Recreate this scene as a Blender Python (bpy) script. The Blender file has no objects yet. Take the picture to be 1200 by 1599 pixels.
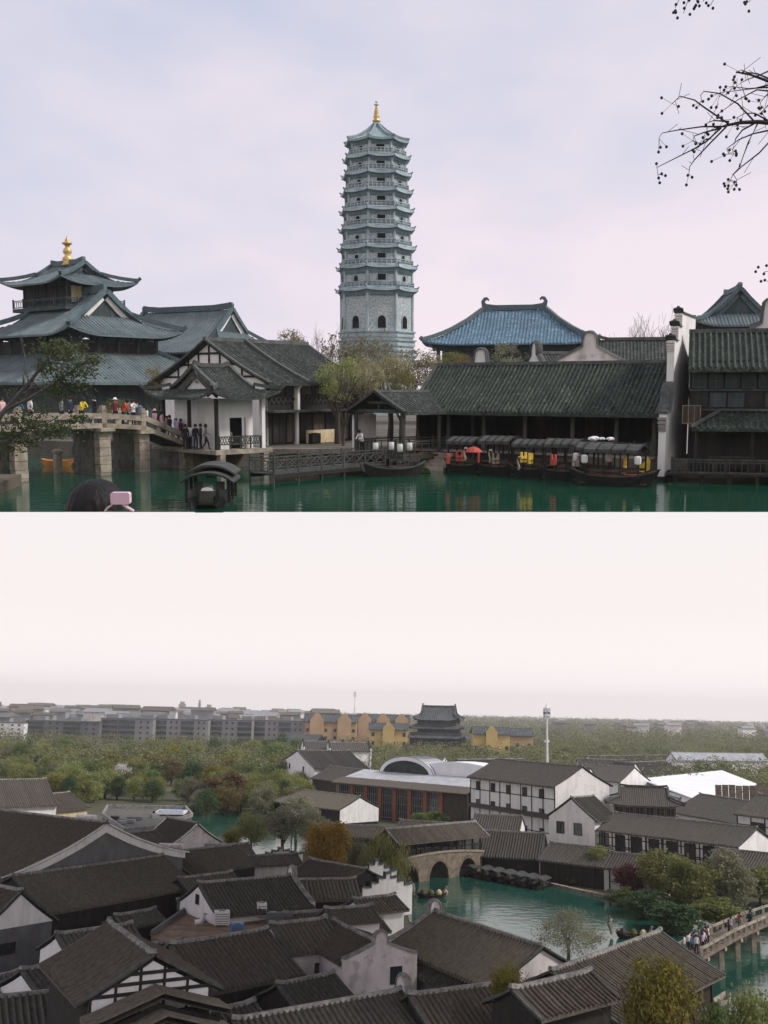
import bpy, bmesh, math, random
from mathutils import Vector, Matrix, noise as mnoise
R = math.radians
sc = bpy.context.scene
COL = sc.collection
rnd = random.Random(7)

# ------------------------------------------------------------------ camera
# The picture shows two places: a lower town (world frame, level, water near z=0)
# and an upper canal-side terrace that rises behind and above it (frame UPF).
F = 1600.0
CAMH = 25.0
HL = 310.0
ROLL = math.atan(26.0 / 1200.0)
UPH = 5.5
HU = 195.0
CL = Matrix.Translation((0, 0, CAMH)) @ Matrix.Rotation(math.pi / 2 + math.atan(HL / F), 4, 'X') @ Matrix.Rotation(ROLL, 4, 'Z')
CU = Matrix.Translation((0, 0, UPH)) @ Matrix.Rotation(math.pi / 2 - math.atan(HU / F), 4, 'X')
UPF = CL @ CU.inverted()
cam = bpy.data.cameras.new('camera')
cam.sensor_fit = 'HORIZONTAL'
cam.sensor_width = 36.0
cam.lens = 36.0 * F / 1200.0
cam.clip_start = 0.5
cam.clip_end = 40000.0
camo = bpy.data.objects.new('camera', cam)
COL.objects.link(camo)
camo.matrix_world = CL
sc.camera = camo

# ------------------------------------------------------------------ sky, sun, exposure
SUN_EL, SUN_AZ = 42.0, 108.0      # azimuth measured clockwise from the view direction (+y)
world = bpy.data.worlds.new('World')
sc.world = world
world.use_nodes = True
nt = world.node_tree
nt.nodes.clear()
def wn(t, **k):
    n = nt.nodes.new(t)
    for a, b in k.items():
        setattr(n, a, b)
    return n
w_out = wn('ShaderNodeOutputWorld')
sky = wn('ShaderNodeTexSky', sky_type='NISHITA', sun_disc=False)
sky.sun_elevation = R(SUN_EL)
sky.sun_rotation = R(SUN_AZ)
sky.dust_density = 4.0
sky.air_density = 1.5
bg_sky = wn('ShaderNodeBackground')
bg_sky.inputs['Strength'].default_value = 0.05
nt.links.new(sky.outputs[0], bg_sky.inputs['Color'])
tc = wn('ShaderNodeTexCoord')
sep = wn('ShaderNodeSeparateXYZ')
nt.links.new(tc.outputs['Generated'], sep.inputs[0])
ramp = wn('ShaderNodeValToRGB')
cr = ramp.color_ramp
cr.elements[0].position = 0.0
cr.elements[0].color = (1.02, 0.95, 0.94, 1)
cr.elements[1].position = 1.0
cr.elements[1].color = (0.56, 0.57, 0.65, 1)
for p, c in ((0.03, (0.99, 0.915, 0.91, 1)), (0.10, (0.87, 0.81, 0.805, 1)), (0.19, (0.83, 0.785, 0.785, 1)), (0.33, (0.80, 0.705, 0.755, 1)), (0.46, (0.74, 0.675, 0.735, 1)), (0.62, (0.65, 0.62, 0.70, 1))):
    e = cr.elements.new(p)
    e.color = c
nt.links.new(sep.outputs['Z'], ramp.inputs[0])
mp = wn('ShaderNodeMapping')
mp.inputs['Scale'].default_value = (1.0, 1.0, 2.2)
mp.inputs['Location'].default_value = (0.35, 0.2, 0.55)
nt.links.new(tc.outputs['Generated'], mp.inputs[0])
nz = wn('ShaderNodeTexNoise')
nz.inputs['Scale'].default_value = 2.3
nz.inputs['Detail'].default_value = 4.0
nz.inputs['Roughness'].default_value = 0.56
nt.links.new(mp.outputs[0], nz.inputs['Vector'])
r2 = wn('ShaderNodeValToRGB')
r2.color_ramp.elements[0].position = 0.34
r2.color_ramp.elements[0].color = (0.74, 0.84, 0.94, 1)
r2.color_ramp.elements[1].position = 0.60
r2.color_ramp.elements[1].color = (1.04, 1.02, 1.02, 1)
nt.links.new(nz.outputs['Fac'], r2.inputs[0])
hgt = wn('ShaderNodeMapRange')          # the low sky is a uniform bright haze, structure only higher up
hgt.inputs['From Min'].default_value = 0.22
hgt.inputs['From Max'].default_value = 0.42
nt.links.new(sep.outputs['Z'], hgt.inputs['Value'])
mul = wn('ShaderNodeMix', data_type='RGBA', blend_type='MULTIPLY')
nt.links.new(hgt.outputs[0], mul.inputs['Factor'])
nt.links.new(ramp.outputs[0], mul.inputs['A'])
nt.links.new(r2.outputs[0], mul.inputs['B'])
bg_cl = wn('ShaderNodeBackground')
bg_cl.inputs['Strength'].default_value = 1.0
nt.links.new(mul.outputs['Result'], bg_cl.inputs['Color'])
mixw = wn('ShaderNodeMixShader')
mixw.inputs[0].default_value = 0.93
nt.links.new(bg_sky.outputs[0], mixw.inputs[1])
nt.links.new(bg_cl.outputs[0], mixw.inputs[2])
nt.links.new(mixw.outputs[0], w_out.inputs[0])

sun = bpy.data.lights.new('sun', 'SUN')
sun.energy = 2.3
sun.angle = R(12)
sun.color = (1.0, 0.95, 0.88)
suno = bpy.data.objects.new('sun', sun)
COL.objects.link(suno)
_sd = Vector((math.sin(R(SUN_AZ)) * math.cos(R(SUN_EL)), math.cos(R(SUN_AZ)) * math.cos(R(SUN_EL)), math.sin(R(SUN_EL))))
suno.rotation_euler = (-_sd).to_track_quat('-Z', 'Y').to_euler()
suno.location = (0, 0, 400)
vs = sc.view_settings
vs.view_transform = 'Standard'
vs.look = 'None'
vs.exposure = 0.30
vs.gamma = 1.0
vs.use_curve_mapping = False
sc.cycles.max_bounces = 6
sc.cycles.volume_bounces = 1
sc.cycles.use_denoising = True

# ------------------------------------------------------------------ pixel -> place
UI = CU.inverted()
def _ray(C, px, py):
    d = C.to_3x3() @ Vector(((px - 600) / F, -(py - 799.5) / F, -1))
    return C.translation.copy(), d
def UP(px, py, d):
    o, r = _ray(CU, px, py)
    return o + r * ((d - o.y) / r.y)
def UG(px, py, z=0.0):
    o, r = _ray(CU, px, py)
    return o + r * ((z - o.z) / r.z)
def LP(px, py, d):
    o, r = _ray(CL, px, py)
    return o + r * ((d - o.y) / r.y)
def LG(px, py, z=0.0):
    o, r = _ray(CL, px, py)
    return o + r * ((z - o.z) / r.z)
def Lpix(p):
    q = CL.inverted() @ Vector(p)
    return 600 + F * q.x / -q.z, 799.5 - F * q.y / -q.z

# ------------------------------------------------------------------ materials
MATS = {}
def mat(name, c1, c2=None, scale=3.0, rough=0.8, bump=0.0, bscale=None, stretch=(1, 1, 1), metal=0.0, spec=0.3,
        lo=0.35, hi=0.65, speck=None, sscale=14.0, samt=0.5, objrand=0.0, sub=0.0, dist=0.05):
    m = bpy.data.materials.new(name)
    m.use_nodes = True
    t = m.node_tree
    p = t.nodes['Principled BSDF']
    p.inputs['Roughness'].default_value = rough
    p.inputs['Metallic'].default_value = metal
    p.inputs['Specular IOR Level'].default_value = spec
    c2 = c2 or c1
    tcn = t.nodes.new('ShaderNodeTexCoord')
    mpn = t.nodes.new('ShaderNodeMapping')
    mpn.inputs['Scale'].default_value = stretch
    t.links.new(tcn.outputs['Object'], mpn.inputs[0])
    n1 = t.nodes.new('ShaderNodeTexNoise')
    n1.inputs['Scale'].default_value = scale
    n1.inputs['Detail'].default_value = 6
    n1.inputs['Roughness'].default_value = 0.6
    t.links.new(mpn.outputs[0], n1.inputs['Vector'])
    rp = t.nodes.new('ShaderNodeValToRGB')
    rp.color_ramp.elements[0].position = lo
    rp.color_ramp.elements[0].color = (*c1, 1)
    rp.color_ramp.elements[1].position = hi
    rp.color_ramp.elements[1].color = (*c2, 1)
    t.links.new(n1.outputs['Fac'], rp.inputs[0])
    col = rp.outputs[0]
    if speck:
        n2 = t.nodes.new('ShaderNodeTexNoise')
        n2.inputs['Scale'].default_value = sscale
        n2.inputs['Detail'].default_value = 3
        t.links.new(tcn.outputs['Object'], n2.inputs['Vector'])
        r3 = t.nodes.new('ShaderNodeValToRGB')
        r3.color_ramp.elements[0].position = 0.55
        r3.color_ramp.elements[0].color = (0, 0, 0, 1)
        r3.color_ramp.elements[1].position = 0.68
        r3.color_ramp.elements[1].color = (samt, samt, samt, 1)
        t.links.new(n2.outputs['Fac'], r3.inputs[0])
        mx = t.nodes.new('ShaderNodeMix')
        mx.data_type = 'RGBA'
        t.links.new(r3.outputs[0], mx.inputs['Factor'])
        t.links.new(col, mx.inputs['A'])
        mx.inputs['B'].default_value = (*speck, 1)
        col = mx.outputs['Result']
    if objrand:
        oi = t.nodes.new('ShaderNodeObjectInfo')
        mr = t.nodes.new('ShaderNodeMapRange')
        mr.inputs['To Min'].default_value = 1 - objrand
        mr.inputs['To Max'].default_value = 1 + objrand
        t.links.new(oi.outputs['Random'], mr.inputs['Value'])
        hs = t.nodes.new('ShaderNodeHueSaturation')
        t.links.new(mr.outputs[0], hs.inputs['Value'])
        mh = t.nodes.new('ShaderNodeMapRange')
        mh.inputs['To Min'].default_value = 0.5 - objrand * 0.07
        mh.inputs['To Max'].default_value = 0.5 + objrand * 0.07
        t.links.new(oi.outputs['Random'], mh.inputs['Value'])
        t.links.new(mh.outputs[0], hs.inputs['Hue'])
        t.links.new(col, hs.inputs['Color'])
        col = hs.outputs[0]
    t.links.new(col, p.inputs['Base Color'])
    if bump:
        n3 = t.nodes.new('ShaderNodeTexNoise')
        n3.inputs['Scale'].default_value = bscale or scale * 4
        n3.inputs['Detail'].default_value = 4
        t.links.new(mpn.outputs[0], n3.inputs['Vector'])
        b = t.nodes.new('ShaderNodeBump')
        b.inputs['Strength'].default_value = bump
        b.inputs['Distance'].default_value = dist
        t.links.new(n3.outputs['Fac'], b.inputs['Height'])
        t.links.new(b.outputs[0], p.inputs['Normal'])
    if sub:
        tr = t.nodes.new('ShaderNodeBsdfTranslucent')
        t.links.new(col, tr.inputs['Color'])
        ms = t.nodes.new('ShaderNodeMixShader')
        ms.inputs[0].default_value = sub
        t.links.new(p.outputs[0], ms.inputs[1])
        t.links.new(tr.outputs[0], ms.inputs[2])
        t.links.new(ms.outputs[0], t.nodes['Material Output'].inputs[0])
    MATS[name] = m
    return m
def water_mat(name, c1, c2, scale, bump, stretch, dist=0.05, rough=0.08, spec=0.5):
    m = mat(name, c1, c2, scale=0.08, rough=rough, bump=bump, bscale=scale, stretch=stretch, spec=spec, dist=dist)
    return m

mat('tile_dark', (0.022, 0.027, 0.026), (0.050, 0.059, 0.055), scale=1.6, rough=0.75, bump=0.5, bscale=9, speck=(0.17, 0.19, 0.16), sscale=4.5, samt=0.55)
mat('tile_green', (0.017, 0.025, 0.022), (0.042, 0.056, 0.047), scale=1.1, rough=0.75, bump=0.5, bscale=9, speck=(0.16, 0.19, 0.14), sscale=5, samt=0.5)
mat('tile_teal', (0.088, 0.122, 0.134), (0.145, 0.182, 0.190), scale=0.7, rough=0.7, bump=0.3, bscale=8, speck=(0.20, 0.25, 0.26), sscale=5, samt=0.4)
mat('tile_blue', (0.066, 0.130, 0.185), (0.100, 0.180, 0.245), scale=0.9, rough=0.55, bump=0.4, bscale=7, speck=(0.26, 0.38, 0.47), sscale=2.6, samt=0.7)
mat('ridge_teal', (0.07, 0.11, 0.125), (0.11, 0.155, 0.165), scale=2, rough=0.7)
mat('ridge_dark', (0.05, 0.056, 0.055), (0.11, 0.115, 0.11), scale=2, rough=0.8)
mat('tile_brown', (0.088, 0.077, 0.063), (0.142, 0.124, 0.102), scale=2.6, rough=0.85, bump=0.4, bscale=7, speck=(0.15, 0.14, 0.12), sscale=3.5, samt=0.45, objrand=0.16)
mat('tile_charcoal', (0.062, 0.057, 0.051), (0.102, 0.094, 0.084), scale=2.6, rough=0.85, bump=0.4, bscale=7, speck=(0.14, 0.135, 0.125), sscale=3.5, samt=0.4, objrand=0.16)
mat('ridge_grey', (0.15, 0.145, 0.14), (0.34, 0.33, 0.32), scale=1.5, rough=0.85, speck=(0.06, 0.06, 0.06), sscale=4, samt=0.6)
mat('plaster', (0.64, 0.63, 0.63), (0.82, 0.81, 0.80), scale=0.9, rough=0.9, stretch=(1, 1, 0.22), bump=0.15, bscale=6, lo=0.28, hi=0.55, speck=(0.46, 0.45, 0.44), sscale=0.8, samt=0.28)
mat('plaster_stained', (0.54, 0.50, 0.49), (0.82, 0.77, 0.76), scale=0.55, rough=0.9, stretch=(1, 1, 0.5), bump=0.2, bscale=5, lo=0.3, hi=0.55, speck=(0.28, 0.26, 0.25), sscale=1.1, samt=0.5)
mat('plaster_grey', (0.11, 0.115, 0.12), (0.17, 0.175, 0.18), scale=0.8, rough=0.9, stretch=(1, 1, 0.5), bump=0.15)
mat('plaster_ochre', (0.50, 0.38, 0.20), (0.68, 0.60, 0.46), scale=0.9, rough=0.9)
mat('wood_dark', (0.012, 0.011, 0.011), (0.030, 0.027, 0.025), scale=2.5, rough=0.7, stretch=(1, 1, 0.15), bump=0.2)
mat('wood_mid', (0.036, 0.029, 0.023), (0.085, 0.068, 0.054), scale=2.5, rough=0.75, stretch=(1, 1, 0.2), bump=0.2)
mat('wood_grey', (0.036, 0.039, 0.037), (0.085, 0.088, 0.082), scale=3, rough=0.8, stretch=(1, 1, 0.3), bump=0.2)
mat('wood_teal', (0.030, 0.044, 0.047), (0.065, 0.085, 0.090), scale=2.5, rough=0.75, stretch=(1, 1, 0.2))
mat('interior_shade', (0.006, 0.006, 0.007), (0.012, 0.012, 0.013), rough=0.9, spec=0.1)  # near-black colour standing for the shade inside openings
mat('stone_pale', (0.20, 0.175, 0.14), (0.40, 0.35, 0.28), scale=1.6, rough=0.9, bump=0.4, bscale=8, speck=(0.16, 0.15, 0.13), sscale=3, samt=0.6, objrand=0.12)
mat('stone_dark', (0.085, 0.085, 0.075), (0.16, 0.155, 0.135), scale=1.4, rough=0.9, bump=0.4, bscale=8, speck=(0.05, 0.055, 0.045), sscale=3, samt=0.6, objrand=0.15)
mat('stone_brown', (0.13, 0.105, 0.085), (0.25, 0.20, 0.155), scale=1.3, rough=0.9, bump=0.4, bscale=8, objrand=0.15)
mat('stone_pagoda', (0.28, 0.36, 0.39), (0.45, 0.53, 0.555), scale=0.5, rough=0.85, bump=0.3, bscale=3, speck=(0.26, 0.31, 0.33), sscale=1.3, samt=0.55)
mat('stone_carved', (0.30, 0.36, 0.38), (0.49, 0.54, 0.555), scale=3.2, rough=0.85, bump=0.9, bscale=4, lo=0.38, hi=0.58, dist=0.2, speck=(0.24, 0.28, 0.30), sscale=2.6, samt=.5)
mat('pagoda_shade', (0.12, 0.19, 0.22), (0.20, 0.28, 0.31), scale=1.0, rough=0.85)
mat('pagoda_tile', (0.20, 0.28, 0.30), (0.30, 0.38, 0.40), scale=1.0, rough=0.8)
mat('gold', (0.45, 0.30, 0.10), (0.68, 0.50, 0.20), scale=2, rough=0.42, metal=0.35, spec=0.5)
mat('silver', (0.40, 0.40, 0.41), (0.6, 0.6, 0.6), scale=2, rough=0.45, metal=0.3)
mat('white_paint', (0.70, 0.70, 0.70), (0.82, 0.82, 0.82), scale=2, rough=0.6)
mat('lantern_white', (0.78, 0.78, 0.76), (0.86, 0.86, 0.84), rough=0.7, sub=0.3)
mat('red_cloth', (0.33, 0.05, 0.04), (0.50, 0.09, 0.07), scale=4, rough=0.8)
mat('pink', (0.72, 0.47, 0.60), (0.78, 0.53, 0.65), scale=3, rough=0.4)
mat('hair', (0.004, 0.004, 0.004), (0.009, 0.008, 0.008), scale=30, rough=0.6, stretch=(1, 1, 0.1), bump=0.25)
mat('skin', (0.50, 0.32, 0.24), (0.58, 0.38, 0.29), scale=6, rough=0.6)
mat('orange_wood', (0.42, 0.16, 0.05), (0.60, 0.26, 0.09), scale=3, rough=0.6, stretch=(0.3, 1, 1))
mat('black_paint', (0.008, 0.009, 0.009), (0.020, 0.020, 0.019), scale=3, rough=0.45, spec=0.4)
mat('black_canvas', (0.030, 0.032, 0.031), (0.075, 0.077, 0.073), scale=2, rough=0.7, bump=0.3)
mat('yellow_cloth', (0.62, 0.42, 0.05), (0.75, 0.52, 0.08), scale=4, rough=0.8)
mat('bark', (0.055, 0.045, 0.036), (0.11, 0.095, 0.08), scale=3, rough=0.9, stretch=(1, 1, 0.3), bump=0.5)
mat('twig', (0.085, 0.080, 0.075), (0.15, 0.14, 0.13), scale=3, rough=0.9)
mat('twig_dark', (0.035, 0.033, 0.036), (0.06, 0.055, 0.058), scale=3, rough=0.9)
def leaf(name, c1, c2, scale=0.5):
    return mat(name, c1, c2, scale=scale, rough=0.65, sub=0.42, objrand=0.22, lo=0.3, hi=0.7, spec=0.2)
leaf('leaf_olive', (0.140, 0.160, 0.050), (0.270, 0.280, 0.100))
leaf('leaf_bank', (0.050, 0.066, 0.028), (0.115, 0.130, 0.052))
leaf('leaf_green', (0.085, 0.140, 0.040), (0.190, 0.250, 0.075))
leaf('leaf_dark', (0.040, 0.081, 0.036), (0.100, 0.149, 0.057))
leaf('leaf_yellow', (0.150, 0.150, 0.024), (0.300, 0.270, 0.050))
leaf('leaf_orange', (0.300, 0.190, 0.025), (0.460, 0.310, 0.050))
leaf('leaf_pale', (0.260, 0.245, 0.130), (0.420, 0.390, 0.230))
leaf('leaf_willow', (0.190, 0.215, 0.070), (0.330, 0.345, 0.130))
leaf('leaf_russet', (0.140, 0.110, 0.045), (0.240, 0.185, 0.075))
leaf('leaf_purple', (0.075, 0.022, 0.033), (0.150, 0.048, 0.062))
leaf('leaf_grey', (0.150, 0.152, 0.095), (0.270, 0.265, 0.170))
mat('blossom', (0.55, 0.50, 0.48), (0.70, 0.64, 0.62), rough=0.8, sub=0.3)
mat('glass_dark', (0.020, 0.028, 0.032), (0.045, 0.058, 0.064), scale=0.6, rough=0.12, spec=0.6)
mat('brick_red', (0.24, 0.085, 0.050), (0.34, 0.13, 0.08), scale=2, rough=0.85, bump=0.3)
mat('metal_sheet', (0.76, 0.77, 0.79), (0.88, 0.88, 0.89), scale=0.25, rough=0.5, stretch=(1, 0.2, 1))
mat('metal_grey', (0.20, 0.205, 0.21), (0.30, 0.305, 0.31), scale=0.8, rough=0.5)
mat('concrete', (0.20, 0.205, 0.215), (0.29, 0.295, 0.30), scale=0.1, rough=0.85)
mat('concrete_dark', (0.10, 0.11, 0.115), (0.16, 0.165, 0.17), scale=0.2, rough=0.8)
mat('temple_yellow', (0.46, 0.34, 0.14), (0.58, 0.44, 0.19), scale=0.08, rough=0.85)
mat('temple_orange', (0.40, 0.27, 0.16), (0.50, 0.35, 0.22), scale=0.08, rough=0.85)
mat('temple_grey', (0.055, 0.065, 0.068), (0.10, 0.112, 0.114), scale=0.3, rough=0.8)
mat('blue_sheet', (0.05, 0.19, 0.42), (0.08, 0.27, 0.52), scale=1, rough=0.5)
mat('earth', (0.19, 0.125, 0.085), (0.32, 0.225, 0.16), scale=0.5, rough=0.95, bump=0.5, bscale=2, speck=(0.10, 0.07, 0.05), sscale=0.8, samt=0.7)
mat('paving', (0.23, 0.20, 0.165), (0.36, 0.31, 0.255), scale=0.4, rough=0.9, bump=0.3, bscale=3)
mat('path_dark', (0.085, 0.078, 0.066), (0.15, 0.135, 0.115), scale=0.4, rough=0.9)
mat('ground_far', (0.050, 0.058, 0.030), (0.105, 0.105, 0.060), scale=0.012, rough=0.95)
mat('ground_soil', (0.070, 0.066, 0.045), (0.13, 0.115, 0.085), scale=0.12, rough=0.95)
mat('steel_white', (0.60, 0.61, 0.62), (0.72, 0.72, 0.73), scale=0.5, rough=0.5)
water_mat('water_upper', (0.004, 0.046, 0.027), (0.006, 0.070, 0.040), 0.9, 0.45, (0.55, 1.6, 1), dist=0.05, rough=0.06)
water_mat('water_lower', (0.008, 0.062, 0.046), (0.018, 0.090, 0.068), 0.7, 0.6, (1, 1, 1), dist=0.06, rough=0.10)

# ------------------------------------------------------------------ mesh collector
FR = Matrix.Identity(4)
class MB:
    def __init__(s):
        s.v, s.f = [], []
    def add(s, vs_, fs):
        o = len(s.v)
        s.v += [tuple(p) for p in vs_]
        s.f += [tuple(i + o for i in f) for f in fs]
        return s
    def box(s, c, size, rz=0.0, M=None):
        x, y, z = size[0] / 2, size[1] / 2, size[2] / 2
        T = Matrix.Translation(c) @ Matrix.Rotation(rz, 4, 'Z')
        if M is not None:
            T = M @ T
        vs_ = [T @ Vector((a * x, b * y, d * z)) for d in (-1, 1) for a, b in ((-1, -1), (1, -1), (1, 1), (-1, 1))]
        return s.add(vs_, [(3, 2, 1, 0), (4, 5, 6, 7), (0, 1, 5, 4), (1, 2, 6, 5), (2, 3, 7, 6), (3, 0, 4, 7)])
    def beam(s, a, b, w, h=None):
        """rectangular bar from a to b (h measured towards +z)"""
        return s.sweep([a, b], w, h or w)
    def sweep(s, pts, w, h, zoff=0.0, w2=None):
        pts = [Vector(p) for p in pts]
        n = len(pts)
        o = len(s.v)
        w2 = w if w2 is None else w2
        for i, p in enumerate(pts):
            t = (pts[min(i + 1, n - 1)] - pts[max(i - 1, 0)]).normalized()
            side = t.cross(Vector((0, 0, 1)))
            if side.length < 1e-4:
                side = Vector((1, 0, 0))
            side.normalize()
            up = side.cross(t)
            for a, b, ww in ((-1, 0, w), (1, 0, w), (1, 1, w2), (-1, 1, w2)):
                s.v.append(tuple(p + side * (a * ww / 2) + up * (b * h + zoff)))
        for i in range(n - 1):
            a = o + i * 4
            for k in range(4):
                k2 = (k + 1) % 4
                s.f.append((a + k, a + k2, a + 4 + k2, a + 4 + k))
        s.f.append((o + 3, o + 2, o + 1, o))
        e = o + (n - 1) * 4
        s.f.append((e, e + 1, e + 2, e + 3))
        return s
    def tube(s, pts, rs, n=6, cap=True):
        pts = [Vector(p) for p in pts]
        if not hasattr(rs, '__len__'):
            rs = [rs] * len(pts)
        o = len(s.v)
        m = len(pts)
        for i, p in enumerate(pts):
            t = (pts[min(i + 1, m - 1)] - pts[max(i - 1, 0)]).normalized()
            a = Vector((0, 0, 1)) if abs(t.z) < 0.9 else Vector((1, 0, 0))
            u = t.cross(a).normalized()
            w = t.cross(u)
            for k in range(n):
                an = 2 * math.pi * k / n
                s.v.append(tuple(p + (u * math.cos(an) + w * math.sin(an)) * rs[i]))
        for i in range(m - 1):
            for k in range(n):
                k2 = (k + 1) % n
                s.f.append((o + i * n + k, o + i * n + k2, o + (i + 1) * n + k2, o + (i + 1) * n + k))
        if cap:
            s.f.append(tuple(o + k for k in reversed(range(n))))
            s.f.append(tuple(o + (m - 1) * n + k for k in range(n)))
        return s
    def lathe(s, prof, n=12, c=(0, 0, 0), ph=0.0):
        o = len(s.v)
        for r, z in prof:
            for k in range(n):
                a = 2 * math.pi * k / n + ph
                s.v.append((c[0] + r * math.cos(a), c[1] + r * math.sin(a), c[2] + z))
        m = len(prof)
        for i in range(m - 1):
            for k in range(n):
                k2 = (k + 1) % n
                s.f.append((o + i * n + k, o + i * n + k2, o + (i + 1) * n + k2, o + (i + 1) * n + k))
        s.f.append(tuple(o + k for k in reversed(range(n))))
        s.f.append(tuple(o + (m - 1) * n + k for k in range(n)))
        return s
    def prism(s, outline, axis, t0, t1):
        """outline of (a,b) pairs extruded; axis 'x' -> (t,a,b), 'y' -> (a,t,b), 'z' -> (a,b,t)"""
        def P(t, q):
            return {'x': (t, q[0], q[1]), 'y': (q[0], t, q[1]), 'z': (q[0], q[1], t)}[axis]
        n = len(outline)
        vs_ = [P(t0, q) for q in outline] + [P(t1, q) for q in outline]
        fs = [tuple(range(n)), tuple(reversed(range(n, 2 * n)))] + [(k, (k + 1) % n, n + (k + 1) % n, n + k) for k in range(n)]
        return s.add(vs_, fs)
    def mesh(s, name, m, smooth=False):
        me = bpy.data.meshes.new(name)
        me.from_pydata(s.v, [], s.f)
        bm = bmesh.new()
        bm.from_mesh(me)
        if len(bm.faces) < 60000:
            bmesh.ops.recalc_face_normals(bm, faces=bm.faces)
        bm.to_mesh(me)
        bm.free()
        if smooth:
            me.polygons.foreach_set('use_smooth', [True] * len(me.polygons))
        me.materials.append(MATS[m])
        me.update()
        return me
    def build(s, name, m, parent=None, smooth=False, M=None, label=None, kind=None):
        o = bpy.data.objects.new(name, s.mesh(name, m, smooth))
        COL.objects.link(o)
        if parent is not None:
            o.parent = parent
            if M is not None:
                o.matrix_local = M
        else:
            o.matrix_world = FR @ (M if M is not None else Matrix.Identity(4))
        if label:
            o['label'] = label
        if kind:
            o['kind'] = kind
        return o

def tag(o, label, cat, group=None):
    o['label'] = label
    o['category'] = cat
    if group:
        o['group'] = group
    return o
def thing(name, label, cat, M=None, group=None):
    o = bpy.data.objects.new(name, None)
    o.empty_display_size = 0.5
    COL.objects.link(o)
    o.matrix_world = FR @ (M if M is not None else Matrix.Identity(4))
    return tag(o, label, cat, group)
def struct(name, mb, m, M=None, smooth=False):
    o = mb.build(name, m, None, smooth, M)
    o['kind'] = 'structure'
    return o
def inst(mesh, name, parent=None, M=None):
    o = bpy.data.objects.new(name, mesh)
    COL.objects.link(o)
    if parent is not None:
        o.parent = parent
        if M is not None:
            o.matrix_local = M
    else:
        o.matrix_world = FR @ (M if M is not None else Matrix.Identity(4))
    return o
def TR(p, rz=0.0, s=1.0):
    return Matrix.Translation(Vector(p)) @ Matrix.Rotation(rz, 4, 'Z') @ Matrix.Scale(s, 4)
def dup(root, M, label=None, group=None):
    r = root.copy()
    COL.objects.link(r)
    r.matrix_world = FR @ M
    if label:
        r['label'] = label
    if group:
        r['group'] = group
    for ch in list(root.children):
        c = ch.copy()
        COL.objects.link(c)
        c.parent = r
        for g in list(ch.children):
            d = g.copy()
            COL.objects.link(d)
            d.parent = c
    return r

# ------------------------------------------------------------------ roofs
PROF = ((0.0, 0.0), (0.40, 0.0), (0.53, 0.75), (0.70, 1.0), (0.87, 0.75))
def slope(mb, A, ex, ey, L, D, Hh, z0, course=0.3, amp=0.07, sag=0.3, lift=0.0, lw=2.0, hl=0.0, hr=0.0, gl=1.0, gr=1.0, nv=6, thick=0.14, vtop=1.0):
    A = Vector((A[0], A[1], 0))
    ex = Vector((ex[0], ex[1], 0))
    ey = Vector((ey[0], ey[1], 0))
    nc = max(2, round(L / course))
    cw = L / nc
    def vmax(s):
        v = vtop
        if hl > 0 and s / hl < gl:
            v = min(v, s / hl)
        if hr > 0 and (L - s) / hr < gr:
            v = min(v, (L - s) / hr)
        return max(v, 0.0)
    def zz(s, v):
        z = z0 + Hh * ((1 - sag) * v + sag * v * v)
        if lift:
            c = max(0, 1 - s / lw) ** 2 + max(0, 1 - (L - s) / lw) ** 2
            z += lift * c * (1 - v) ** 1.5
        return z
    jit = [(rnd.uniform(-.22, .22), rnd.uniform(-.35, .35)) for _ in range(nc + 2)]
    sd = rnd.uniform(0, 90)
    def strip(ss, nvv, off):
        o = len(mb.v)
        for s_, a in ss:
            vm = vmax(s_)
            ja, je = jit[min(nc, int(s_ / cw + 1e-6))] if off == 0 else (0, 0)
            for j in range(nvv + 1):
                v = vm * j / nvv
                p = A + ex * s_ + ey * (D * v)
                zw = 0
                if off == 0:
                    zw = .35 * amp * mnoise.noise(Vector((s_ * .35 + sd, v * 2.5, sd)))
                    if j == 0 and D > 1.5:
                        p = p - ey * (je * amp * .8)
                mb.v.append((p.x, p.y, zz(s_, v) + a * amp * (1 + ja) + off + zw))
        for i in range(len(ss) - 1):
            for j in range(nvv):
                a = o + i * (nvv + 1) + j
                mb.f.append((a, a + nvv + 1, a + nvv + 2, a + 1))
        return o
    ss = [((i + t) * cw, h) for i in range(nc) for t, h in PROF] + [(L, 0)]
    o1 = strip(ss, nv, 0.0)
    n2 = max(6, int(L / 1.2))
    ss2 = [(L * i / n2, 0) for i in range(n2 + 1)]
    strip(ss2, 3, -thick)
    # eave board
    o = len(mb.v)
    for s_, a in ss:
        p = A + ex * s_
        mb.v.append((p.x, p.y, zz(s_, 0) + a * amp))
        mb.v.append((p.x, p.y, zz(s_, 0) - thick))
    for i in range(len(ss) - 1):
        mb.f.append((o + 2 * i, o + 2 * i + 1, o + 2 * i + 3, o + 2 * i + 2))
    return zz

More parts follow.
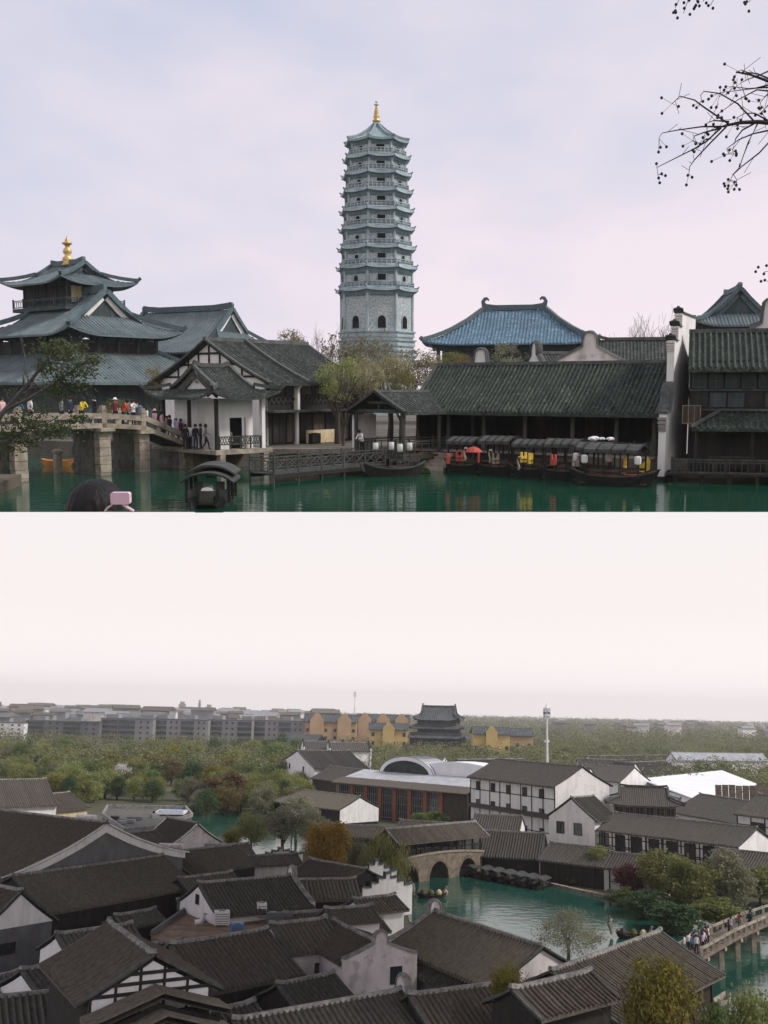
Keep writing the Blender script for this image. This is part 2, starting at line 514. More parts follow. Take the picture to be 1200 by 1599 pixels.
def gable_roof(th, L, D, ze, rise, oh=0.7, ov=0.35, tile='tile_dark', ridge='ridge_dark', sag=0.25, course=0.3, amp=0.07, verge=True, rh=0.28, only=None, ridge_ends=0.0, nv=6, cy=0.0, verge_mat=None):
    """ridge along local x, wall plate at y=+-D/2 and height ze; returns the roof part"""
    mb = MB()
    W = L + 2 * ov
    half = D / 2 + oh
    drop = rise * oh / (D / 2) * (1 - sag)
    if only in (None, 'front'):
        slope(mb, (-W / 2, cy - half), (1, 0), (0, 1), W, half, rise + drop, ze - drop, course, amp, sag, nv=nv)
    if only in (None, 'back'):
        slope(mb, (W / 2, cy + half), (-1, 0), (0, -1), W, half, rise + drop, ze - drop, course, amp, sag, nv=nv)
    roof = mb.build('roof', tile, th)
    zr = ze + rise
    r = MB()
    pts = [(-W / 2 - 0.02, cy, zr + ridge_ends), (-W / 2 + 0.9, cy, zr + 0.02), (W / 2 - 0.9, cy, zr + 0.02), (W / 2 + 0.02, cy, zr + ridge_ends)] if ridge_ends else [(-W / 2 - 0.02, cy, zr), (W / 2 + 0.02, cy, zr)]
    r.sweep(pts, 0.34, rh, -0.04, 0.24)
    r.build('ridge', ridge, roof)
    if verge:
        for sx in (-1, 1):
            v = MB()
            for sy in (-1, 1):
                if only == 'front' and sy > 0:
                    continue
                v.sweep([(sx * (W / 2 - 0.12), cy + sy * half * (1 - t), ze - drop + (rise + drop) * ((1 - sag) * t + sag * t * t) + 0.01) for t in (0, .2, .4, .6, .8, .97)], 0.26, 0.15, -0.02)
            v.build('verge', verge_mat or ridge, roof)
    return roof

def gable_outline(D, ze, rise, sag=0.25, z0=0.0, n=6):
    def z(t):
        return ze - .2 + rise * ((1 - sag) * t + sag * t * t)
    up = [(-D / 2 + D / 2 * i / n, z(i / n)) for i in range(n + 1)]
    dn = [(-a, b) for a, b in reversed(up[:-1])]
    return [(-D / 2, z0)] + up + dn + [(D / 2, z0)]

def hip_roof(th, L, D, ze, rise, hiprun, gl=1.0, oh=1.2, tile='tile_teal', ridge='ridge_teal', sag=0.45, lift=0.6, lw=3.0, course=0.35, amp=0.09, ridge_w=0.4, ridge_h=0.5, nv=8, owl=0.0, gable_mat='wood_teal', hipw=0.3, board=None):
    """hip (gl=1) or hip-and-gable (gl<1) roof; eave rectangle (L+2oh) x (D+2oh) at ze"""
    W, Dp = L + 2 * oh, D + 2 * oh
    half = Dp / 2
    mb = MB()
    for sgn in (1, -1):
        slope(mb, (-sgn * W / 2, -sgn * half), (sgn, 0), (0, sgn), W, half, rise, ze, course, amp, sag, lift, lw, hiprun, hiprun, gl, gl, nv)
    vtop = gl
    for sgn in (1, -1):
        slope(mb, (sgn * W / 2, -sgn * half), (0, sgn), (-sgn, 0), Dp, hiprun, rise, ze, course, amp, sag, lift, lw, half, half, 1.0, 1.0, nv, vtop=vtop)
    roof = mb.build('roof', tile, th)
    zr = ze + rise
    rx = W / 2 - hiprun * gl
    r = MB()
    r.sweep([(-rx, 0, zr + 0.25), (-rx * 0.6, 0, zr + 0.05), (rx * 0.6, 0, zr + 0.05), (rx, 0, zr + 0.25)], ridge_w, ridge_h, -0.05)
    r.build('ridge', ridge, roof)
    def zc(v):
        return ze + rise * ((1 - sag) * v + sag * v * v) + lift * (1 - v) ** 1.5
    for sx in (-1, 1):
        for sy in (-1, 1):
            h = MB()
            vs_ = [0, .1, .2, .35, .5, .75, 1.0]
            pts = [(sx * (W / 2 - hiprun * v * gl), sy * half * (1 - v * gl), zc(v * gl) - 0.02) for v in vs_]
            h.sweep(pts, hipw, hipw * 1.1, 0.0)
            h.sweep([pts[0], (pts[0][0] + sx * .25, pts[0][1] + sy * .25, pts[0][2] + .3)], hipw * .8, hipw)
            h.build('hip_ridge', ridge, roof)
            if gl < 1:
                g = MB()
                g.sweep([(sx * rx, sy * half * (1 - v), ze + rise * ((1 - sag) * v + sag * v * v)) for v in (gl, gl + (1 - gl) * .33, gl + (1 - gl) * .66, 1.0)], hipw * 1.2, hipw * 1.2, -0.02)
                g.build('gable_ridge', ridge, roof)
        if gl < 1:
            def zv(v):
                return ze + rise * ((1 - sag) * v + sag * v * v)
            g = MB()
            ol = [(-half * (1 - v), zv(v) - 0.02) for v in (gl, (gl + 1) / 2, 1)] + [(half * (1 - v), zv(v) - 0.02) for v in ((gl + 1) / 2, gl)]
            g.prism(ol, 'x', sx * (rx - 0.45), sx * (rx - 0.3))
            gp = g.build('gable', gable_mat, roof)
            if board:
                for sy in (-1, 1):
                    b = MB()
                    b.sweep([(sx * (rx - 0.2), sy * half * (1 - v) * .93, zv(v) - 0.55 - 0.1 * (1 - gl)) for v in (gl + .04, (gl + 1) / 2, 0.99)], 0.14, 0.5)
                    b.build('bargeboard', board, roof)
        if owl:
            o_ = MB()
            k = owl
            ol = [(0, 0), (.75 * k, 0), (.72 * k, .5 * k), (.35 * k, .8 * k), (.12 * k, 1.05 * k), (.38 * k, 1.3 * k), (.62 * k, 1.15 * k), (.70 * k, 1.35 * k), (.42 * k, 1.62 * k), (0.02 * k, 1.55 * k), (-.28 * k, 1.1 * k), (-.2 * k, .5 * k)]
            ol = [(sx * rx - sx * a, zr + b - .05) for a, b in ol]
            o_.prism(ol, 'y', -ridge_w * .45, ridge_w * .45)
            o_.build('ridge_ornament', ridge, roof)
    return roof

# ------------------------------------------------------------------ small architecture helpers
def window(th, c, w, h, nrm, pane='glass_dark', frame='wood_dark', fw=0.07, bars=(1, 1), depth=0.08, name='window'):
    """window on a wall: c centre on the wall face, nrm outward unit (x,y)"""
    n = Vector((nrm[0], nrm[1], 0))
    t = Vector((-n.y, n.x, 0))
    c = Vector(c)
    T = Matrix((( t.x, n.x, 0, c.x), (t.y, n.y, 0, c.y), (0, 0, 1, c.z), (0, 0, 0, 1)))
    f = MB()
    for sx in (-1, 1):
        f.box((sx * (w / 2), depth / 2, 0), (fw, depth + .02, h + fw), M=T)
    for sz in (-1, 1):
        f.box((0, depth / 2, sz * h / 2), (w - fw, depth + .016, fw), M=T)
    for i in range(bars[0]):
        f.box((-w / 2 + w * (i + 1) / (bars[0] + 1), depth / 2 - .01, 0), (fw * .6, depth * .7, h - fw), M=T)
    for i in range(bars[1]):
        f.box((0, depth / 2 - .01, -h / 2 + h * (i + 1) / (bars[1] + 1)), (w - fw, depth * .6, fw * .6), M=T)
    fo = f.build(name, frame, th)
    p = MB()
    p.box((0, depth * .22, 0), (w - fw, depth * .2, h - fw), M=T)
    p.build('pane', pane, fo)
    return fo
def rail(mb, a, b, h, posts, bars, pw=0.1, bw=0.04, top=0.08, mid=True):
    a, b = Vector(a), Vector(b)
    up = Vector((0, 0, 1))
    for i in range(posts + 1):
        p = a.lerp(b, i / posts)
        mb.sweep([p, p + up * (h + .12)], pw, pw)
    mb.sweep([a + up * h, b + up * h], top, top, -top)
    mb.sweep([a + up * (.12), b + up * (.12)], top, top, -top)
    if mid:
        mb.sweep([a + up * (h * .75), b + up * (h * .75)], top * .7, top * .7, 0)
    for i in range(bars):
        p = a.lerp(b, (i + .5) / bars)
        mb.sweep([p + up * .1, p + up * (h * .76)], bw, bw)
def coping_wall(th, pts, thick, mat_wall='plaster', mat_cap='ridge_dark', axis='x', z0=0.0, cw=0.5, ch=0.16, name='gable_wall'):
    """wall in the plane axis=const around local x0; pts = top outline [(a,z)...] left to right; closes at z0"""
    t, top = pts[0], pts[1]
    mb = MB()
    ol = [(top[0][0], z0)] + list(top) + [(top[-1][0], z0)]
    mb.prism(ol, axis, t - thick / 2, t + thick / 2)
    w = mb.build(name, mat_wall, th)
    c = MB()
    P = [(t, a, z + .005) if axis == 'x' else (a, t, z + .005) for a, z in top]
    c.sweep(P, thick + cw, ch, 0.0, thick * .6)
    c.build('coping', mat_cap, w)
    return w
def matou(D, ze, rise, steps=3, over=0.5, up=0.7):
    """stepped horse-head outline across a gable of depth D"""
    zt = ze + rise + up
    out = []
    n = steps
    xs = [D / 2 + over]
    for i in range(n):
        f = 1 - (i + 1) / (n + 0.35)
        xs.append(D / 2 * f)
    zs = [ze + rise * (i / n) + up * .8 for i in range(n)] + [zt]
    left = []
    for i in range(n):
        left.append((-xs[i], zs[i] + .14))
        left.append((-xs[i] + .5, zs[i]))
        left.append((-xs[i + 1] - .02, zs[i]))
    left.append((-xs[n], zt + .14))
    left.append((-xs[n] + .5, zt))
    return left + [(-a, b) for a, b in reversed(left)]
def guanyin(D, ze, rise, up=1.2, w=0.55, over=0.3, n=8):
    """bell-shaped gable outline"""
    z = lambda t: ze + .25 + rise * .85 * t ** 1.25
    L_ = [(-(D / 2 + over) * (1 - t) - w * t, z(t)) for t in [i / n for i in range(n + 1)]]
    zt = ze + rise + up
    L_ += [(-w * .9, ze + .25 + rise * .85 + (zt - ze - .25 - rise * .85) * .5), (-w * .75, zt - .22), (-w * .4, zt - .04)]
    return L_ + [(0, zt)] + [(-a, b) for a, b in reversed(L_)]

# ------------------------------------------------------------------ plants
def branch_rec(mb, p, d, r, ln, depth, rg, n=5, spread=0.6, up=0.15, tips=None, kids=(2, 3), minr=0.008, shrink=0.72):
    pts, rs = [p.copy()], [r]
    segs = 3
    q = p.copy()
    dd = d.copy()
    for i in range(segs):
        dd = (dd + Vector((rg.uniform(-1, 1), rg.uniform(-1, 1), rg.uniform(-.6, 1) + up)) * .16).normalized()
        q = q + dd * (ln / segs)
        pts.append(q.copy())
        rs.append(max(minr, r * (1 - .45 * (i + 1) / segs)))
    mb.tube(pts, rs, n if r > .05 else 3, cap=False)
    if depth == 0:
        if tips is not None:
            tips.append((q, dd))
        return
    for k in range(rg.randint(*kids)):
        t = rg.uniform(.45, 1.0) if k else 1.0
        i = min(segs, max(1, round(t * segs)))
        nd = (dd + Vector((rg.uniform(-1, 1), rg.uniform(-1, 1), rg.uniform(-.5, .9) + up)) * spread).normalized()
        branch_rec(mb, pts[i], nd, rs[i] * .72, ln * shrink * rg.uniform(.8, 1.15), depth - 1, rg, n, spread, up, tips, kids, minr, shrink)

def crown_mesh(name, m, seed, rx, rz, clumps, per, ls, cs=0.30, shape='round', ry=None):
    """many leaf-sized faces in uneven clumps, centred on the origin"""
    rg = random.Random(seed)
    ry = ry or rx
    mb = MB()
    V, Fc = mb.v, mb.f
    for c in range(clumps):
        while True:
            a = Vector((rg.uniform(-1, 1), rg.uniform(-1, 1), rg.uniform(-1, 1)))
            if a.length <= 1:
                break
        a = a * (0.55 + 0.45 * rg.random()) if a.length > .01 else a
        if shape == 'round':
            a = a.normalized() * (a.length ** .55)
            a.x *= 1 + .18 * math.sin(seed + 3 * a.z)
        elif shape == 'cone':
            k = .35 + .65 * (1 - (a.z + 1) / 2)
            a.x *= k
            a.y *= k
        elif shape == 'fan':
            k = .45 + .55 * (a.z + 1) / 2
            a.x *= k * 1.1
            a.y *= k * 1.1
        R_ = cs * rg.uniform(.55, 1.25) * min(rx, rz)
        cx, cy_, cz = a.x * (rx - R_ * .6), a.y * (ry - R_ * .6), a.z * (rz - R_ * .6)
        for k in range(per):
            d = Vector((rg.gauss(0, 1), rg.gauss(0, 1), rg.gauss(0, .75)))
            d.normalize()
            rr = R_ * rg.random() ** .45
            p = Vector((cx, cy_, cz)) + d * rr
            if shape == 'willow':
                p.z -= rg.random() ** 1.5 * rz * .8
            nrm = (d * .8 + Vector((rg.uniform(-1, 1), rg.uniform(-1, 1), rg.uniform(-.4, 1)))).normalized()
            u = nrm.orthogonal().normalized()
            an = rg.uniform(0, 6.28)
            u = (Matrix.Rotation(an, 3, nrm) @ u)
            w = nrm.cross(u)
            if shape == 'willow':
                u = (Vector((0, 0, -1)) + u * .3).normalized()
                w = u.cross(nrm).normalized() * .35
            s_ = ls * rg.uniform(.6, 1.3)
            o = len(V)
            V += [tuple(p - u * s_), tuple(p + w * s_ * .5), tuple(p + u * s_), tuple(p - w * s_ * .5)]
            Fc.append((o, o + 1, o + 2, o + 3))
    me = bpy.data.meshes.new(name)
    me.from_pydata(mb.v, [], mb.f)
    me.materials.append(MATS[m])
    return me
CROWNS, TRUNKS = {}, {}
def tree(name, label, base, h, rx, leafm, shape='round', seed=0, group=None, dens=1.0, ls=None, trunk='bark', crown_frac=0.72, cat='tree', rz=None, lean=0.0):
    """tapered trunk with limbs plus crown; meshes are unit-built per kind and scaled"""
    key = (leafm, shape, seed % 4, round(dens, 2), ls)
    rzz = (rz or h * crown_frac / 2)
    if key not in CROWNS:
        CROWNS[key] = crown_mesh('crown', leafm, hash(key[1]) % 97 * 0 + seed % 4 * 13 + len(leafm), 1.0, 1.0, int(46 * dens), int(58 * dens), ls or 0.075, 0.34, shape)
    if seed % 4 not in TRUNKS:
        rg = random.Random(seed % 4 + 50)
        mb = MB()
        mb.tube([(0, 0, -.03), (0.01, 0, .2), (-.01, .01, .42)], [.045, .034, .028], 7)
        for k in range(6):
            a = k * 1.05 + rg.uniform(-.3, .3)
            branch_rec(mb, Vector((0, 0, .26 + .03 * k)), Vector((math.cos(a) * .7, math.sin(a) * .7, 1)).normalized(), .017, .26, 2, rg, 5, .55, .1, None, (2, 3), .002)
        TRUNKS[seed % 4] = mb
    th = thing(name, label, cat, TR(base, seed * 1.3), group)
    key2 = ('t', seed % 4, trunk)
    if key2 not in CROWNS:
        CROWNS[key2] = TRUNKS[seed % 4].mesh('trunk', trunk)
    inst(CROWNS[key2], 'trunk', th, Matrix.Diagonal((h * .9, h * .9, h * .95, 1)))
    inst(CROWNS[key], 'crown', th, Matrix.Translation((0, 0, h - rzz)) @ Matrix.Diagonal((rx, rx, rzz, 1)))
    return th
def bare_tree(name, label, base, h, seed, m='twig', depth=5, spread=.62, group=None, kids=(2, 3), r0=None, buds=None, minr=0.012):
    rg = random.Random(seed)
    mb = MB()
    tips = []
    th = thing(name, label, 'tree', TR(base), group)
    r0 = r0 or h * .018
    mb.tube([(0, 0, -.2), (0, 0, h * .13), (.02 * h, 0, h * .25)], [r0 * 1.3, r0 * 1.05, r0], 7)
    mb.build('trunk', m, th)
    b = MB()
    for k in range(5):
        a = k * 1.3 + rg.uniform(-.3, .3)
        branch_rec(b, Vector((.02 * h * min(1, k), 0, h * (.18 + .015 * k))), Vector((math.cos(a) * .5, math.sin(a) * .5, 1)).normalized(), r0 * .6, h * .24, depth - 1, rg, 5, spread, .18, tips, kids, minr, .76)
    b.build('crown', m, th)
    if buds:
        c = MB()
        for p, d in tips:
            for k in range(5):
                q = p + Vector((rg.gauss(0, 1), rg.gauss(0, 1), rg.gauss(0, 1))) * h * .035
                u = Vector((rg.gauss(0, 1), rg.gauss(0, 1), rg.gauss(0, 1))).normalized()
                w = u.orthogonal().normalized()
                s_ = h * .016 * rg.uniform(.6, 1.4)
                c.add([q - u * s_, q + w * s_ * .6, q + u * s_, q - w * s_ * .6], [(0, 1, 2, 3)])
        c.build('foliage', buds, th)
    return th

# ------------------------------------------------------------------ people
_PM = {}
def person_mesh(pose):
    if pose in _PM:
        return _PM[pose]
    J = {'pel': (0, 0, .92), 'wst': (0, 0, 1.08), 'chs': (0, -.01, 1.30), 'nek': (0, -.015, 1.46), 'hed': (0, -.03, 1.58), 'top': (0, -.02, 1.66),
         'shl': (-.17, 0, 1.40), 'ell': (-.23, .02, 1.14), 'hal': (-.22, -.06, .90), 'fil': (-.21, -.09, .80),
         'shr': (.17, 0, 1.40), 'elr': (.23, .02, 1.14), 'har': (.22, -.06, .90), 'fir': (.21, -.09, .80),
         'hil': (-.09, 0, .86), 'knl': (-.10, -.02, .48), 'anl': (-.10, .02, .09), 'tol': (-.10, -.13, .04),
         'hir': (.09, 0, .86), 'knr': (.10, -.02, .48), 'anr': (.10, .02, .09), 'tor': (.10, -.13, .04)}
    if pose == 'lean':
        for k in ('wst', 'chs', 'nek', 'hed', 'top', 'shl', 'shr'):
            x, y, z = J[k]
            J[k] = (x, y - (z - .95) * .42, z - (z - .95) * .10)
        J['ell'], J['hal'], J['fil'] = (-.26, -.30, 1.10), (-.14, -.46, 1.06), (-.08, -.52, 1.06)
        J['elr'], J['har'], J['fir'] = (.26, -.30, 1.10), (.14, -.46, 1.06), (.08, -.52, 1.06)
    if pose == 'walk':
        J['knl'], J['anl'], J['tol'] = (-.10, -.16, .50), (-.10, -.22, .10), (-.10, -.36, .06)
        J['knr'], J['anr'], J['tor'] = (.10, .02, .47), (.10, .26, .14), (.10, .16, .03)
        J['ell'], J['hal'], J['fil'] = (-.24, .10, 1.16), (-.22, .16, .93), (-.21, .16, .84)
        J['elr'], J['har'], J['fir'] = (.24, -.06, 1.15), (.20, -.26, 1.02), (.19, -.34, 1.0)
    if pose == 'photo':
        J['ell'], J['hal'], J['fil'] = (-.24, -.16, 1.20), (-.10, -.34, 1.42), (-.06, -.38, 1.48)
        J['elr'], J['har'], J['fir'] = (.24, -.16, 1.20), (.10, -.34, 1.42), (.06, -.38, 1.48)
    RAD = {'pel': .15, 'wst': .135, 'chs': .16, 'nek': .062, 'hed': .098, 'top': .075, 'shl': .07, 'ell': .05, 'hal': .036, 'fil': .03,
           'hil': .095, 'knl': .065, 'anl': .045, 'tol': .042}
    E = ['pel-wst', 'wst-chs', 'chs-nek', 'nek-hed', 'hed-top', 'chs-shl', 'shl-ell', 'ell-hal', 'hal-fil', 'chs-shr', 'shr-elr', 'elr-har', 'har-fir',
         'pel-hil', 'hil-knl', 'knl-anl', 'anl-tol', 'pel-hir', 'hir-knr', 'knr-anr', 'anr-tor']
    ks = list(J)
    me = bpy.data.meshes.new('p')
    me.from_pydata([J[k] for k in ks], [tuple(ks.index(x) for x in e.split('-')) for e in E], [])
    ob = bpy.data.objects.new('p', me)
    COL.objects.link(ob)
    md = ob.modifiers.new('s', 'SKIN')
    md.use_smooth_shade = True
    for i, k in enumerate(ks):
        r = RAD.get(k) or RAD[k[:-1] + 'l']
        sv = me.skin_vertices[0].data[i]
        sv.radius = (r, r * (.72 if k in ('chs', 'wst', 'pel') else 1))
        sv.use_root = (k == 'pel')
    ob.modifiers.new('u', 'SUBSURF').levels = 1
    dg = bpy.context.evaluated_depsgraph_get()
    dg.update()
    res = bpy.data.meshes.new_from_object(ob.evaluated_get(dg))
    bpy.data.objects.remove(ob)
    _PM[pose] = (res, Vector(J['hed']), Vector(J['top']))
    return _PM[pose]
SHIRT = {}
def person(label, p, rz, top, legs, pose='stand', s=1.0, hat=None, group=None, hair='hair'):
    """body one mesh with skin / top / trousers zones; hair (or hat) a child"""
    res, hd, tp = person_mesh(pose)
    me = res.copy()
    me.name = 'person'
    for nm in (top, legs):
        if nm not in MATS:
            c = SHIRT[nm]
            mat(nm, c, tuple(min(1, x * 1.25) for x in c), scale=5, rough=0.8)
    me.materials.clear()
    for nm in ('skin', top, legs, 'hair'):
        me.materials.append(MATS[nm])
    for f in me.polygons:
        c = f.center
        near_hand = min((c - Vector(q)).length for q in [(0, 0, 9)]) < 0
        if c.z > 1.47 or (pose == 'lean' and c.z > 1.40 and c.y < -.16):
            f.material_index = 0
        elif c.z > .90:
            f.material_index = 1
        elif c.z > .08:
            f.material_index = 2 if abs(c.x) < .185 else 0
        else:
            f.material_index = 3
    o = bpy.data.objects.new('person', me)
    COL.objects.link(o)
    o.matrix_world = FR @ TR(p, rz, s)
    tag(o, label, 'person', group)
    h = MB()
    c = tp
    h.lathe([(.02, .10), (.075, .085), (.105, .03), (.112, -.04), (.10, -.10), (.07, -.12)][::-1], 10, (c.x, c.y + .022, c.z - .01))
    h.build('hair', hair, o, smooth=True)
    # face: eyes, nose
    fz = MB()
    for sx in (-1, 1):
        fz.box((hd.x + sx * .034, hd.y - .098, hd.z + .01), (.026, .012, .014))
    fz.build('eyes', 'hair', o)
    ns = MB()
    ns.add([(hd.x - .014, hd.y - .095, hd.z - .035), (hd.x + .014, hd.y - .095, hd.z - .035), (hd.x, hd.y - .122, hd.z - .03), (hd.x, hd.y - .095, hd.z + .012)], [(0, 1, 2), (0, 2, 3), (1, 3, 2), (0, 3, 1)])
    ns.build('nose', 'skin', o)
    if hat:
        k = MB()
        k.lathe([(.0, .125), (.08, .115), (.105, .05), (.11, .02), (.19, .0), (.19, -.012), (.10, -.01)][::-1], 14, (c.x, c.y + .015, c.z - .005))
        k.build('hat', hat, o, smooth=True)
    return o
SHIRT.update({'cloth_yellow': (.62, .48, .04), 'cloth_red': (.50, .06, .03), 'cloth_white': (.62, .60, .60), 'cloth_blue': (.07, .17, .34), 'cloth_navy': (.02, .03, .06),
              'cloth_black': (.012, .012, .014), 'cloth_maroon': (.12, .03, .035), 'cloth_pink': (.60, .40, .42), 'cloth_lilac': (.42, .42, .58), 'cloth_jeans': (.05, .07, .12), 'cloth_grey': (.16, .16, .17), 'cloth_teal': (.06, .16, .20)})

# ================================================================== UPPER PLACE: canal basin, pagoda, boats
FR = UPF
y0 = UG(600, 799.5, 0).y
mb = MB()
mb.add([(-20, y0, 0), (20, y0, 0), (62, 118, 0), (-62, 118, 0)], [(0, 1, 2, 3)])
struct('canal_water', mb, 'water_upper')
mb = MB()
mb.prism([(-40, 90), (-17.5, 79), (-13.4, 72.2), (-11.2, 70.8), (-7.5, 73.2), (0.5, 72.5), (4.2, 70.6), (15.2, 62.6), (17.6, 62.2), (48, 62), (74, 178), (-74, 178), (-52, 96)], 'z', -0.4, 1.15)
struct('ground', mb, 'path_dark')
mb = MB()
mb.prism([(-30, 50), (-19.9, 53), (-20.6, 58), (-30, 58)], 'z', -0.4, 0.6)
struct('bank', mb, 'ground_soil')

def rectm(P, th, a, b, z=1.15):
    """centre matrix of a rectangle whose nearest corner is P, running a along (cos,sin) and b along (-sin,cos)"""
    e1, e2 = Vector((math.cos(th), math.sin(th), 0)), Vector((-math.sin(th), math.cos(th), 0))
    c = Vector((P[0], P[1], 0)) + e1 * a / 2 + e2 * b / 2
    return TR((c.x, c.y, z), th)
def zat(px, py, d):
    return UP(px, py, d).z

# ------------------------------------------------------------------ the pagoda
def pagoda():
    D = 165.0
    c = UP(588.5, 600, D)
    th = thing('pagoda', 'tall grey stone pagoda with nine tiers of eaves and a golden finial', 'pagoda', TR((c.x, D, 1.15), R(9)))
    k = D / F
    Z = lambda py: UP(588, py, D).z - 1.15
    ey = [224, 250, 276, 303, 332, 360, 390, 420, 454.5]
    wd = [99, 104.5, 109, 112.5, 116, 119, 123, 127, 130]
    ph = R(22.5)
    def ring(r, n=8):
        return [(r * math.cos(2 * math.pi * i / n + ph - math.pi / 2), r * math.sin(2 * math.pi * i / n + ph - math.pi / 2)) for i in range(n)]
    # base mouldings
    zb = [Z(648) - 1, Z(556), Z(549), Z(541), Z(533), Z(527), Z(520)]
    rb = [122, 122, 117, 121, 115, 119, 113]
    b = MB()
    for i in range(6):
        b.lathe([(rb[i] / 2 * k, max(0, zb[i])), (rb[i] / 2 * k, zb[i + 1])], 8, ph=ph)
        b.lathe([(rb[i] / 2 * k + .25, zb[i + 1] - .12), (rb[i] / 2 * k + .3, zb[i + 1] + .1)], 8, ph=ph)
    b.build('base', 'stone_pagoda', th)
    n = 9
    for i in range(n):
        ze = Z(ey[i])
        zlow = Z(ey[i + 1]) + .0 if i < n - 1 else Z(523)
        st_h = ze - zlow if i < n - 1 else 3.2
        rw = (wd[i] / 2 - 8.5 - (0 if i < n - 1 else .5)) * k          # wall corner radius
        re = wd[i] / 2 * k
        zb_ = zlow + (.18 * st_h if i < n - 1 else 0)
        w = MB()
        w.lathe([(rw, zb_), (rw, ze + .1)], 8, ph=ph)
        st = w.build('storey', 'stone_carved' if i == n - 1 else 'stone_pagoda', th)
        # corner columns
        for j, (x, y) in enumerate(ring(rw + .02)):
            cm = MB()
            cm.tube([(x, y, zb_), (x, y, ze - .1)], .24, 6)
            cm.build('column', 'stone_pagoda', st)
        # bracket band under the eave
        bk = MB()
        zk = ze - .34 * st_h
        bk.lathe([(rw + .03, zk), (rw + .22, zk + .25), (re - .45, ze - .1)], 8, ph=ph)
        rg_ = ring(1.0)
        for j in range(8):
            a, bb = Vector(rg_[j] + (0,)), Vector(rg_[(j + 1) % 8] + (0,))
            for q in range(9):
                t = (q + .5) / 9
                p0 = a.lerp(bb, t)
                bk.sweep([p0 * (rw + .1) + Vector((0, 0, zk - .12)), p0 * (re - .5) + Vector((0, 0, ze - .32))], .16, .3)
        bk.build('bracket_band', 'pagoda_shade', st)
        # eave skirt with lifted corners
        e = MB()
        top = i == 0
        L = 2 * re * math.sin(R(22.5))
        ap = re * math.cos(R(22.5))
        rtop = 0.35 if top else rw + .1
        run = ap - rtop * math.cos(R(22.5))
        rise = (Z(191) - ze) if top else .16
        for j in range(8):
            an = j * math.pi / 4
            ex = (math.cos(an), math.sin(an))
            eyv = (-math.sin(an), math.cos(an))
            A = (-eyv[0] * ap - ex[0] * L / 2, -eyv[1] * ap - ex[1] * L / 2)
            hip = L / 2 * ap / ap
            slope(e, A, ex, eyv, L, ap, rise * ap / run if not top else rise, ze - .05, .42, .05, .62 if top else 0.0, .22, L * .5, L / 2, L / 2, 1, 1, 5, .34, vtop=run / ap)
        eo = e.build('eave', 'pagoda_tile' if top else 'stone_pagoda', st)
        for j, (x, y) in enumerate(ring(1.0)):
            h = MB()
            d = Vector((x, y, 0))
            if top:
                s_ = .62
                pts = [d * (re * (1 - v)) + Vector((0, 0, ze + rise * ((1 - s_) * v + s_ * v * v) + .22 * (1 - v) ** 3)) for v in (0, .15, .3, .5, .7, .94)]
                h.sweep(pts, .28, .3)
            else:
                h.sweep([d * re + Vector((0, 0, ze + .17)), d * (rw + .2) + Vector((0, 0, ze + .12))], .2, .18)
            h.sweep([d * re + Vector((0, 0, ze + .12)), d * (re + .24) + Vector((0, 0, ze + .42))], .2, .2)
            h.build('hip_ridge', 'pagoda_tile', st)
            bl = MB()
            bl.lathe([(.12, -.3), (.09, -.1), (.03, .1)], 6, (x * (re - .05), y * (re - .05), ze + .1))
            bl.build('wind_bell', 'pagoda_shade', st)
        # balcony and railing above the lower eave
        if i < n - 1:
            zf = zlow + .10
            s2 = MB()
            rbal = wd[i + 1] / 2 * k - .62
            s2.lathe([(rbal - .3, zf), (rbal, zf + .08), (rbal, zf + .26)], 8, ph=ph)
            s2.build('balcony', 'stone_pagoda', st)
            r2_ = ring(rbal - .08)
            rl = MB()
            rl2 = MB()
            for j in range(8):
                a, bb = Vector(r2_[j] + (zf + .26,)), Vector(r2_[(j + 1) % 8] + (zf + .26,))
                rl.sweep([a + Vector((0, 0, .62)), bb + Vector((0, 0, .62))], .13, .12)
                rl.sweep([a + Vector((0, 0, .3)), bb + Vector((0, 0, .3))], .08, .08)
                for q in range(6):
                    p = a.lerp(bb, q / 6)
                    rl.sweep([p, p + Vector((0, 0, .72))], .12, .12)
                rl2.sweep([a.lerp(bb, .01) * .985, bb.lerp(a, .01) * .985], .03, .52)
            ro = rl.build('railing', 'stone_pagoda', st)
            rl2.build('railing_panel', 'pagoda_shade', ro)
        # openings: rectangular on the near and alternate faces, arched between
        for j in range(8):
            an = j * math.pi / 4 - math.pi / 2
            nr = (math.cos(an), math.sin(an))
            apw = rw * math.cos(R(22.5))
            tx = (-nr[1], nr[0])
            T = Matrix(((tx[0], nr[0], 0, nr[0] * apw), (tx[1], nr[1], 0, nr[1] * apw), (0, 0, 1, 0), (0, 0, 0, 1)))
            big = i == n - 1
            if big:
                w_, h_, zc = 1.25, 1.9, Z(505)
            else:
                w_, h_, zc = (1.25, .26 * st_h, zlow + .50 * st_h) if j % 2 == 0 else (.72, .27 * st_h, zlow + .45 * st_h)
            arch = big or j % 2 == 1
            if arch:
                ol = [(-w_ / 2, 0), (w_ / 2, 0), (w_ / 2, h_ * .6)] + [(w_ / 2 * math.cos(t), h_ * .6 + h_ * .4 * math.sin(t)) for t in (.5, 1.0, 1.57, 2.14, 2.64)] + [(-w_ / 2, h_ * .6)]
            else:
                ol = [(-w_ / 2, 0), (w_ / 2, 0), (w_ / 2, h_), (-w_ / 2, h_)]
            z_ = zc - h_ / 2
            f = MB()
            f.v = [tuple(T @ Vector((a * 1.22, t, z_ + bb * 1.1))) for t in (-.05, .10) for a, bb in ol]
            m_ = len(ol)
            f.f = [tuple(range(m_)), tuple(range(m_, 2 * m_))] + [(q, (q + 1) % m_, m_ + (q + 1) % m_, m_ + q) for q in range(m_)]
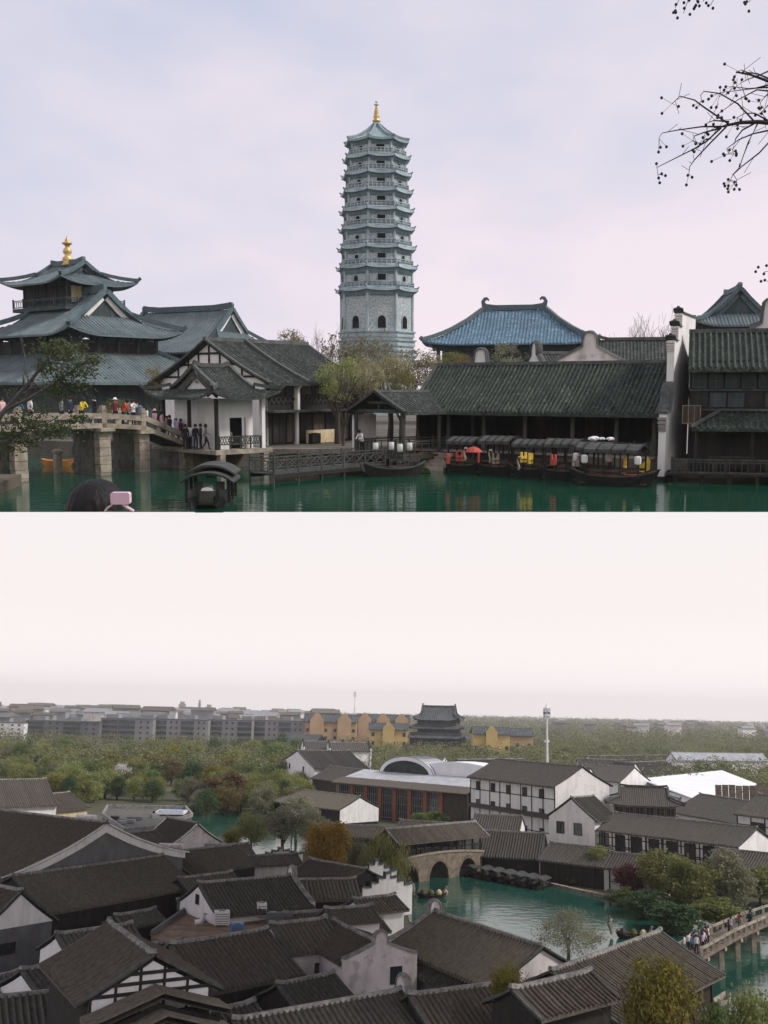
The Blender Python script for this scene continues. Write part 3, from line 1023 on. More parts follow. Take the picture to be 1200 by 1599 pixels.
            fo = f.build('window', 'stone_pagoda', st)
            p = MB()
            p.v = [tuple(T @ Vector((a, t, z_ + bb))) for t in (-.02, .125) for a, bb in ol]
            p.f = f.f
            # inner shade painted as a black panel, proud of the frame by 2 cm
            p.build('opening', 'interior_shade', st)
            # wall panel mouldings either side of the opening
            if not big and j in (0, 1, 7, 2):
                fw = 2 * rw * math.sin(R(22.5))
                for sx in (-1, 1):
                    pm = MB()
                    pm.box((sx * fw * .32, .03, zlow + .47 * st_h), (fw * .22, .08, .30 * st_h), M=T)
                    pm.build('relief_panel', 'stone_carved', st)
    f = MB()
    zt = Z(190)
    h = Z(157) - zt
    f.lathe([(.62, 0), (.66, .06 * h), (.40, .10 * h), (.46, .2 * h), (.52, .26 * h), (.36, .32 * h), (.42, .36 * h), (.32, .42 * h), (.36, .46 * h), (.28, .52 * h), (.31, .56 * h), (.22, .64 * h), (.24, .67 * h), (.14, .72 * h), (.12, .76 * h)], 12, (0, 0, zt))
    fo = f.build('finial', 'gold', th, smooth=True)
    g = MB()
    g.lathe([(.10, .76 * h), (.40, .80 * h), (.40, .82 * h), (.10, .86 * h), (.08, .89 * h), (.22, .93 * h), (.20, .97 * h), (.02, h)], 12, (0, 0, zt))
    g.build('finial_tip', 'silver', fo, smooth=True)
pagoda()

# ------------------------------------------------------------------ temple with two roofs, at the left
def temple():
    thm = R(-38)
    c = Vector((-30.4, 103.2, 1.15))
    th = thing('temple_hall', 'teal tiled temple with stacked upturned roofs and golden finial behind the stone bridge', 'temple', TR(c, thm))
    g = -1.15
    w = MB()
    w.box((0, 0, 4.4), (12.4, 9.8, 8.8))
    w.build('wall', 'wood_teal', th)
    # ground storey, wider, with its skirt roof
    w = MB()
    w.box((0, 0, 2.5), (19.5, 16.5, 5.0))
    w.build('lower_wall', 'wood_teal', th)
    sk = MB()
    Lx, Ly = 23.0, 20.0
    for (A, ex, ey_, L, D_) in (((-Lx / 2, -Ly / 2), (1, 0), (0, 1), Lx, Ly / 2), ((Lx / 2, -Ly / 2), (0, 1), (-1, 0), Ly, Lx / 2), ((Lx / 2, Ly / 2), (-1, 0), (0, -1), Lx, Ly / 2), ((-Lx / 2, Ly / 2), (0, -1), (1, 0), Ly, Lx / 2)):
        run = 5.4
        slope(sk, A, ex, ey_, L, D_, 2.9 * D_ / run, 4.75, .42, .1, .0, .3, 3, D_, D_, 1, 1, 4, .2, vtop=run / D_)
    s = sk.build('skirt_roof', 'tile_teal', th)
    for sx in (-1, 1):
        for sy in (-1, 1):
            h = MB()
            h.sweep([(sx * Lx / 2, sy * Ly / 2, 5.0), (sx * (Lx / 2 - 1.5), sy * (Ly / 2 - 1.5), 5.6), (sx * (Lx / 2 - 5.4), sy * (Ly / 2 - 5.4), 7.75)], .35, .35)
            h.build('hip_ridge', 'ridge_teal', s)
    # timber posts and panels of the middle storey
    for sx in range(-3, 4):
        p = MB()
        p.tube([(sx * 2.0, -4.95, 0), (sx * 2.0, -4.95, 9.0)], .2, 8)
        p.build('column', 'wood_teal', th)
    for sy in range(-2, 3):
        p = MB()
        p.tube([(6.25, sy * 2.3, 0), (6.25, sy * 2.3, 9.0)], .2, 8)
        p.build('column', 'wood_teal', th)
    for i in range(6):
        p = MB()
        p.box((-5 + 2 * i, -4.93, 8.0), (1.5, .12, .9))
        p.build('lattice_panel', 'wood_dark', th)
    for i in range(4):
        p = MB()
        p.box((6.23, -3.45 + 2.3 * i, 8.0), (.12, 1.7, .9))
        p.build('lattice_panel', 'wood_dark', th)
    # main roof, hip and gable
    hip_roof(th, 12.6, 10.0, 9.15, 4.2, 6.2, .56, oh=1.75, sag=.42, lift=.75, lw=4, course=.42, amp=.1, board='plaster', hipw=.4, ridge_h=.7)
    # brackets under the eave
    for (n_, fx) in ((9, 0), (7, 1)):
        for i in range(n_):
            t = -5.6 + 11.2 * i / (n_ - 1) if not fx else -4.6 + 9.2 * i / (n_ - 1)
            b = MB()
            if not fx:
                b.sweep([(t, -4.9, 8.75), (t, -6.0, 9.15)], .25, .35)
            else:
                b.sweep([(6.2, t, 8.75), (7.4, t, 9.15)], .25, .35)
            b.build('bracket', 'wood_teal', th)
    # upper pavilion
    u0 = Vector((-31.9, 105.6, 1.15)) - c
    u0 = Matrix.Rotation(-thm, 3, 'Z') @ u0
    up = MB()
    up.box((u0.x, u0.y, 12.8), (7.2, 5.4, 3.6))
    uo = up.build('upper_wall', 'wood_teal', th)
    bl = MB()
    bl.box((u0.x, u0.y, 12.0), (9.0, 7.2, .35))
    bl.build('balcony', 'wood_teal', uo)
    rl = MB()
    for a, b in (((-4.4, -3.5), (4.4, -3.5)), ((4.4, -3.5), (4.4, 3.5))):
        rail(rl, (u0.x + a[0], u0.y + a[1], 12.2), (u0.x + b[0], u0.y + b[1], 12.2), .8, 5, 24, .12, .05)
    rl.build('railing', 'wood_teal', uo)
    for i in range(5):
        p = MB()
        p.tube([(u0.x - 3.6 + 1.8 * i, u0.y - 2.75, 11.2), (u0.x - 3.6 + 1.8 * i, u0.y - 2.75, 15.0)], .14, 8)
        p.build('column', 'wood_teal', uo)
    for i in range(4):
        p = MB()
        p.box((u0.x - 2.7 + 1.8 * i, u0.y - 2.73, 13.4), (1.2, .1, 1.6))
        p.build('lattice_panel', 'wood_dark', uo)
    for i in range(3):
        p = MB()
        p.box((u0.x + 3.63, u0.y - 1.7 + 1.7 * i, 13.4), (.1, 1.2, 1.6))
        p.build('lattice_panel', 'plaster_ochre' if i == 0 else 'wood_dark', uo)
    holder = bpy.data.objects.new('upper_roof', None)
    COL.objects.link(holder)
    holder.parent = th
    holder.matrix_local = Matrix.Translation(u0)
    r_ = hip_roof(th, 6.9, 5.6, 14.35, 2.2, 4.2, .60, oh=1.8, sag=.45, lift=.6, lw=3.2, course=.36, amp=.08, board='wood_teal', hipw=.3, ridge_h=.5)
    r_.matrix_local = Matrix.Translation(u0)
    r_.name = 'upper_roof'
    bpy.data.objects.remove(holder)
    f = MB()
    f.lathe([(.5, 0), (.62, .12), (.42, .3), (.55, .55), (.50, .8), (.24, 1.0), (.46, 1.3), (.40, 1.6), (.2, 1.85), (.28, 2.05), (.5, 2.15), (.5, 2.3), (.18, 2.4), (.24, 2.55), (.1, 2.7), (.02, 3.0)], 12, (u0.x, u0.y, 16.5))
    f.build('finial', 'gold', th, smooth=True)
temple()

def side_hall():
    c = UP(292, 530, 113)
    th = thing('temple_side_hall', 'long grey roofed temple hall with white trimmed gable right of the golden finial temple', 'temple', TR((c.x, 113.5, 1.15), R(-28)))
    w = MB()
    w.box((0, 0, 4), (15, 9, 8))
    w.build('wall', 'wood_teal', th)
    hip_roof(th, 15.4, 9, 7.9, 4.6, 5.2, .55, oh=1.2, sag=.3, lift=.5, course=.42, amp=.1, board='plaster', owl=.55, ridge_h=.6)
side_hall()

# ------------------------------------------------------------------ blue hall and the halls behind the quay
def blue_hall():
    c = UP(803, 560, 125)
    th = thing('blue_roofed_hall', 'big hall with blue tiled hip roof and curled ridge ornaments right of the pagoda', 'temple', TR((c.x, 125.5, 1.15), R(-12)))
    w = MB()
    w.box((0, 0, 4.9), (16, 9.6, 9.8))
    w.build('wall', 'wood_teal', th)
    for i in range(8):
        p = MB()
        p.tube([(-8.4 + 2.4 * i, -5.1, 0), (-8.4 + 2.4 * i, -5.1, 9.5)], .24, 8)
        p.build('column', 'wood_teal', th)
    b = MB()
    b.box((0, -5.0, 9.0), (18.2, .5, .8))
    b.build('beam', 'wood_teal', th)
    hip_roof(th, 17.2, 10.4, 9.3, 4.3, 6.4, 1.0, oh=1.5, tile='tile_blue', ridge='ridge_teal', sag=.45, lift=.4, lw=4, course=.4, amp=.1, owl=1.0, ridge_h=.6, hipw=.4)
blue_hall()
def teal_hall():
    c = UP(1152, 520, 108)
    th = thing('teal_gabled_hall', 'small teal hall roof with pointed decorated gable above the right house', 'temple', TR((c.x, 110, 1.15), R(82)))
    w = MB()
    w.box((0, 0, 5.2), (9, 6.2, 10.4))
    w.build('wall', 'wood_teal', th)
    hip_roof(th, 9, 6.2, 10.5, 3.7, 4.2, .45, oh=1.5, sag=.5, lift=.55, course=.36, owl=.5, board='ridge_teal', ridge_h=.5)
teal_hall()

def back_house(name, label, px, py_top, d, D, L, rot, gable='bell', zoff=0.0, tile='tile_dark', up=1.1, rise=2.2, plast='plaster_stained'):
    zt = UP(px, py_top, d).z - 1.15
    c = UP(px, py_top, d)
    e1 = Vector((math.cos(rot), math.sin(rot), 0))
    th = thing(name, label, 'house', TR((c.x + e1.x * L / 2, d + e1.y * L / 2, 1.15), rot), 'houses behind the boat landing')
    ze = zt - rise - up
    w = MB()
    w.prism(gable_outline(D, ze, rise, .2), 'x', -L / 2 + .2, L / 2)
    w.build('wall', plast, th)
    gable_roof(th, L, D, ze, rise, .5, .1, tile=tile, sag=.2, verge=False)
    top = guanyin(D, ze, rise, up) if gable == 'bell' else matou(D, ze, rise, 2, .3, up)
    coping_wall(th, (-L / 2 + .02, top), .36, plast, 'ridge_dark', 'x', 0, .35, .18)
    return th
back_house('bell_gable_house', 'house with narrow white bell shaped gable behind the left end of long roof', 752, 545, 86, 4.6, 7, R(62), rise=1.6, up=1.5, plast='plaster')
back_house('curved_gable_house', 'house with slim white curved gable edge in front of blue hall', 838, 534, 90, 6.5, 8, R(18), rise=2.4, up=1.0, plast='plaster')
back_house('broad_gable_house', 'house with broad stained white bell gable right of the blue roof', 922, 519, 85, 10.5, 9, R(75), rise=2.7, up=1.0)
back_house('edge_gable_house', 'house with large white curved gable at right picture edge below teal hall', 1204, 468, 80, 10.5, 8, R(80), rise=3.0, up=1.6, plast='plaster')
def grey_back():
    c = UP(1008, 530, 92)
    th = thing('ridge_house', 'plain grey tiled house between broad white gable and stepped wall', 'house', TR((c.x, 93, 1.15), R(-12)), 'houses behind the boat landing')
    zr = c.z - 1.15
    w = MB()
    w.prism(gable_outline(6, zr - 2.2, 2.2, .2), 'x', -3.6, 3.6)
    w.build('wall', 'plaster_grey', th)
    gable_roof(th, 7.4, 6, zr - 2.2, 2.2, .6, .2, ridge_ends=.25, verge=False)
grey_back()

# ------------------------------------------------------------------ long boat-landing hall
def long_hall():
    L, D = 17.0, 6.4
    th = thing('boat_landing_hall', 'long open timber hall with dark green tiled roof above the moored boats', 'building', TR((11.2, 69.9, 1.15), R(-32)))
    ze = 4.5 - 1.15
    gable_roof(th, L, D, ze, 2.55, 1.0, .3, tile='tile_green', sag=.12, course=.30, amp=.17, rh=.22, nv=8)
    b = MB()
    b.box((0, D / 2 - .1, ze / 2), (L, .2, ze))
    b.build('back_wall', 'wood_dark', th)
    for sx in (-1, 1):
        e = MB()
        e.prism(gable_outline(D, ze, 2.5, .12), 'x', sx * (L / 2 - .2), sx * (L / 2 - .05))
        e.build('end_wall', 'wood_dark', th)
    f = MB()
    f.box((0, -.3, .06), (L, D + .8, .12))
    f.build('floor', 'paving', th)
    be = MB()
    be.box((0, -D / 2, ze - .18), (L, .2, .32))
    be.box((0, -D / 2 - .02, ze - .55), (L, .12, .12))
    be.build('beam', 'wood_dark', th)
    xs = [-8.4, -6.0, -3.3, -.3, 3.0, 5.9, 8.3]
    for x in xs:
        c = MB()
        c.tube([(x, -D / 2, .1), (x, -D / 2, ze - .1)], .14, 8)
        c.sweep([(x, -D / 2, ze - .7), (x, -D / 2 - .7, ze - .15)], .1, .12)
        c.build('column', 'wood_grey', th)
    for i in range(len(xs) - 1):
        r = MB()
        rail(r, (xs[i] + .12, -D / 2 - .02, .1), (xs[i + 1] - .12, -D / 2 - .02, .1), .85, 2, 12, .09, .045, .07)
        r.build('railing', 'wood_grey', th)
    for x in (-6, -1.5, 2.2, 6.5):
        p = MB()
        p.box((x, D / 2 - .28, 1.3), (1.4, .12, 2.2))
        p.build('door_panel', 'wood_grey' if x in (-6, 6.5) else 'wood_mid', th)
    # bench along the rear
    bn = MB()
    bn.box((0, D / 2 - 1.0, .5), (14, .4, .08))
    for x in range(-6, 7, 3):
        bn.box((x, D / 2 - 1.0, .28), (.08, .3, .36))
    bn.build('bench', 'wood_mid', th)
long_hall()

def entrance():
    thr = R(40)
    e1 = Vector((math.cos(thr), math.sin(thr), 0))
    g = UP(589, 612, 69.3)
    c = g + e1 * 3.4
    th = thing('entrance_pavilion', 'small open timber pavilion with gabled grey roof behind the wooden dock', 'pavilion', TR((c.x, c.y, 1.0), thr))
    L, D, ze, rise = 6.4, 5.0, 3.05, 1.15
    gable_roof(th, L, D, ze, rise, .55, .45, tile='tile_dark', sag=.1, course=.28, amp=.07, rh=.16, verge_mat='wood_grey')
    for x in (-L / 2, 0, L / 2):
        for y in (-D / 2, D / 2):
            p = MB()
            p.tube([(x, y, 0), (x, y, ze)], .13, 8)
            p.build('column', 'wood_grey', th)
    for x in (-L / 2, L / 2):
        b = MB()
        b.box((x, 0, ze - .15), (.18, D, .24))
        b.box((x, 0, ze + .42), (.14, D * .5, .16))
        b.box((x, 0, ze + .15), (.12, .14, .5))
        b.build('tie_beam', 'wood_grey', th)
    for y in (-D / 2, D / 2):
        b = MB()
        b.box((0, y, ze - .12), (L + .6, .16, .22))
        b.build('beam', 'wood_grey', th)
    for a, b_ in (((-L / 2, D / 2), (L / 2, D / 2)), ((-L / 2, -D / 2), (-L / 2, -D / 2 + 1.6)), ((-L / 2, D / 2 - 1.6), (-L / 2, D / 2)), ((-L / 2, -D / 2), (L / 2, -D / 2))):
        r = MB()
        rail(r, (a[0], a[1], 0), (b_[0], b_[1], 0), .95, 2, 10, .09, .05, .08)
        r.build('railing', 'wood_grey', th)
    f = MB()
    f.box((0, 0, -.1), (L + .8, D + .8, .3))
    f.build('floor', 'wood_mid', th)
    w = MB()
    w.box((-2.2, D / 2 + .35, 1.3), (2.0, .2, 2.6))
    w.build('back_wall', 'plaster_stained', th)
entrance()

# stepped white wall between the hall and the right-hand house
def stepped_wall():
    Mh = TR((11.2, 69.9, 1.15), R(-32))
    th = thing('stepped_gable_wall', 'white horse head wall with stepped black tiled tops between hall and right house', 'wall', TR((16.4, 60.5, 1.15), R(-25.5)))
    z = lambda v: v - 1.15
    def seg(t0, t1, zt, z0=-.6, curl=True):
        m = MB()
        m.box((0, (t0 + t1) / 2, (z(zt) + z0) / 2), (.42, t1 - t0, z(zt) - z0))
        o = m.build('wall_step', 'plaster', th)
        c = MB()
        pts = [(0, t0 - .35, z(zt) + .26), (0, t0 - .1, z(zt) + .05), (0, t0 + .5, z(zt)), (0, t1 - .2, z(zt)), (0, t1 + .05, z(zt) + .04)]
        c.sweep(pts, .62, .10, 0, .3)
        c.sweep([(p[0], p[1], p[2] + .09) for p in pts], .16, .09)
        c.build('coping', 'ridge_dark', o)
        k = MB()
        for q in range(4):
            k.box((0, t0 - .02 - .02 * q, z(zt) - .12 - .16 * (3 - q)), (.45 + .02 * q, .08 + .04 * q, .1))
        k.build('corbel', 'plaster_stained', o)
    # low front part with a swept curved top
    t = [(0.0, 3.95), (.5, 4.0), (.95, 4.35), (1.3, 4.95), (1.6, 5.5), (1.95, 5.7)]
    m = MB()
    m.prism([(0, -.9)] + [(a, z(b)) for a, b in t] + [(1.95, -.9)], 'x', -.21, .21)
    o = m.build('wall_step', 'plaster', th)
    c = MB()
    c.sweep([(0, a - .12, z(b) + .01) for a, b in t], .8, .16, 0, .35)
    c.build('coping', 'ridge_dark', o)
    k = MB()
    for q in range(4):
        k.box((0, -.04 - .03 * q, z(3.0) + .22 * q), (.46 + .02 * q, .1 + .05 * q, .16))
    k.build('corbel', 'ridge_grey', o)
    seg(1.95, 3.1, 8.3)
    seg(3.1, 4.3, 9.2)
    seg(4.3, 9.5, 10.05)
stepped_wall()

def right_house():
    thr = R(-16)
    c = Vector((23.65, 63.2, .55))
    th = thing('right_house', 'dark two storey timber waterside house with railed deck at right edge', 'house', TR(c, thr))
    L, D = 9.4, 6.0
    ze = 6.6
    gable_roof(th, L, D, ze - .15, 1.85, .9, .15, tile='tile_green', sag=.12, course=.34, amp=.18, rh=.26, verge=False)
    w = MB()
    w.box((0, .3, 1.5), (L, D - .6, 3.0))
    w.build('lower_wall', 'wood_dark', th)
    w = MB()
    w.box((0, 0, 4.75), (L, D, 3.5))
    w.build('upper_wall', 'wood_dark', th)
    # upper floor: window panels, sill band, lower boards
    for i in range(10):
        x = -L / 2 + .5 + i * .93
        window(th, (x, -D / 2, 5.55), .72, 1.25, (0, -1), 'glass_dark', 'wood_teal', .07, (1, 2))
    s = MB()
    s.box((0, -D / 2 - .06, 4.78), (L + .1, .16, .1))
    s.box((0, -D / 2 - .06, 3.62), (L + .1, .16, .1))
    s.build('sill_band', 'wood_grey', th)
    for i in range(9):
        p = MB()
        p.box((-L / 2 + .55 + i * 1.03, -D / 2 - .03, 4.2), (.9, .06, .85))
        p.build('board_panel', 'wood_teal' if i % 3 else 'wood_dark', th)
    # lower pent roof
    pr = MB()
    slope(pr, (-L / 2 + .1, -D / 2 - 1.9), (1, 0), (0, 1), L + .5, 1.95, .95, 2.55, .34, .1, .05, hl=1.6, nv=5)
    po = pr.build('pent_roof', 'tile_green', th)
    h = MB()
    h.sweep([(-L / 2 + 1.7, -D / 2 - .1, 3.55), (L / 2 + .6, -D / 2 - .1, 3.55)], .2, .14)
    h.sweep([(-L / 2 + .1, -D / 2 - 1.9, 2.6), (-L / 2 + 1.7, -D / 2 - .1, 3.5)], .2, .14)
    h.build('ridge', 'ridge_dark', po)
    for x in (-4.3, -1.2, 2.0, 4.6):
        p = MB()
        p.tube([(x, -D / 2 - 1.5, 0), (x, -D / 2 - 1.5, 2.6)], .11, 8)
        p.build('column', 'wood_dark', th)
    # deck and railing
    d = MB()
    for i in range(9):
        d.box((0, -D / 2 - .2 - i * .31, -.06), (L + 2.4, .29, .1))
    d.build('deck', 'wood_dark', th)
    for i in range(8):
        p = MB()
        p.tube([(-5.4 + 1.5 * i, -D / 2 - 2.6, -1.2), (-5.4 + 1.5 * i, -D / 2 - 2.6, -.1)], .12, 7)
        p.build('pile', 'wood_dark', th)
    for a, b in (((-5.6, -5.75), (-2.6, -5.75)), ((-2.6, -5.75), (.4, -5.75)), ((.4, -5.75), (3.4, -5.75)), ((3.4, -5.75), (5.6, -5.75))):
        r = MB()
        rail(r, (a[0], a[1] + .0, 0), (b[0], b[1], 0), .85, 1, 14 if a[0] < -5 else 9, .13, .045, .09)
        r.build('railing', 'wood_grey', th)
    b = MB()
    b.box((-2.2, -3.8, .5), (2.6, .35, .07))
    for x in (-3.2, -1.2):
        b.box((x, -3.8, .23), (.1, .3, .46))
    b.box((-2.2, -3.62, .85), (2.6, .06, .1))
    b.build('bench', 'wood_mid', th)
    # air-conditioner cage fixed to the end of the wall
    k = MB()
    k.box((-L / 2 + .1, -D / 2 - .55, 3.35), (1.0, .7, 1.0))
    ko = k.build('cage', 'wood_mid', th)
    k = MB()
    for x in (-.5, -.17, .17, .5):
        k.box((-L / 2 + .1 + x, -D / 2 - .92, 3.35), (.06, .06, 1.06))
    for z in (2.83, 3.87):
        k.box((-L / 2 + .1, -D / 2 - .92, z), (1.06, .07, .06))
    k.build('cage_frame', 'stone_brown', ko)
right_house()

# ------------------------------------------------------------------ pavilion at the bridge foot and the house behind it
def pavilion():
    P = UP(339, 700, 67.3)
    M = rectm((P.x, P.y), R(45), 3.8, 6.2, 1.35)
    th = thing('waterside_pavilion', 'white walled waterside pavilion with upturned tiled roof at the bridge foot', 'pavilion', M)
    L, D = 3.8, 6.2
    hip_roof(th, L, D, 3.45, 2.05, 4.0, .34, oh=.95, tile='tile_dark', ridge='ridge_dark', sag=.35, lift=.55, lw=2.4, course=.26, amp=.07, ridge_w=.25, ridge_h=.28, gable_mat='plaster', hipw=.2, board='ridge_dark')
    # carved motif on the gable
    m = MB()
    for i in range(9):
        a = i * .7
        m.lathe([(.02, -.05), (.16 - .01 * i, 0), (.02, .05)], 7, (-1.42, .42 * math.cos(a) * (.3 + .08 * i), 4.62 + .16 * math.sin(a * 1.3)))
    m.build('gable_carving', 'ridge_grey', th)
    for i, (x, y) in enumerate(((-L / 2, -D / 2), (L / 2, -D / 2), (-L / 2, D / 2), (L / 2, D / 2), (-L / 2, 0))):
        c = MB()
        c.box((x, y, 1.7), (.28, .28, 3.4)) if i == 1 else c.tube([(x, y, 0), (x, y, 3.4)], .14, 8)
        c.build('column', 'plaster' if i == 1 else 'wood_dark', th)
    w = MB()           # recessed white walls with a wide dark opening
    w.box((-L / 2 + .95, .4, 1.7), (.18, D - .9, 3.4))
    w.box((.5, D / 2 - .3, 1.7), (L - 1.2, .18, 3.4))
    wo = w.build('wall', 'plaster', th)
    w = MB()
    y_ = -D / 2 + .95
    w.box((-.55, y_, 1.7), (.7, .18, 3.4))
    w.box((1.45, y_, 1.7), (.6, .18, 3.4))
    w.box((.47, y_, 2.75), (1.36, .18, 1.3))
    w.build('front_wall', 'plaster', th)
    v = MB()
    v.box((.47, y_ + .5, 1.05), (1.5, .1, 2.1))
    v.build('opening', 'interior_shade', th)  # black panel behind the gap, the inner shade put into its colour
    f = MB()
    f.box((0, 0, -.12), (L + .7, D + .7, .24))
    f.build('floor', 'stone_pale', th)
    b = MB()
    b.box((0, -D / 2 - .38, -.1), (L + .9, .3, .3))
    b.build('floor_beam', 'stone_pale', th)
    for x in (-L / 2 + .1, L / 2 - .1):
        p = MB()
        p.box((x, -D / 2 - .3, -.9), (.4, .45, 1.3))
        p.build('pier', 'stone_pale', th)
    # lattice bench railing on the water side
    r = MB()
    a, b_ = Vector((-L / 2 + .2, -D / 2, .35)), Vector((L / 2 - .2, -D / 2, .35))
    r.sweep([a + Vector((0, 0, .5)), b_ + Vector((0, 0, .5))], .09, .07)
    r.sweep([a, b_], .3, .06)
    n = 16
    for i in range(n):
        p, q = a.lerp(b_, i / n), a.lerp(b_, (i + 1) / n)
        r.sweep([p, q + Vector((0, 0, .5))], .035, .035)
        r.sweep([q, p + Vector((0, 0, .5))], .035, .035)
    for i in range(5):
        p = a.lerp(b_, i / 4)
        r.sweep([p - Vector((0, 0, .35)), p + Vector((0, 0, .5))], .08, .08)
    r.build('bench_railing', 'wood_grey', th)
pavilion()

def gable_house():
    thr = R(52)
    e1 = Vector((math.cos(thr), math.sin(thr), 0))
    g = UP(322, 531, 80)
    L, D = 10.8, 12.0
    c = g + e1 * (L / 2 + .3)
    th = thing('half_timbered_house', 'tall dark timber house with white half timbered gable behind the waterside pavilion', 'house', TR((c.x, c.y, 1.15), thr))
    zr = g.z - 1.15
    rise = 3.0
    ze = zr - rise
    gable_roof(th, L, D, ze, rise, .9, .5, tile='tile_dark', sag=.22, course=.3, amp=.08, rh=.3, verge_mat='ridge_dark', nv=8)
    sm = MB()       # raised seam part way along the roof
    half = D / 2 + .9
    dr = rise * .9 / (D / 2) * .78
    sm.sweep([(-1.6, -half * (1 - t), ze - dr + (rise + dr) * (.78 * t + .22 * t * t) + .06) for t in (0, .25, .5, .75, 1)], .3, .22)
    sm.build('roof_seam', 'ridge_dark', th)
    w = MB()
    w.prism(gable_outline(D, ze, rise, .22), 'x', -L / 2, -L / 2 + .25)
    w.build('gable_wall', 'plaster', th)
    tb = MB()
    for z_, hw in ((ze + .2, 5.2), (ze + 1.15, 3.3), (ze + 2.0, 1.7)):
        tb.box((-L / 2 - .04, 0, z_), (.1, hw * 2, .16))
    for y in (-3.6, -2.4, -1.2, 0, 1.2, 2.4, 3.6):
        zt = ze + rise * (1 - abs(y) / (D / 2)) * .86
        tb.box((-L / 2 - .035, y, (ze + zt) / 2), (.09, .14, zt - ze))
    tb.build('timber_frame', 'wood_dark', th)
    w = MB()
    w.box((0, -D / 2 + .1, ze / 2), (L, .2, ze))
    w.box((0, D / 2 - .1, ze / 2), (L, .2, ze))
    w.box((L / 2 - .1, 0, ze / 2 + .1), (.2, D - .5, ze))
    w.build('side_wall', 'wood_dark', th)
    # balcony storey and door panels on the side facing the canal
    b = MB()
    b.box((0, -D / 2 - .5, 2.55), (L + .2, 1.0, .16))
    b.build('pent_board', 'wood_grey', th)
    for i in range(8):
        d = MB()
        d.box((-L / 2 + 1.0 + i * 1.5, -D / 2 - .06, 1.25), (.62, .1, 2.1))
        d.box((-L / 2 + 1.68 + i * 1.5, -D / 2 - .05, 1.25), (.62, .08, 2.1))
        d.build('door_panel', 'wood_mid' if i % 2 else 'wood_dark', th)
    lat = MB()
    for i in range(18):
        x = -L / 2 + .3 + i * .5
        for sgn in (1, -1):
            lat.sweep([(x, -D / 2 - .1, 3.1 if sgn > 0 else 3.7), (x + .5, -D / 2 - .1, 3.7 if sgn > 0 else 3.1)], .04, .06)
    lat.build('lattice', 'wood_grey', th)
    for i in range(7):
        window(th, (-L / 2 + 1.2 + i * 1.65, -D / 2, 4.25), 1.15, .85, (0, -1), 'glass_dark', 'wood_mid', .07, (2, 1))
    # white pilaster with a stepped head carrying the eave
    p = MB()
    x0 = -L / 2 + 3.2
    p.prism([(-D / 2 - .28, 0), (-D / 2 - .28, 2.3), (-D / 2 - .42, 2.6), (-D / 2 - .42, 4.2), (-D / 2 - .8, 4.6), (-D / 2 + .05, 4.6), (-D / 2 + .05, 0)], 'x', x0 - .13, x0 + .13)
    p.build('pilaster', 'plaster', th)
    lw = MB()
    lw.box((x0 + 2.3, -D / 2 - .8, .55), (3.6, .25, 1.0))
    lw.build('low_wall', 'plaster_ochre', th)
    ac = MB()
    ac.box((x0 + .9, -D / 2 - 1.2, .45), (.9, .45, .75))
    ac.lathe([(.26, 0), (.26, .03)], 12, (x0 + .9, -D / 2 - 1.2, .83))
    ac.build('outdoor_unit', 'black_paint', th)
gable_house()

# low dark annex and stone ledge between that house and the entrance pavilion
def annex():
    c = UP(530, 660, 90)
    th = thing('low_annex', 'low dark timber annex behind the trees left of entrance pavilion', 'house', TR((c.x, 91, 1.15), R(8)), None)
    w = MB()
    w.box((0, 0, 1.5), (5.4, 3.6, 3.0))
    w.build('wall', 'wood_dark', th)
    gable_roof(th, 5.4, 3.6, 3.0, 1.1, .5, .3, sag=.1)
    for i in range(3):
        window(th, (-1.6 + 1.6 * i, -1.8, 1.6), .5, 1.3, (0, -1), 'lantern_white' if i == 1 else 'glass_dark', 'wood_mid', .08, (0, 0))
annex()
mb = MB()
tag(mb.box((0, 0, 0), (10.5, .5, .35), 0).build('quay_ledge', 'stone_pale', None, M=TR((-3.6, 72.6, 1.0), R(-4))), 'pale stone quay ledge behind the wooden dock', 'ledge')
th = thing('stone_steps', 'pale stone landing steps left of the moored boats', 'steps', TR((3.6, 69.2, 0), R(-32)))
for i in range(5):
    s = MB()
    s.box((0, -i * .34, 1.0 - i * .22), (2.6, .36, .24))
    s.build('step', 'stone_pale', th)

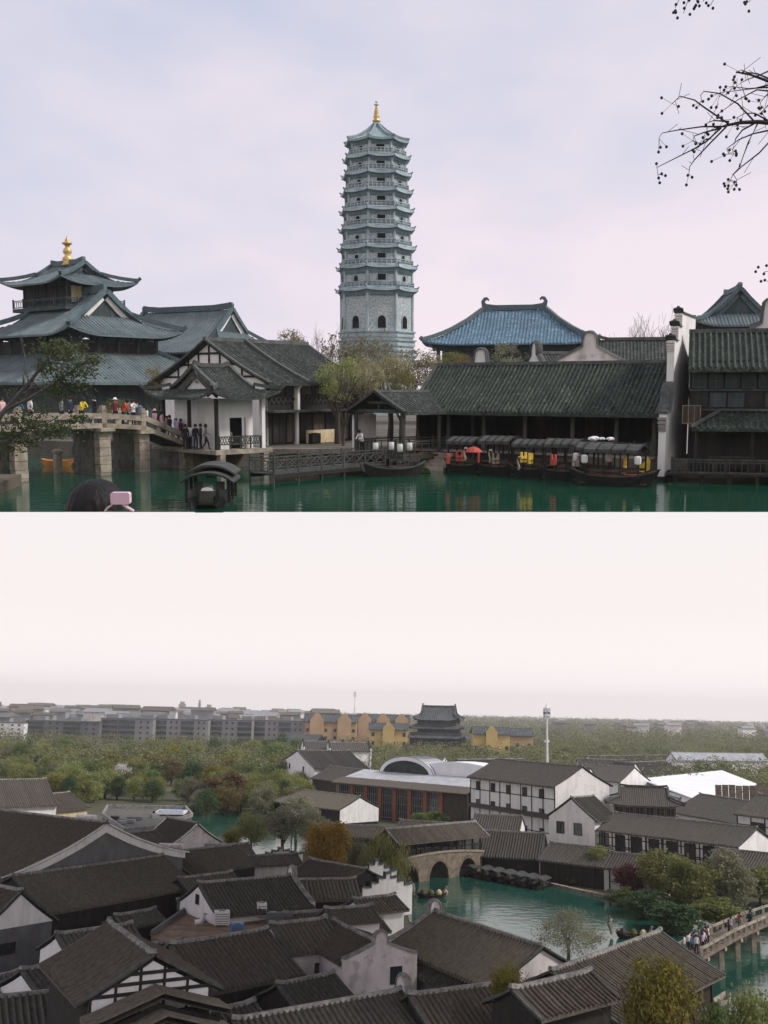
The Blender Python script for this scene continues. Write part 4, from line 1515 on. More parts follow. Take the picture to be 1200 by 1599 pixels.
# ------------------------------------------------------------------ stone bridge
def bridge():
    P1, P2, P4 = UG(40, 752), UG(166, 741), UG(301, 731)
    d = (P4 - P1).normalized()
    ang = math.atan2(d.y, d.x)
    M = TR((P2.x, P2.y, 0), ang)
    Mi = M.inverted()
    xs = [(Mi @ UG(px, py)).x for px, py in ((40, 752), (166, 741), (238, 737), (301, 731))]
    xs = [xs[0] - 4.2] + xs
    th = thing('stone_bridge', 'old pale stone beam bridge on square piers with people crossing, left', 'bridge', M)
    top = [2.75, 2.75, 2.75, 2.5, 1.25]
    W = 2.9
    for i, (x, zt) in enumerate(zip(xs, top)):
        po = MB()
        po.box((x, W / 2 + .1, zt / 2 - .2), (.66, W - .4, zt + .36))
        pier = po.build('pier', 'stone_dark', th)
        n = max(3, int(zt / .42))
        hh = (zt + .4) / n
        for k in range(n):
            b = MB()
            jx = rnd.uniform(-.02, .02)
            b.box((x + jx, .28, -.4 + hh * (k + .5)), (.82 + rnd.uniform(-.04, .04), .56, hh - .025))
            b.build('stone_block', 'stone_pale', pier)
            for q in range(3):
                b = MB()
                b.box((x - .02, .95 + .75 * q + (.18 if k % 2 else 0), -.4 + hh * (k + .5)), (.76 + rnd.uniform(-.03, .03), .72, hh - .02))
                b.build('stone_block', 'stone_dark', pier)
        c = MB()
        c.box((x, W / 2, zt + .1), (1.1, W + .7, .22))
        c.build('pier_cap', 'stone_pale', th)
    # decks, fascia beams, rails, posts
    zd = [z + .2 for z in top]
    zd0 = [2.95, 2.95, 2.95, 2.72, 1.42]
    for i in range(len(xs) - 1):
        for yy in (0.02, W - .3):
            b = MB()
            b.sweep([(xs[i], yy + .15, zd0[i]), (xs[i + 1], yy + .15, zd0[i + 1])], .34, .3, 0)
            b.build('fascia_beam', 'stone_pale', th)
            r = MB()
            r.sweep([(xs[i] + .15, yy + .15, zd0[i] + .62), (xs[i + 1] - .15, yy + .15, zd0[i + 1] + .62)], .32, .34, -.03)
            r.build('handrail', 'stone_pale', th)
            for q in (.33, .67):
                s = MB()
                x = xs[i] + (xs[i + 1] - xs[i]) * q
                z = zd0[i] + (zd0[i + 1] - zd0[i]) * q
                s.box((x, yy + .15, z + .45), (.22, .2, .36))
                s.build('baluster', 'stone_pale', th)
        dk = MB()
        dk.sweep([(xs[i], W / 2, zd0[i]), (xs[i + 1], W / 2, zd0[i + 1])], W - .4, .24, 0)
        dk.build('deck_slab', 'stone_dark', th)
    for i in range(len(xs)):
        for yy in (.17, W - .15):
            p = MB()
            z = zd0[i] + .1
            p.box((xs[i], yy, z + .45), (.34, .34, 1.1))
            p.box((xs[i], yy, z + 1.05), (.40, .40, .12))
            p.box((xs[i], yy, z + 1.2), (.30, .30, .2))
            p.build('post', 'stone_pale', th)
    # stepped foot at the quay
    for k in range(4):
        s = MB()
        s.box((xs[-1] + .45 + .4 * k, W / 2, 1.3 - .1 * k), (.42, W, .3))
        s.build('step', 'stone_pale', th)
    for k in range(2):
        p = MB()
        p.box((xs[-1] + .9 + .9 * k, .15, 1.55 - .1 * k), (.3, .3, .95))
        p.build('post', 'stone_pale', th)
    return M, xs
BM, BX = bridge()
mb = MB()       # stone abutment block where the bridge meets the quay
tag(mb.box((0, 0, .4), (1.9, 1.2, 1.6)).build('bridge_abutment', 'stone_brown', None, M=BM @ TR((BX[-1] + 1.3, .5, 0))), 'brown stone abutment between bridge foot and waterside pavilion', 'wall')

def on_bridge(x, y):
    zs = [2.95, 2.95, 2.95, 2.72, 1.42, 1.2]
    X = BX + [BX[-1] + 2]
    for i in range(5):
        if X[i] <= x <= X[i + 1]:
            z = zs[i] + (zs[i + 1] - zs[i]) * (x - X[i]) / (X[i + 1] - X[i])
            break
    else:
        z = 2.95
    return (BM @ Vector((x, y, z + .24)))
def bx(px, yloc=.8):
    """bridge x whose point at rail depth appears at column px"""
    lo, hi = -14.0, 8.0
    for _ in range(40):
        m = (lo + hi) / 2
        p = BM @ Vector((m, yloc, 4))
        if 600 + F * p.x / p.y < px:
            lo = m
        else:
            hi = m
    return lo
FACE = BM.to_euler().z
for px, yl, top, legs, pose, hat, dr, lab in (
    (6, 1.0, 'cloth_pink', 'cloth_grey', 'stand', None, 0, 'person in pale pink top at left end of the stone bridge'),
    (28, .9, 'cloth_blue', 'cloth_navy', 'lean', None, .2, 'person in blue jacket leaning on stone bridge rail behind the tree'),
    (50, 1.2, 'cloth_white', 'cloth_black', 'stand', None, 1.5, 'person in white patterned top on stone bridge behind the tree'),
    (129, .75, 'cloth_yellow', 'cloth_black', 'lean', None, .1, 'person in bright yellow top leaning on the stone bridge rail'),
    (182, .9, 'cloth_maroon', 'cloth_black', 'stand', 'white_paint', -.4, 'person in maroon top and white hat on stone bridge'),
    (194, .8, 'cloth_red', 'cloth_black', 'lean', None, .7, 'person in bright red jacket bending over the bridge rail'),
    (210, .9, 'cloth_white', 'cloth_black', 'photo', None, 0, 'person in white top holding up a phone on the bridge'),
    (220, 1.0, 'cloth_blue', 'cloth_jeans', 'stand', None, 1.8, 'person in blue denim coat beside the bridge post'),
    (243, 1.3, 'cloth_pink', 'cloth_grey', 'walk', 'cloth_pink', 1.6, 'person in pink top and pink hat at the bridge slope top'),
    (254, 1.1, 'cloth_pink', 'cloth_navy', 'stand', None, .5, 'person in rose top walking down the bridge slope'),
    (266, 1.2, 'cloth_black', 'cloth_white', 'walk', None, -1.5, 'person in black and white halfway down the bridge slope'),
    (98, 1.1, 'cloth_grey', 'cloth_black', 'walk', None, 1.5, 'person in grey top on bridge left of the yellow top'),
    (112, 1.4, 'cloth_navy', 'cloth_black', 'stand', None, .3, 'person in navy top just left of the yellow top on bridge'),
    (150, 1.5, 'cloth_black', 'cloth_navy', 'walk', None, -1.4, 'person in black between yellow top and bridge post'),
    (202, 1.6, 'cloth_teal', 'cloth_black', 'stand', None, .8, 'person in teal top behind the bright red jacket'),
    (230, 1.5, 'cloth_white', 'cloth_grey', 'walk', None, 1.5, 'person in white shirt right of denim coat on bridge'),
    (262, 1.7, 'cloth_grey', 'cloth_black', 'walk', None, -1.5, 'person in grey behind the black and white figure on slope'),
    (283, 1.4, 'cloth_maroon', 'cloth_black', 'walk', None, -1.5, 'person in maroon top at lowest part of bridge slope'),
    (276, 1.0, 'cloth_lilac', 'cloth_grey', 'walk', 'white_paint', -1.5, 'person in lilac shirt and white hat low on bridge slope')):
    for nm in (hat,):
        if nm and nm not in MATS:
            mat(nm, SHIRT[nm], SHIRT[nm], rough=.8)
    x = bx(px, yl)
    person(lab, on_bridge(x, yl), FACE + dr, top, legs, pose, 1.0, hat, 'people on the stone bridge')
for k, (px, py, top, legs, pose, lab) in enumerate((
    (290, 703, 'cloth_black', 'cloth_black', 'stand', 'leftmost person in black between bridge foot and pavilion'),
    (297, 702, 'cloth_white', 'cloth_black', 'walk', 'person in white shirt at the bridge foot'),
    (306, 703, 'cloth_black', 'cloth_navy', 'stand', 'person in black coat at the bridge foot'),
    (314, 702, 'cloth_navy', 'cloth_black', 'stand', 'person in navy coat under the pavilion eave'),
    (322, 703, 'cloth_grey', 'cloth_black', 'walk', 'person in grey top beside the dark corner column'))):
    p = UG(px, py, 1.35)
    p.z = 1.35
    person(lab, p, rnd.uniform(0, 6), top, legs, pose, 1.0, None, 'people by the pavilion')
p = UP(358, 690, 69.2)
person('person in grey top inside the pavilion opening', (p.x, p.y, 1.1), R(20), 'cloth_grey', 'cloth_black', 'stand', .95, None, 'people by the pavilion')
p = UP(566, 690, 68.0)
person('person in white top standing at dock entrance', (p.x, p.y, 1.05), R(-40), 'cloth_white', 'cloth_black', 'lean', 1.0)

# ------------------------------------------------------------------ wooden dock
def dock():
    A, B = UG(429, 740, .55), UG(603, 724, .55)
    d = (B - A)
    L = d.length
    ang = math.atan2(d.y, d.x)
    M = TR((A.x, A.y, .55), ang)
    th = thing('wooden_dock', 'grey wooden dock with cross braced railings on posts in green water', 'dock', M)
    W = 2.1
    n = 26
    for i in range(n):
        p = MB()
        p.box((L * (i + .5) / n, W / 2, -.03), (L / n - .025, W, .07))
        p.build('plank', 'wood_grey', th)
    for y in (.05, W - .05):
        b = MB()
        b.box((L / 2, y, -.18), (L, .14, .2))
        b.build('beam', 'wood_dark', th)
    m = 5
    for y in (.06, W - .06):
        for i in range(m + 1):
            p = MB()
            x = L * i / m
            p.tube([(x, y, -.75 - .2), (x, y, 1.05)], .065, 7)
            p.build('post', 'wood_grey', th)
        for i in range(m):
            r = MB()
            x0, x1 = L * i / m + .06, L * (i + 1) / m - .06
            for z in (.92, .74, .12):
                r.sweep([(x0, y, z), (x1, y, z)], .05, .06)
            xm = (x0 + x1) / 2
            for a, b in ((x0, xm), (xm, x1)):
                r.sweep([(a, y, .15), (b, y, .74)], .04, .05)
                r.sweep([(a, y + .012, .74), (b, y + .012, .15)], .04, .05)
                r.sweep([(b, y, .12), (b, y, .92)], .045, .045)
            r.build('railing', 'wood_grey', th)
    r = MB()
    rail(r, (0, .06, 0), (0, W - .06, 0), .9, 1, 2, .08, .05, .06)
    r.build('end_railing', 'wood_grey', th)
dock()
for px, py, d, nm in ((587, 697, 66.5, 'leftmost of four white lanterns by the wooden dock'), (611.5, 696, 67, 'second white lantern from left by the wooden dock'), (625, 699, 65.6, 'third white lantern from left by the wooden dock'), (640, 697, 66.5, 'rightmost of four white lanterns beside the boat')):
    p = UP(px, py, d)
    th = thing('dock_lantern', nm, 'lantern', TR((p.x, p.y, 0)), 'white lanterns by the dock')
    m = MB()
    m.lathe([(.10, p.z - .28), (.17, p.z - .24), (.18, p.z), (.17, p.z + .22), (.10, p.z + .26)], 10)
    m.build('lantern_body', 'lantern_white', th, smooth=True)
    m = MB()
    m.tube([(0, .22, -.3), (0, .22, p.z + .45)], .04, 6)
    m.sweep([(0, .24, p.z + .40), (0, -.04, p.z + .40)], .04, .05)
    m.tube([(0, 0, p.z + .25), (0, 0, p.z + .42)], .015, 5)
    m.build('post', 'wood_dark', th)
    m = MB()
    m.lathe([(.12, p.z + .25), (.13, p.z + .28), (.05, p.z + .31)], 10)
    m.build('cap', 'black_paint', th)

# ------------------------------------------------------------------ boats
def hull(mb, L, W, H, sheer=.35, n=12, bow=1.0):
    """open hull with flat bottom, thick sides; x fore-and-aft, waterline z=0"""
    o = len(mb.v)
    for i in range(n + 1):
        t = -1 + 2 * i / n
        w = W / 2 * (1 - .55 * abs(t) ** 3.2)
        z = H + sheer * abs(t) ** 2.4
        kz = -.25 + .45 * max(0, abs(t) - .7) / .3
        x = t * L / 2
        xb = x * .9
        mb.v += [(xb, -w * .75, kz), (x, -w, z), (x, -w + .09, z), (xb, -w * .7, kz + .12), (xb, w * .7, kz + .12), (x, w - .09, z), (x, w, z), (xb, w * .75, kz)]
    for i in range(n):
        a = o + i * 8
        for k in range(8):
            k2 = (k + 1) % 8
            mb.f.append((a + k, a + k2, a + 8 + k2, a + 8 + k))
    mb.f.append(tuple(o + k for k in range(8)))
    mb.f.append(tuple(o + n * 8 + k for k in reversed(range(8))))
def canopy_boat(label, M, L=6.4, W=1.9, roofm='black_canvas', extra=None, group='canopied boats moored in a row', lant=False):
    th = thing('canopy_boat', label, 'boat', M, group)
    h = MB()
    hull(h, L, W, .42, .3)
    h.build('hull', 'black_paint', th)
    g = MB()
    for s_ in (-1, 1):
        g.sweep([(t * L / 2, s_ * (W / 2 * (1 - .55 * abs(t) ** 3.2)), .42 + .3 * abs(t) ** 2.4) for t in [-1 + i / 6 for i in range(13)]], .1, .07)
    g.build('gunwale', 'wood_mid', th)
    d = MB()
    d.box((0, 0, .12), (L * .78, W * .72, .06))
    d.build('deck', 'wood_mid', th)
    r = MB()
    n = 8
    ol = [(-W / 2 - .12, 1.62)] + [((-1 + 2 * i / n) * (W / 2 + .1), 1.70 + .24 * math.cos((-1 + 2 * i / n) * 1.5)) for i in range(n + 1)] + [(W / 2 + .12, 1.62)]
    ol2 = ol + [(a, b - .06) for a, b in reversed(ol)]
    r.prism(ol2, 'x', -L * .33, L * .33)
    ro = r.build('canopy', roofm, th)
    for i in range(5):
        rb = MB()
        x = -L * .33 + L * .66 * i / 4
        rb.sweep([(x, a, b + .004) for a, b in ol], .07, .03)
        rb.build('rib', 'wood_dark', ro)
    for x in (-L * .31, -L * .1, L * .1, L * .31):
        for s_ in (-1, 1):
            p = MB()
            p.box((x, s_ * (W / 2 - .06), 1.02), (.07, .07, 1.24))
            p.build('post', 'wood_dark', th)
    for s_ in (-1, 1):
        b = MB()
        b.box((0, s_ * (W / 2 - .35), .42), (L * .6, .42, .12))
        b.build('seat_cushion', 'red_cloth', th)
        bb = MB()
        bb.box((0, s_ * (W / 2 - .12), .72), (L * .6, .05, .12))
        bb.box((0, s_ * (W / 2 - .12), .52), (L * .6, .04, .05))
        bb.build('seat_back', 'wood_mid', th)
    t = MB()
    t.box((0, 0, .55), (.9, .5, .06))
    t.box((0, 0, .34), (.1, .1, .4))
    t.build('table', 'wood_mid', th)
    if lant:
        for x in (-L * .31, L * .31):
            l = MB()
            l.lathe([(.08, -.2), (.15, -.16), (.16, 0), (.15, .16), (.08, .2)], 9, (x, -W / 2 - .08, 1.25))
            l.build('lantern', 'lantern_white', th)
    return th
BS = [UG(px, py) for px, py in ((712, 741), (764, 744), (815, 748), (866, 752), (914, 756), (958, 760))]
blab = ['leftmost canopied boat with red cushions beside stone steps', 'second canopied boat from left with red parasol in front', 'third canopied boat from left with yellow vests at its end', 'fourth canopied boat from left, between yellow vests and red vest', 'fifth canopied boat from left with white bundles on roof', 'rightmost canopied boat with two white lanterns and yellow cloth']
for i, p in enumerate(BS):
    canopy_boat(blab[i], TR((p.x + .9, p.y + 1.5, 0), R(-34 + 3 * i), 1.2 + .06 * (i % 2)) if i < 5 else TR((p.x + .35, p.y + 1.1, 0), R(-26), 1.2), 2.5 if i < 5 else 4.0, 1.7, 'black_canvas', lant=(i >= 4))
def blob(name, label, cat, p, size, m, seed=0, group=None):
    rg = random.Random(seed)
    bm = bmesh.new()
    bmesh.ops.create_icosphere(bm, subdivisions=3, radius=1)
    for v in bm.verts:
        n_ = mnoise.noise(v.co * 2.1 + Vector((seed * 3.1, 0, 0)))
        v.co = Vector((v.co.x * size[0], v.co.y * size[1], v.co.z * size[2])) * (1 + .35 * n_)
    me = bpy.data.meshes.new(name)
    bm.to_mesh(me)
    bm.free()
    me.materials.append(MATS[m])
    o = bpy.data.objects.new(name, me)
    COL.objects.link(o)
    o.matrix_world = FR @ TR(p)
    return tag(o, label, cat, group)
# life vests, rings, parasol and bundles hung on the boats
def ring_thing(name, label, cat, p, R_, r_, m, rz=0):
    mb_ = MB()
    n = 16
    pts = [(R_ * math.cos(2 * math.pi * i / n), 0, R_ * math.sin(2 * math.pi * i / n)) for i in range(n + 1)]
    mb_.tube(pts, r_, 7)
    return tag(mb_.build(name, m, None, True, TR(p, rz)), label, cat)
def vest(label, p, m, rz=0.0):
    th = thing('life_vest', label, 'life vest', TR(p, rz), 'life vests hung on the boats')
    for s_ in (-1, 1):
        b = MB()
        b.prism([(s_ * .02, -.3), (s_ * .22, -.3), (s_ * .24, .05), (s_ * .19, .3), (s_ * .12, .32), (s_ * .1, .12), (s_ * .02, .02)], 'y', -.06, .06)
        b.build('front_panel', m, th)
    b = MB()
    b.box((0, -.07, -.12), (.46, .02, .05))
    b.build('strap', 'black_paint', th)
for i, (px, py, d, m, lab) in enumerate(((718, 712, 60.8, 'red_cloth', 'red life vest hanging on the leftmost canopied boat'), (774, 716, 61.5, 'stone_brown', 'brown life vest hanging on third canopied boat'), (818, 714, 60.6, 'yellow_cloth', 'yellow life vest under fourth canopy'), (829, 716, 60.6, 'yellow_cloth', 'right hand yellow life vest under the fourth canopy'), (977, 722, 57.5, 'yellow_cloth', 'yellow life vest on the rightmost canopied boat'), (748, 714, 60.9, 'red_cloth', 'red life vest hanging right of the red parasol'), (700, 716, 61.6, 'red_cloth', 'red life vest at the left end of boat row'), (865, 718, 59.6, 'red_cloth', 'red life vest under the fifth canopy'), (900, 720, 59.0, 'stone_pale', 'pale life vest left of two white lanterns'))):
    p = UP(px, py, d)
    vest(lab, p, m, .3 * i)
p = UP(740, 706, 63)
th = thing('parasol', 'small red parasol beside the second boat canopy', 'parasol', TR(p))
m = MB()
m.lathe([(.04, .35), (.32, .25), (.55, .02), (.50, -.02)][::-1], 12)
m.build('shade', 'red_cloth', th)
m = MB()
m.tube([(0, 0, -.7), (0, 0, .4)], .025, 6)
m.build('pole', 'wood_mid', th)
for px, py, d, lab in ((726, 708, 61.4, 'pale swan neck boat ornament beside red parasol'), (765, 711, 61.5, 'pale swan neck ornament between second and third canopies'), (810, 722, 60.2, 'pale swan neck ornament by the yellow vests')):
    p = UP(px, py, d)
    m = MB()
    pts = [(0, 0, -.45), (.06, 0, -.28), (-.02, 0, -.06), (-.08, 0, .16), (.0, 0, .32), (.12, 0, .31), (.22, 0, .22)]
    m.tube(pts, [.08, .07, .055, .05, .055, .06, .02], 8)
    tag(m.build('swan_ornament', 'stone_pale', None, True, TR(p, .5)), lab, 'ornament', 'swan ornaments on the boats')
for i, (px, py, d, s_) in enumerate(((928, 700, 60.3, .34), (953, 701, 60.0, .24), (940, 702, 60.2, .2))):
    p = UP(px, py, d)
    p.z = 2.5
    blob('white_bundle', ('largest white cloth bundle on the fifth boat canopy', 'small white bundle right of the largest on boat canopy', 'middle white cloth bundle on the boat canopies')[i], 'bundle', p, (s_, s_ * .7, s_ * .42), 'white_paint', i, 'white bundles on the boat roofs')
p = UG(1006, 751)
m = MB()
m.prism([(-.5, .0), (.1, .55), (.3, .9), (.48, .6), (.45, .1), (.1, -.1)], 'y', -.03, .03)
tag(m.build('yellow_sheet', 'yellow_cloth', None, False, TR((p.x + .2, p.y + 1.2, .5), R(-30))), 'yellow cloth draped over stern right of last canopied boat', 'cloth')

def open_boat():
    p = UG(613, 744)
    th = thing('open_boat', 'open wooden rowing boat with curved prow moored beside the dock', 'boat', TR((p.x, p.y + .7, 0), R(24)))
    h = MB()
    hull(h, 4.2, 1.7, .45, .38)
    h.build('hull', 'wood_dark', th)
    g = MB()
    for s_ in (-1, 1):
        g.sweep([(t * 2.1, s_ * (.85 * (1 - .55 * abs(t) ** 3.2)), .45 + .38 * abs(t) ** 2.4) for t in [-1 + i / 6 for i in range(13)]], .1, .08)
    g.build('gunwale', 'wood_grey', th)
    d = MB()
    d.box((0, 0, .3), (3.0, 1.3, .06))
    d.build('deck', 'wood_mid', th)
    for x in (-.9, .2, 1.0):
        s = MB()
        s.box((x, 0, .5), (.3, 1.35, .06))
        s.build('thwart', 'wood_mid', th)
    r = MB()
    for s_ in (-1, 1):
        rail(r, (.1, s_ * .62, .45), (1.6, s_ * .5, .5), .5, 2, 5, .05, .03, .05)
    r.build('railing', 'wood_grey', th)
open_boat()
p = UG(655, 741)
blob('mooring_bundle', 'dark heap of reeds by the stone steps', 'bundle', (p.x, p.y + 1.2, .15), (.7, .5, .4), 'leaf_dark', 5)

def orange_boat():
    p = UG(84, 729)
    th = thing('orange_boat', 'small orange wooden boat under the bridge span', 'boat', TR((p.x, p.y + 1, 0), R(8)))
    h = MB()
    hull(h, 2.3, 1.2, .38, .16)
    h.build('hull', 'orange_wood', th)
    s = MB()
    s.box((0, 0, .3), (.3, .95, .05))
    s.build('thwart', 'orange_wood', th)
orange_boat()
p = UG(90, 716, .9)
m = MB()
m.lathe([(.3, -1.2), (.28, .3), (.34, .35), (.34, .5), (.2, .62)], 8, (p.x, p.y, .9))
tag(m.build('mooring_bollard', 'stone_pale', None), 'grey stone bollard behind the orange boat', 'bollard')

def near_boat():
    c = UP(332, 760, 48.4)
    th = thing('near_canopy_boat', 'black arched canopy boat seen end on in the foreground', 'boat', TR((c.x, 48.5, 0), R(92)), None)
    h = MB()
    hull(h, 5.2, 2.0, .40, .22)
    h.build('hull', 'black_paint', th)
    def arch(w, z0, rise, th_, x0, x1, name, m):
        n = 10
        ol = [((-1 + 2 * i / n) * w / 2, z0 + rise * (1 - abs(-1 + 2 * i / n) ** 2.2)) for i in range(n + 1)]
        b = MB()
        b.prism(ol + [(a, bb - th_) for a, bb in reversed(ol)], 'x', x0, x1)
        return b.build(name, m, th)
    arch(2.40, 1.22, .42, .10, -2.0, 1.2, 'canopy', 'black_canvas')
    arch(2.34, 1.52, .40, .09, -1.1, 1.6, 'upper_canopy', 'black_canvas')
    for k in range(3):
        arch(2.44, 1.18 - .0 * k, .42 - .02 * k, .05, -2.02 + .14 * k - .02, -1.98 + .14 * k, 'rib', 'wood_dark')
    for x in (-1.8, -.4, 1.0):
        for s_ in (-1, 1):
            p = MB()
            p.box((x, s_ * .96, .8), (.10, .14, 1.1))
            p.build('post', 'wood_dark', th)
    for s_ in (-1, 1):
        b = MB()
        b.box((-1.2, s_ * .5, .78), (.10, .42, .75))
        b.build('bulkhead_panel', 'wood_grey', th)
        q = MB()
        q.box((-1.9, s_ * .72, .62), (.06, .36, .5))
        q.build('side_panel', 'wood_grey', th)
    s = MB()
    ol = [(-.36, .25)] + [(.36 * math.cos(t), .68 + .22 * math.sin(t)) for t in (3.14, 2.6, 2.1, 1.57, 1.04, .54, 0)] + [(.36, .25)]
    s.prism(ol, 'x', -1.98, -1.86)
    s.build('chair_back', 'wood_grey', th)
    s = MB()
    s.prism([(-.30, .80), (.30, .80), (.22, .93), (0, .97), (-.22, .93)], 'x', -2.0, -1.985)
    s.build('chair_crest', 'white_paint', th)
    u = MB()
    u.box((-1.0, 0, 1.36), (.04, .34, .1))
    u.build('name_board', 'plaster_grey', th)
near_boat()

# ------------------------------------------------------------------ viewer in front: crown of a dark-haired head with a pink clip
def head():
    d = 3.6
    t = UP(153, 748, d)
    zcut = UPH - (d - .11) * (800 - 605) / F + .001
    bm = bmesh.new()
    bmesh.ops.create_icosphere(bm, subdivisions=5, radius=1)
    c = Vector((t.x - .003, d, t.z - .118))
    for v in bm.verts:
        a = math.atan2(v.co.y, v.co.x)
        n_ = .012 * math.sin(a * 23 + 4 * v.co.z) + .02 * mnoise.noise(v.co * 3)
        v.co = Vector((v.co.x * (.112 if v.co.x < 0 else .106), v.co.y * .11, v.co.z * .118)) * (1 + n_)
        v.co += c
        if v.co.z < c.z + .04 and v.co.x < c.x:
            v.co.x -= (c.z + .04 - v.co.z) * .25
    geo = bm.verts[:] + bm.edges[:] + bm.faces[:]
    bmesh.ops.bisect_plane(bm, geom=geo, plane_co=(0, 0, zcut), plane_no=(0, 0, 1), clear_inner=True)
    es = [e for e in bm.edges if e.is_boundary]
    bmesh.ops.holes_fill(bm, edges=es)
    me = bpy.data.meshes.new('person')
    bm.to_mesh(me)
    bm.free()
    me.polygons.foreach_set('use_smooth', [True] * len(me.polygons))
    me.materials.append(MATS['hair'])
    o = bpy.data.objects.new('person', me)
    COL.objects.link(o)
    o.matrix_world = FR.copy()
    tag(o, 'crown of dark haired person in foreground wearing pink headband clip', 'person')
    hs = MB()
    rg = random.Random(2)
    for k in range(70):
        an = rg.uniform(0, math.pi)
        x = c.x + .116 * math.cos(an)
        z = c.z + .112 * math.sin(an)
        if z < zcut + .012:
            continue
        dx = rg.uniform(-.012, .016) + .010 * math.cos(an)
        hs.tube([(x * 1.0, d + rg.uniform(-.03, .03), z - .004), (x + dx * .6, d, z + .004 * math.sin(an)), (x + dx * 1.3, d, max(zcut + .004, z - rg.uniform(.0, .02)))], [.0011, .0009, .0004], 3)
    hs.build('loose_hair', 'hair', o)
    q = MB()
    a, b = UP(174.5, 787, d - .13), UP(203.5, 768.5, d - .13)
    x0, x1, z0_, z1_ = a.x, b.x, a.z, b.z
    r = .005
    ol = [(x0 + r, z0_), (x1 - r, z0_), (x1, z0_ + r), (x1, z1_ - r), (x1 - r, z1_), (x0 + r, z1_), (x0, z1_ - r), (x0, z0_ + r)]
    q.prism(ol, 'y', d - .145, d - .115)
    q.build('hair_clip', 'pink', o)
    s = MB()
    y_ = d - .138
    zc = UPH - (y_ - .004) * (800 - 605) / F + .002
    def pt(px, py):
        v = UP(px, py, y_)
        return (v.x, v.y, max(v.z, zc))
    s.tube([pt(164, 799), pt(168, 793), pt(175, 788.5)], .0035, 6)
    s.tube([pt(192, 788), pt(200, 793), pt(209, 799)], .0055, 6)
    s.build('headband', 'pink', o)
head()

# ------------------------------------------------------------------ trees of the upper place
def near_tree():
    th = thing('bank_tree', 'olive green tree leaning over the bridge from left bank', 'tree', TR((-21.6, 55, .6)))
    M0 = Vector((-21.6, 55, .6))
    rg = random.Random(3)
    tr = MB()
    def pt(px, py, d):
        return UP(px, py, d) - M0
    limbs = [[(-45, 740, 55), (-25, 680, 55), (8, 640, 55), (45, 598, 54.6), (75, 560, 54.4), (92, 535, 54.2)],
             [(8, 640, 55), (40, 625, 54.6), (85, 598, 54.2), (118, 575, 54), (140, 560, 54)],
             [(45, 598, 54.6), (38, 570, 55), (40, 555, 55)],
             [(-25, 690, 55), (10, 690, 54.5), (45, 668, 54), (90, 660, 53.8), (130, 648, 53.6)],
             [(10, 690, 54.5), (50, 690, 54), (75, 705, 53.8)],
             [(85, 598, 54.2), (110, 606, 54), (132, 622, 54)],
             [(45, 668, 54), (70, 640, 54), (110, 635, 54)]]
    rad = [.20, .12, .06, .12, .07, .05, .06]
    for l, r in zip(limbs, rad):
        P = [pt(*q) for q in l]
        tr.tube(P, [max(.018, r * (1 - .85 * i / (len(P) - 1))) for i in range(len(P))], 6)
        for i in range(1, len(P)):
            for k in range(3):
                a = P[i - 1].lerp(P[i], rg.random())
                branch_rec(tr, a, Vector((rg.uniform(-.4, 1), rg.uniform(-.6, .6), rg.uniform(-.5, .9))).normalized(), r * .28, .75, 2, rg, 4, .6, .05, None, (2, 2), .008)
    tr.build('trunk', 'twig', th)
    cr_ = MB()
    for (px, py, d, r, n, fl) in ((78, 545, 54.4, .75, 330, .7), (108, 550, 54, .95, 420, .7), (132, 575, 54, .8, 330, .7), (100, 585, 54, .9, 380, .8), (70, 575, 54.4, .6, 190, .7), (90, 612, 54, .8, 240, .7), (125, 605, 54, .6, 150, .6), (148, 560, 54, .5, 130, .6),
                               (30, 655, 54, .9, 260, .5), (62, 672, 53.8, 1.0, 480, .5), (95, 668, 53.6, .9, 300, .5), (20, 678, 53.8, .8, 260, .5), (125, 652, 53.6, .45, 110, .5), (40, 690, 53.8, .7, 170, .5), (60, 640, 53.8, .7, 110, .6), (15, 700, 54, .6, 130, .5), (20, 610, 54.6, .6, 50, .6)):
        c = pt(px, py, d)
        for k in range(n):
            q = c + Vector((rg.gauss(0, .55) * r, rg.gauss(0, .5) * r, rg.gauss(0, .5) * r * fl))
            u = Vector((rg.gauss(0, 1), rg.gauss(0, 1), rg.gauss(0, .6))).normalized()
            w = u.orthogonal().normalized()
            w = Matrix.Rotation(rg.uniform(0, 6), 3, u) @ w
            s_ = rg.uniform(.06, .13)
            cr_.add([q - u * s_, q + w * s_ * .5, q + u * s_, q - w * s_ * .5], [(0, 1, 2, 3)])
    cr_.build('crown', 'leaf_bank', th)
near_tree()

def place_tree(px, py_top, py_base, d, name, label, rxp, leafm, shape='round', seed=1, **k):
    b = UP(px, py_base, d)
    t = UP(px, py_top, d)
    z = max(b.z, 1.15)
    return tree(name, label, (b.x, d, 1.15), t.z - 1.15, rxp * d / F, leafm, shape, seed, rz=(t.z - z) / 2, **k)
def place_bare(px, py_top, d, label, seed, m='twig', **k):
    t = UP(px, py_top, d)
    return bare_tree('bare_tree', label, (t.x, d, 1.15), (t.z - 1.15) * 1.12, seed, m, **k)
G1 = 'trees around the pagoda foot'
place_tree(453, 508, 575, 112, 'round_tree', 'pale olive round tree behind the half timbered house', 32, 'leaf_pale', seed=1, group=G1, ls=.05)
place_bare(492, 525, 106, 'grey bare tree standing left of the pagoda base', 11, group=G1, spread=.55)
place_bare(516, 505, 110, 'slender bare tree touching the left side of pagoda', 12, group=G1, spread=.5)
place_bare(556, 522, 104, 'wide bare willow tree in front of the pagoda base', 13, group=G1, buds='leaf_grey')
place_bare(580, 545, 100, 'fine twigged bare tree before the pagoda centre', 14, group=G1, buds='leaf_grey')
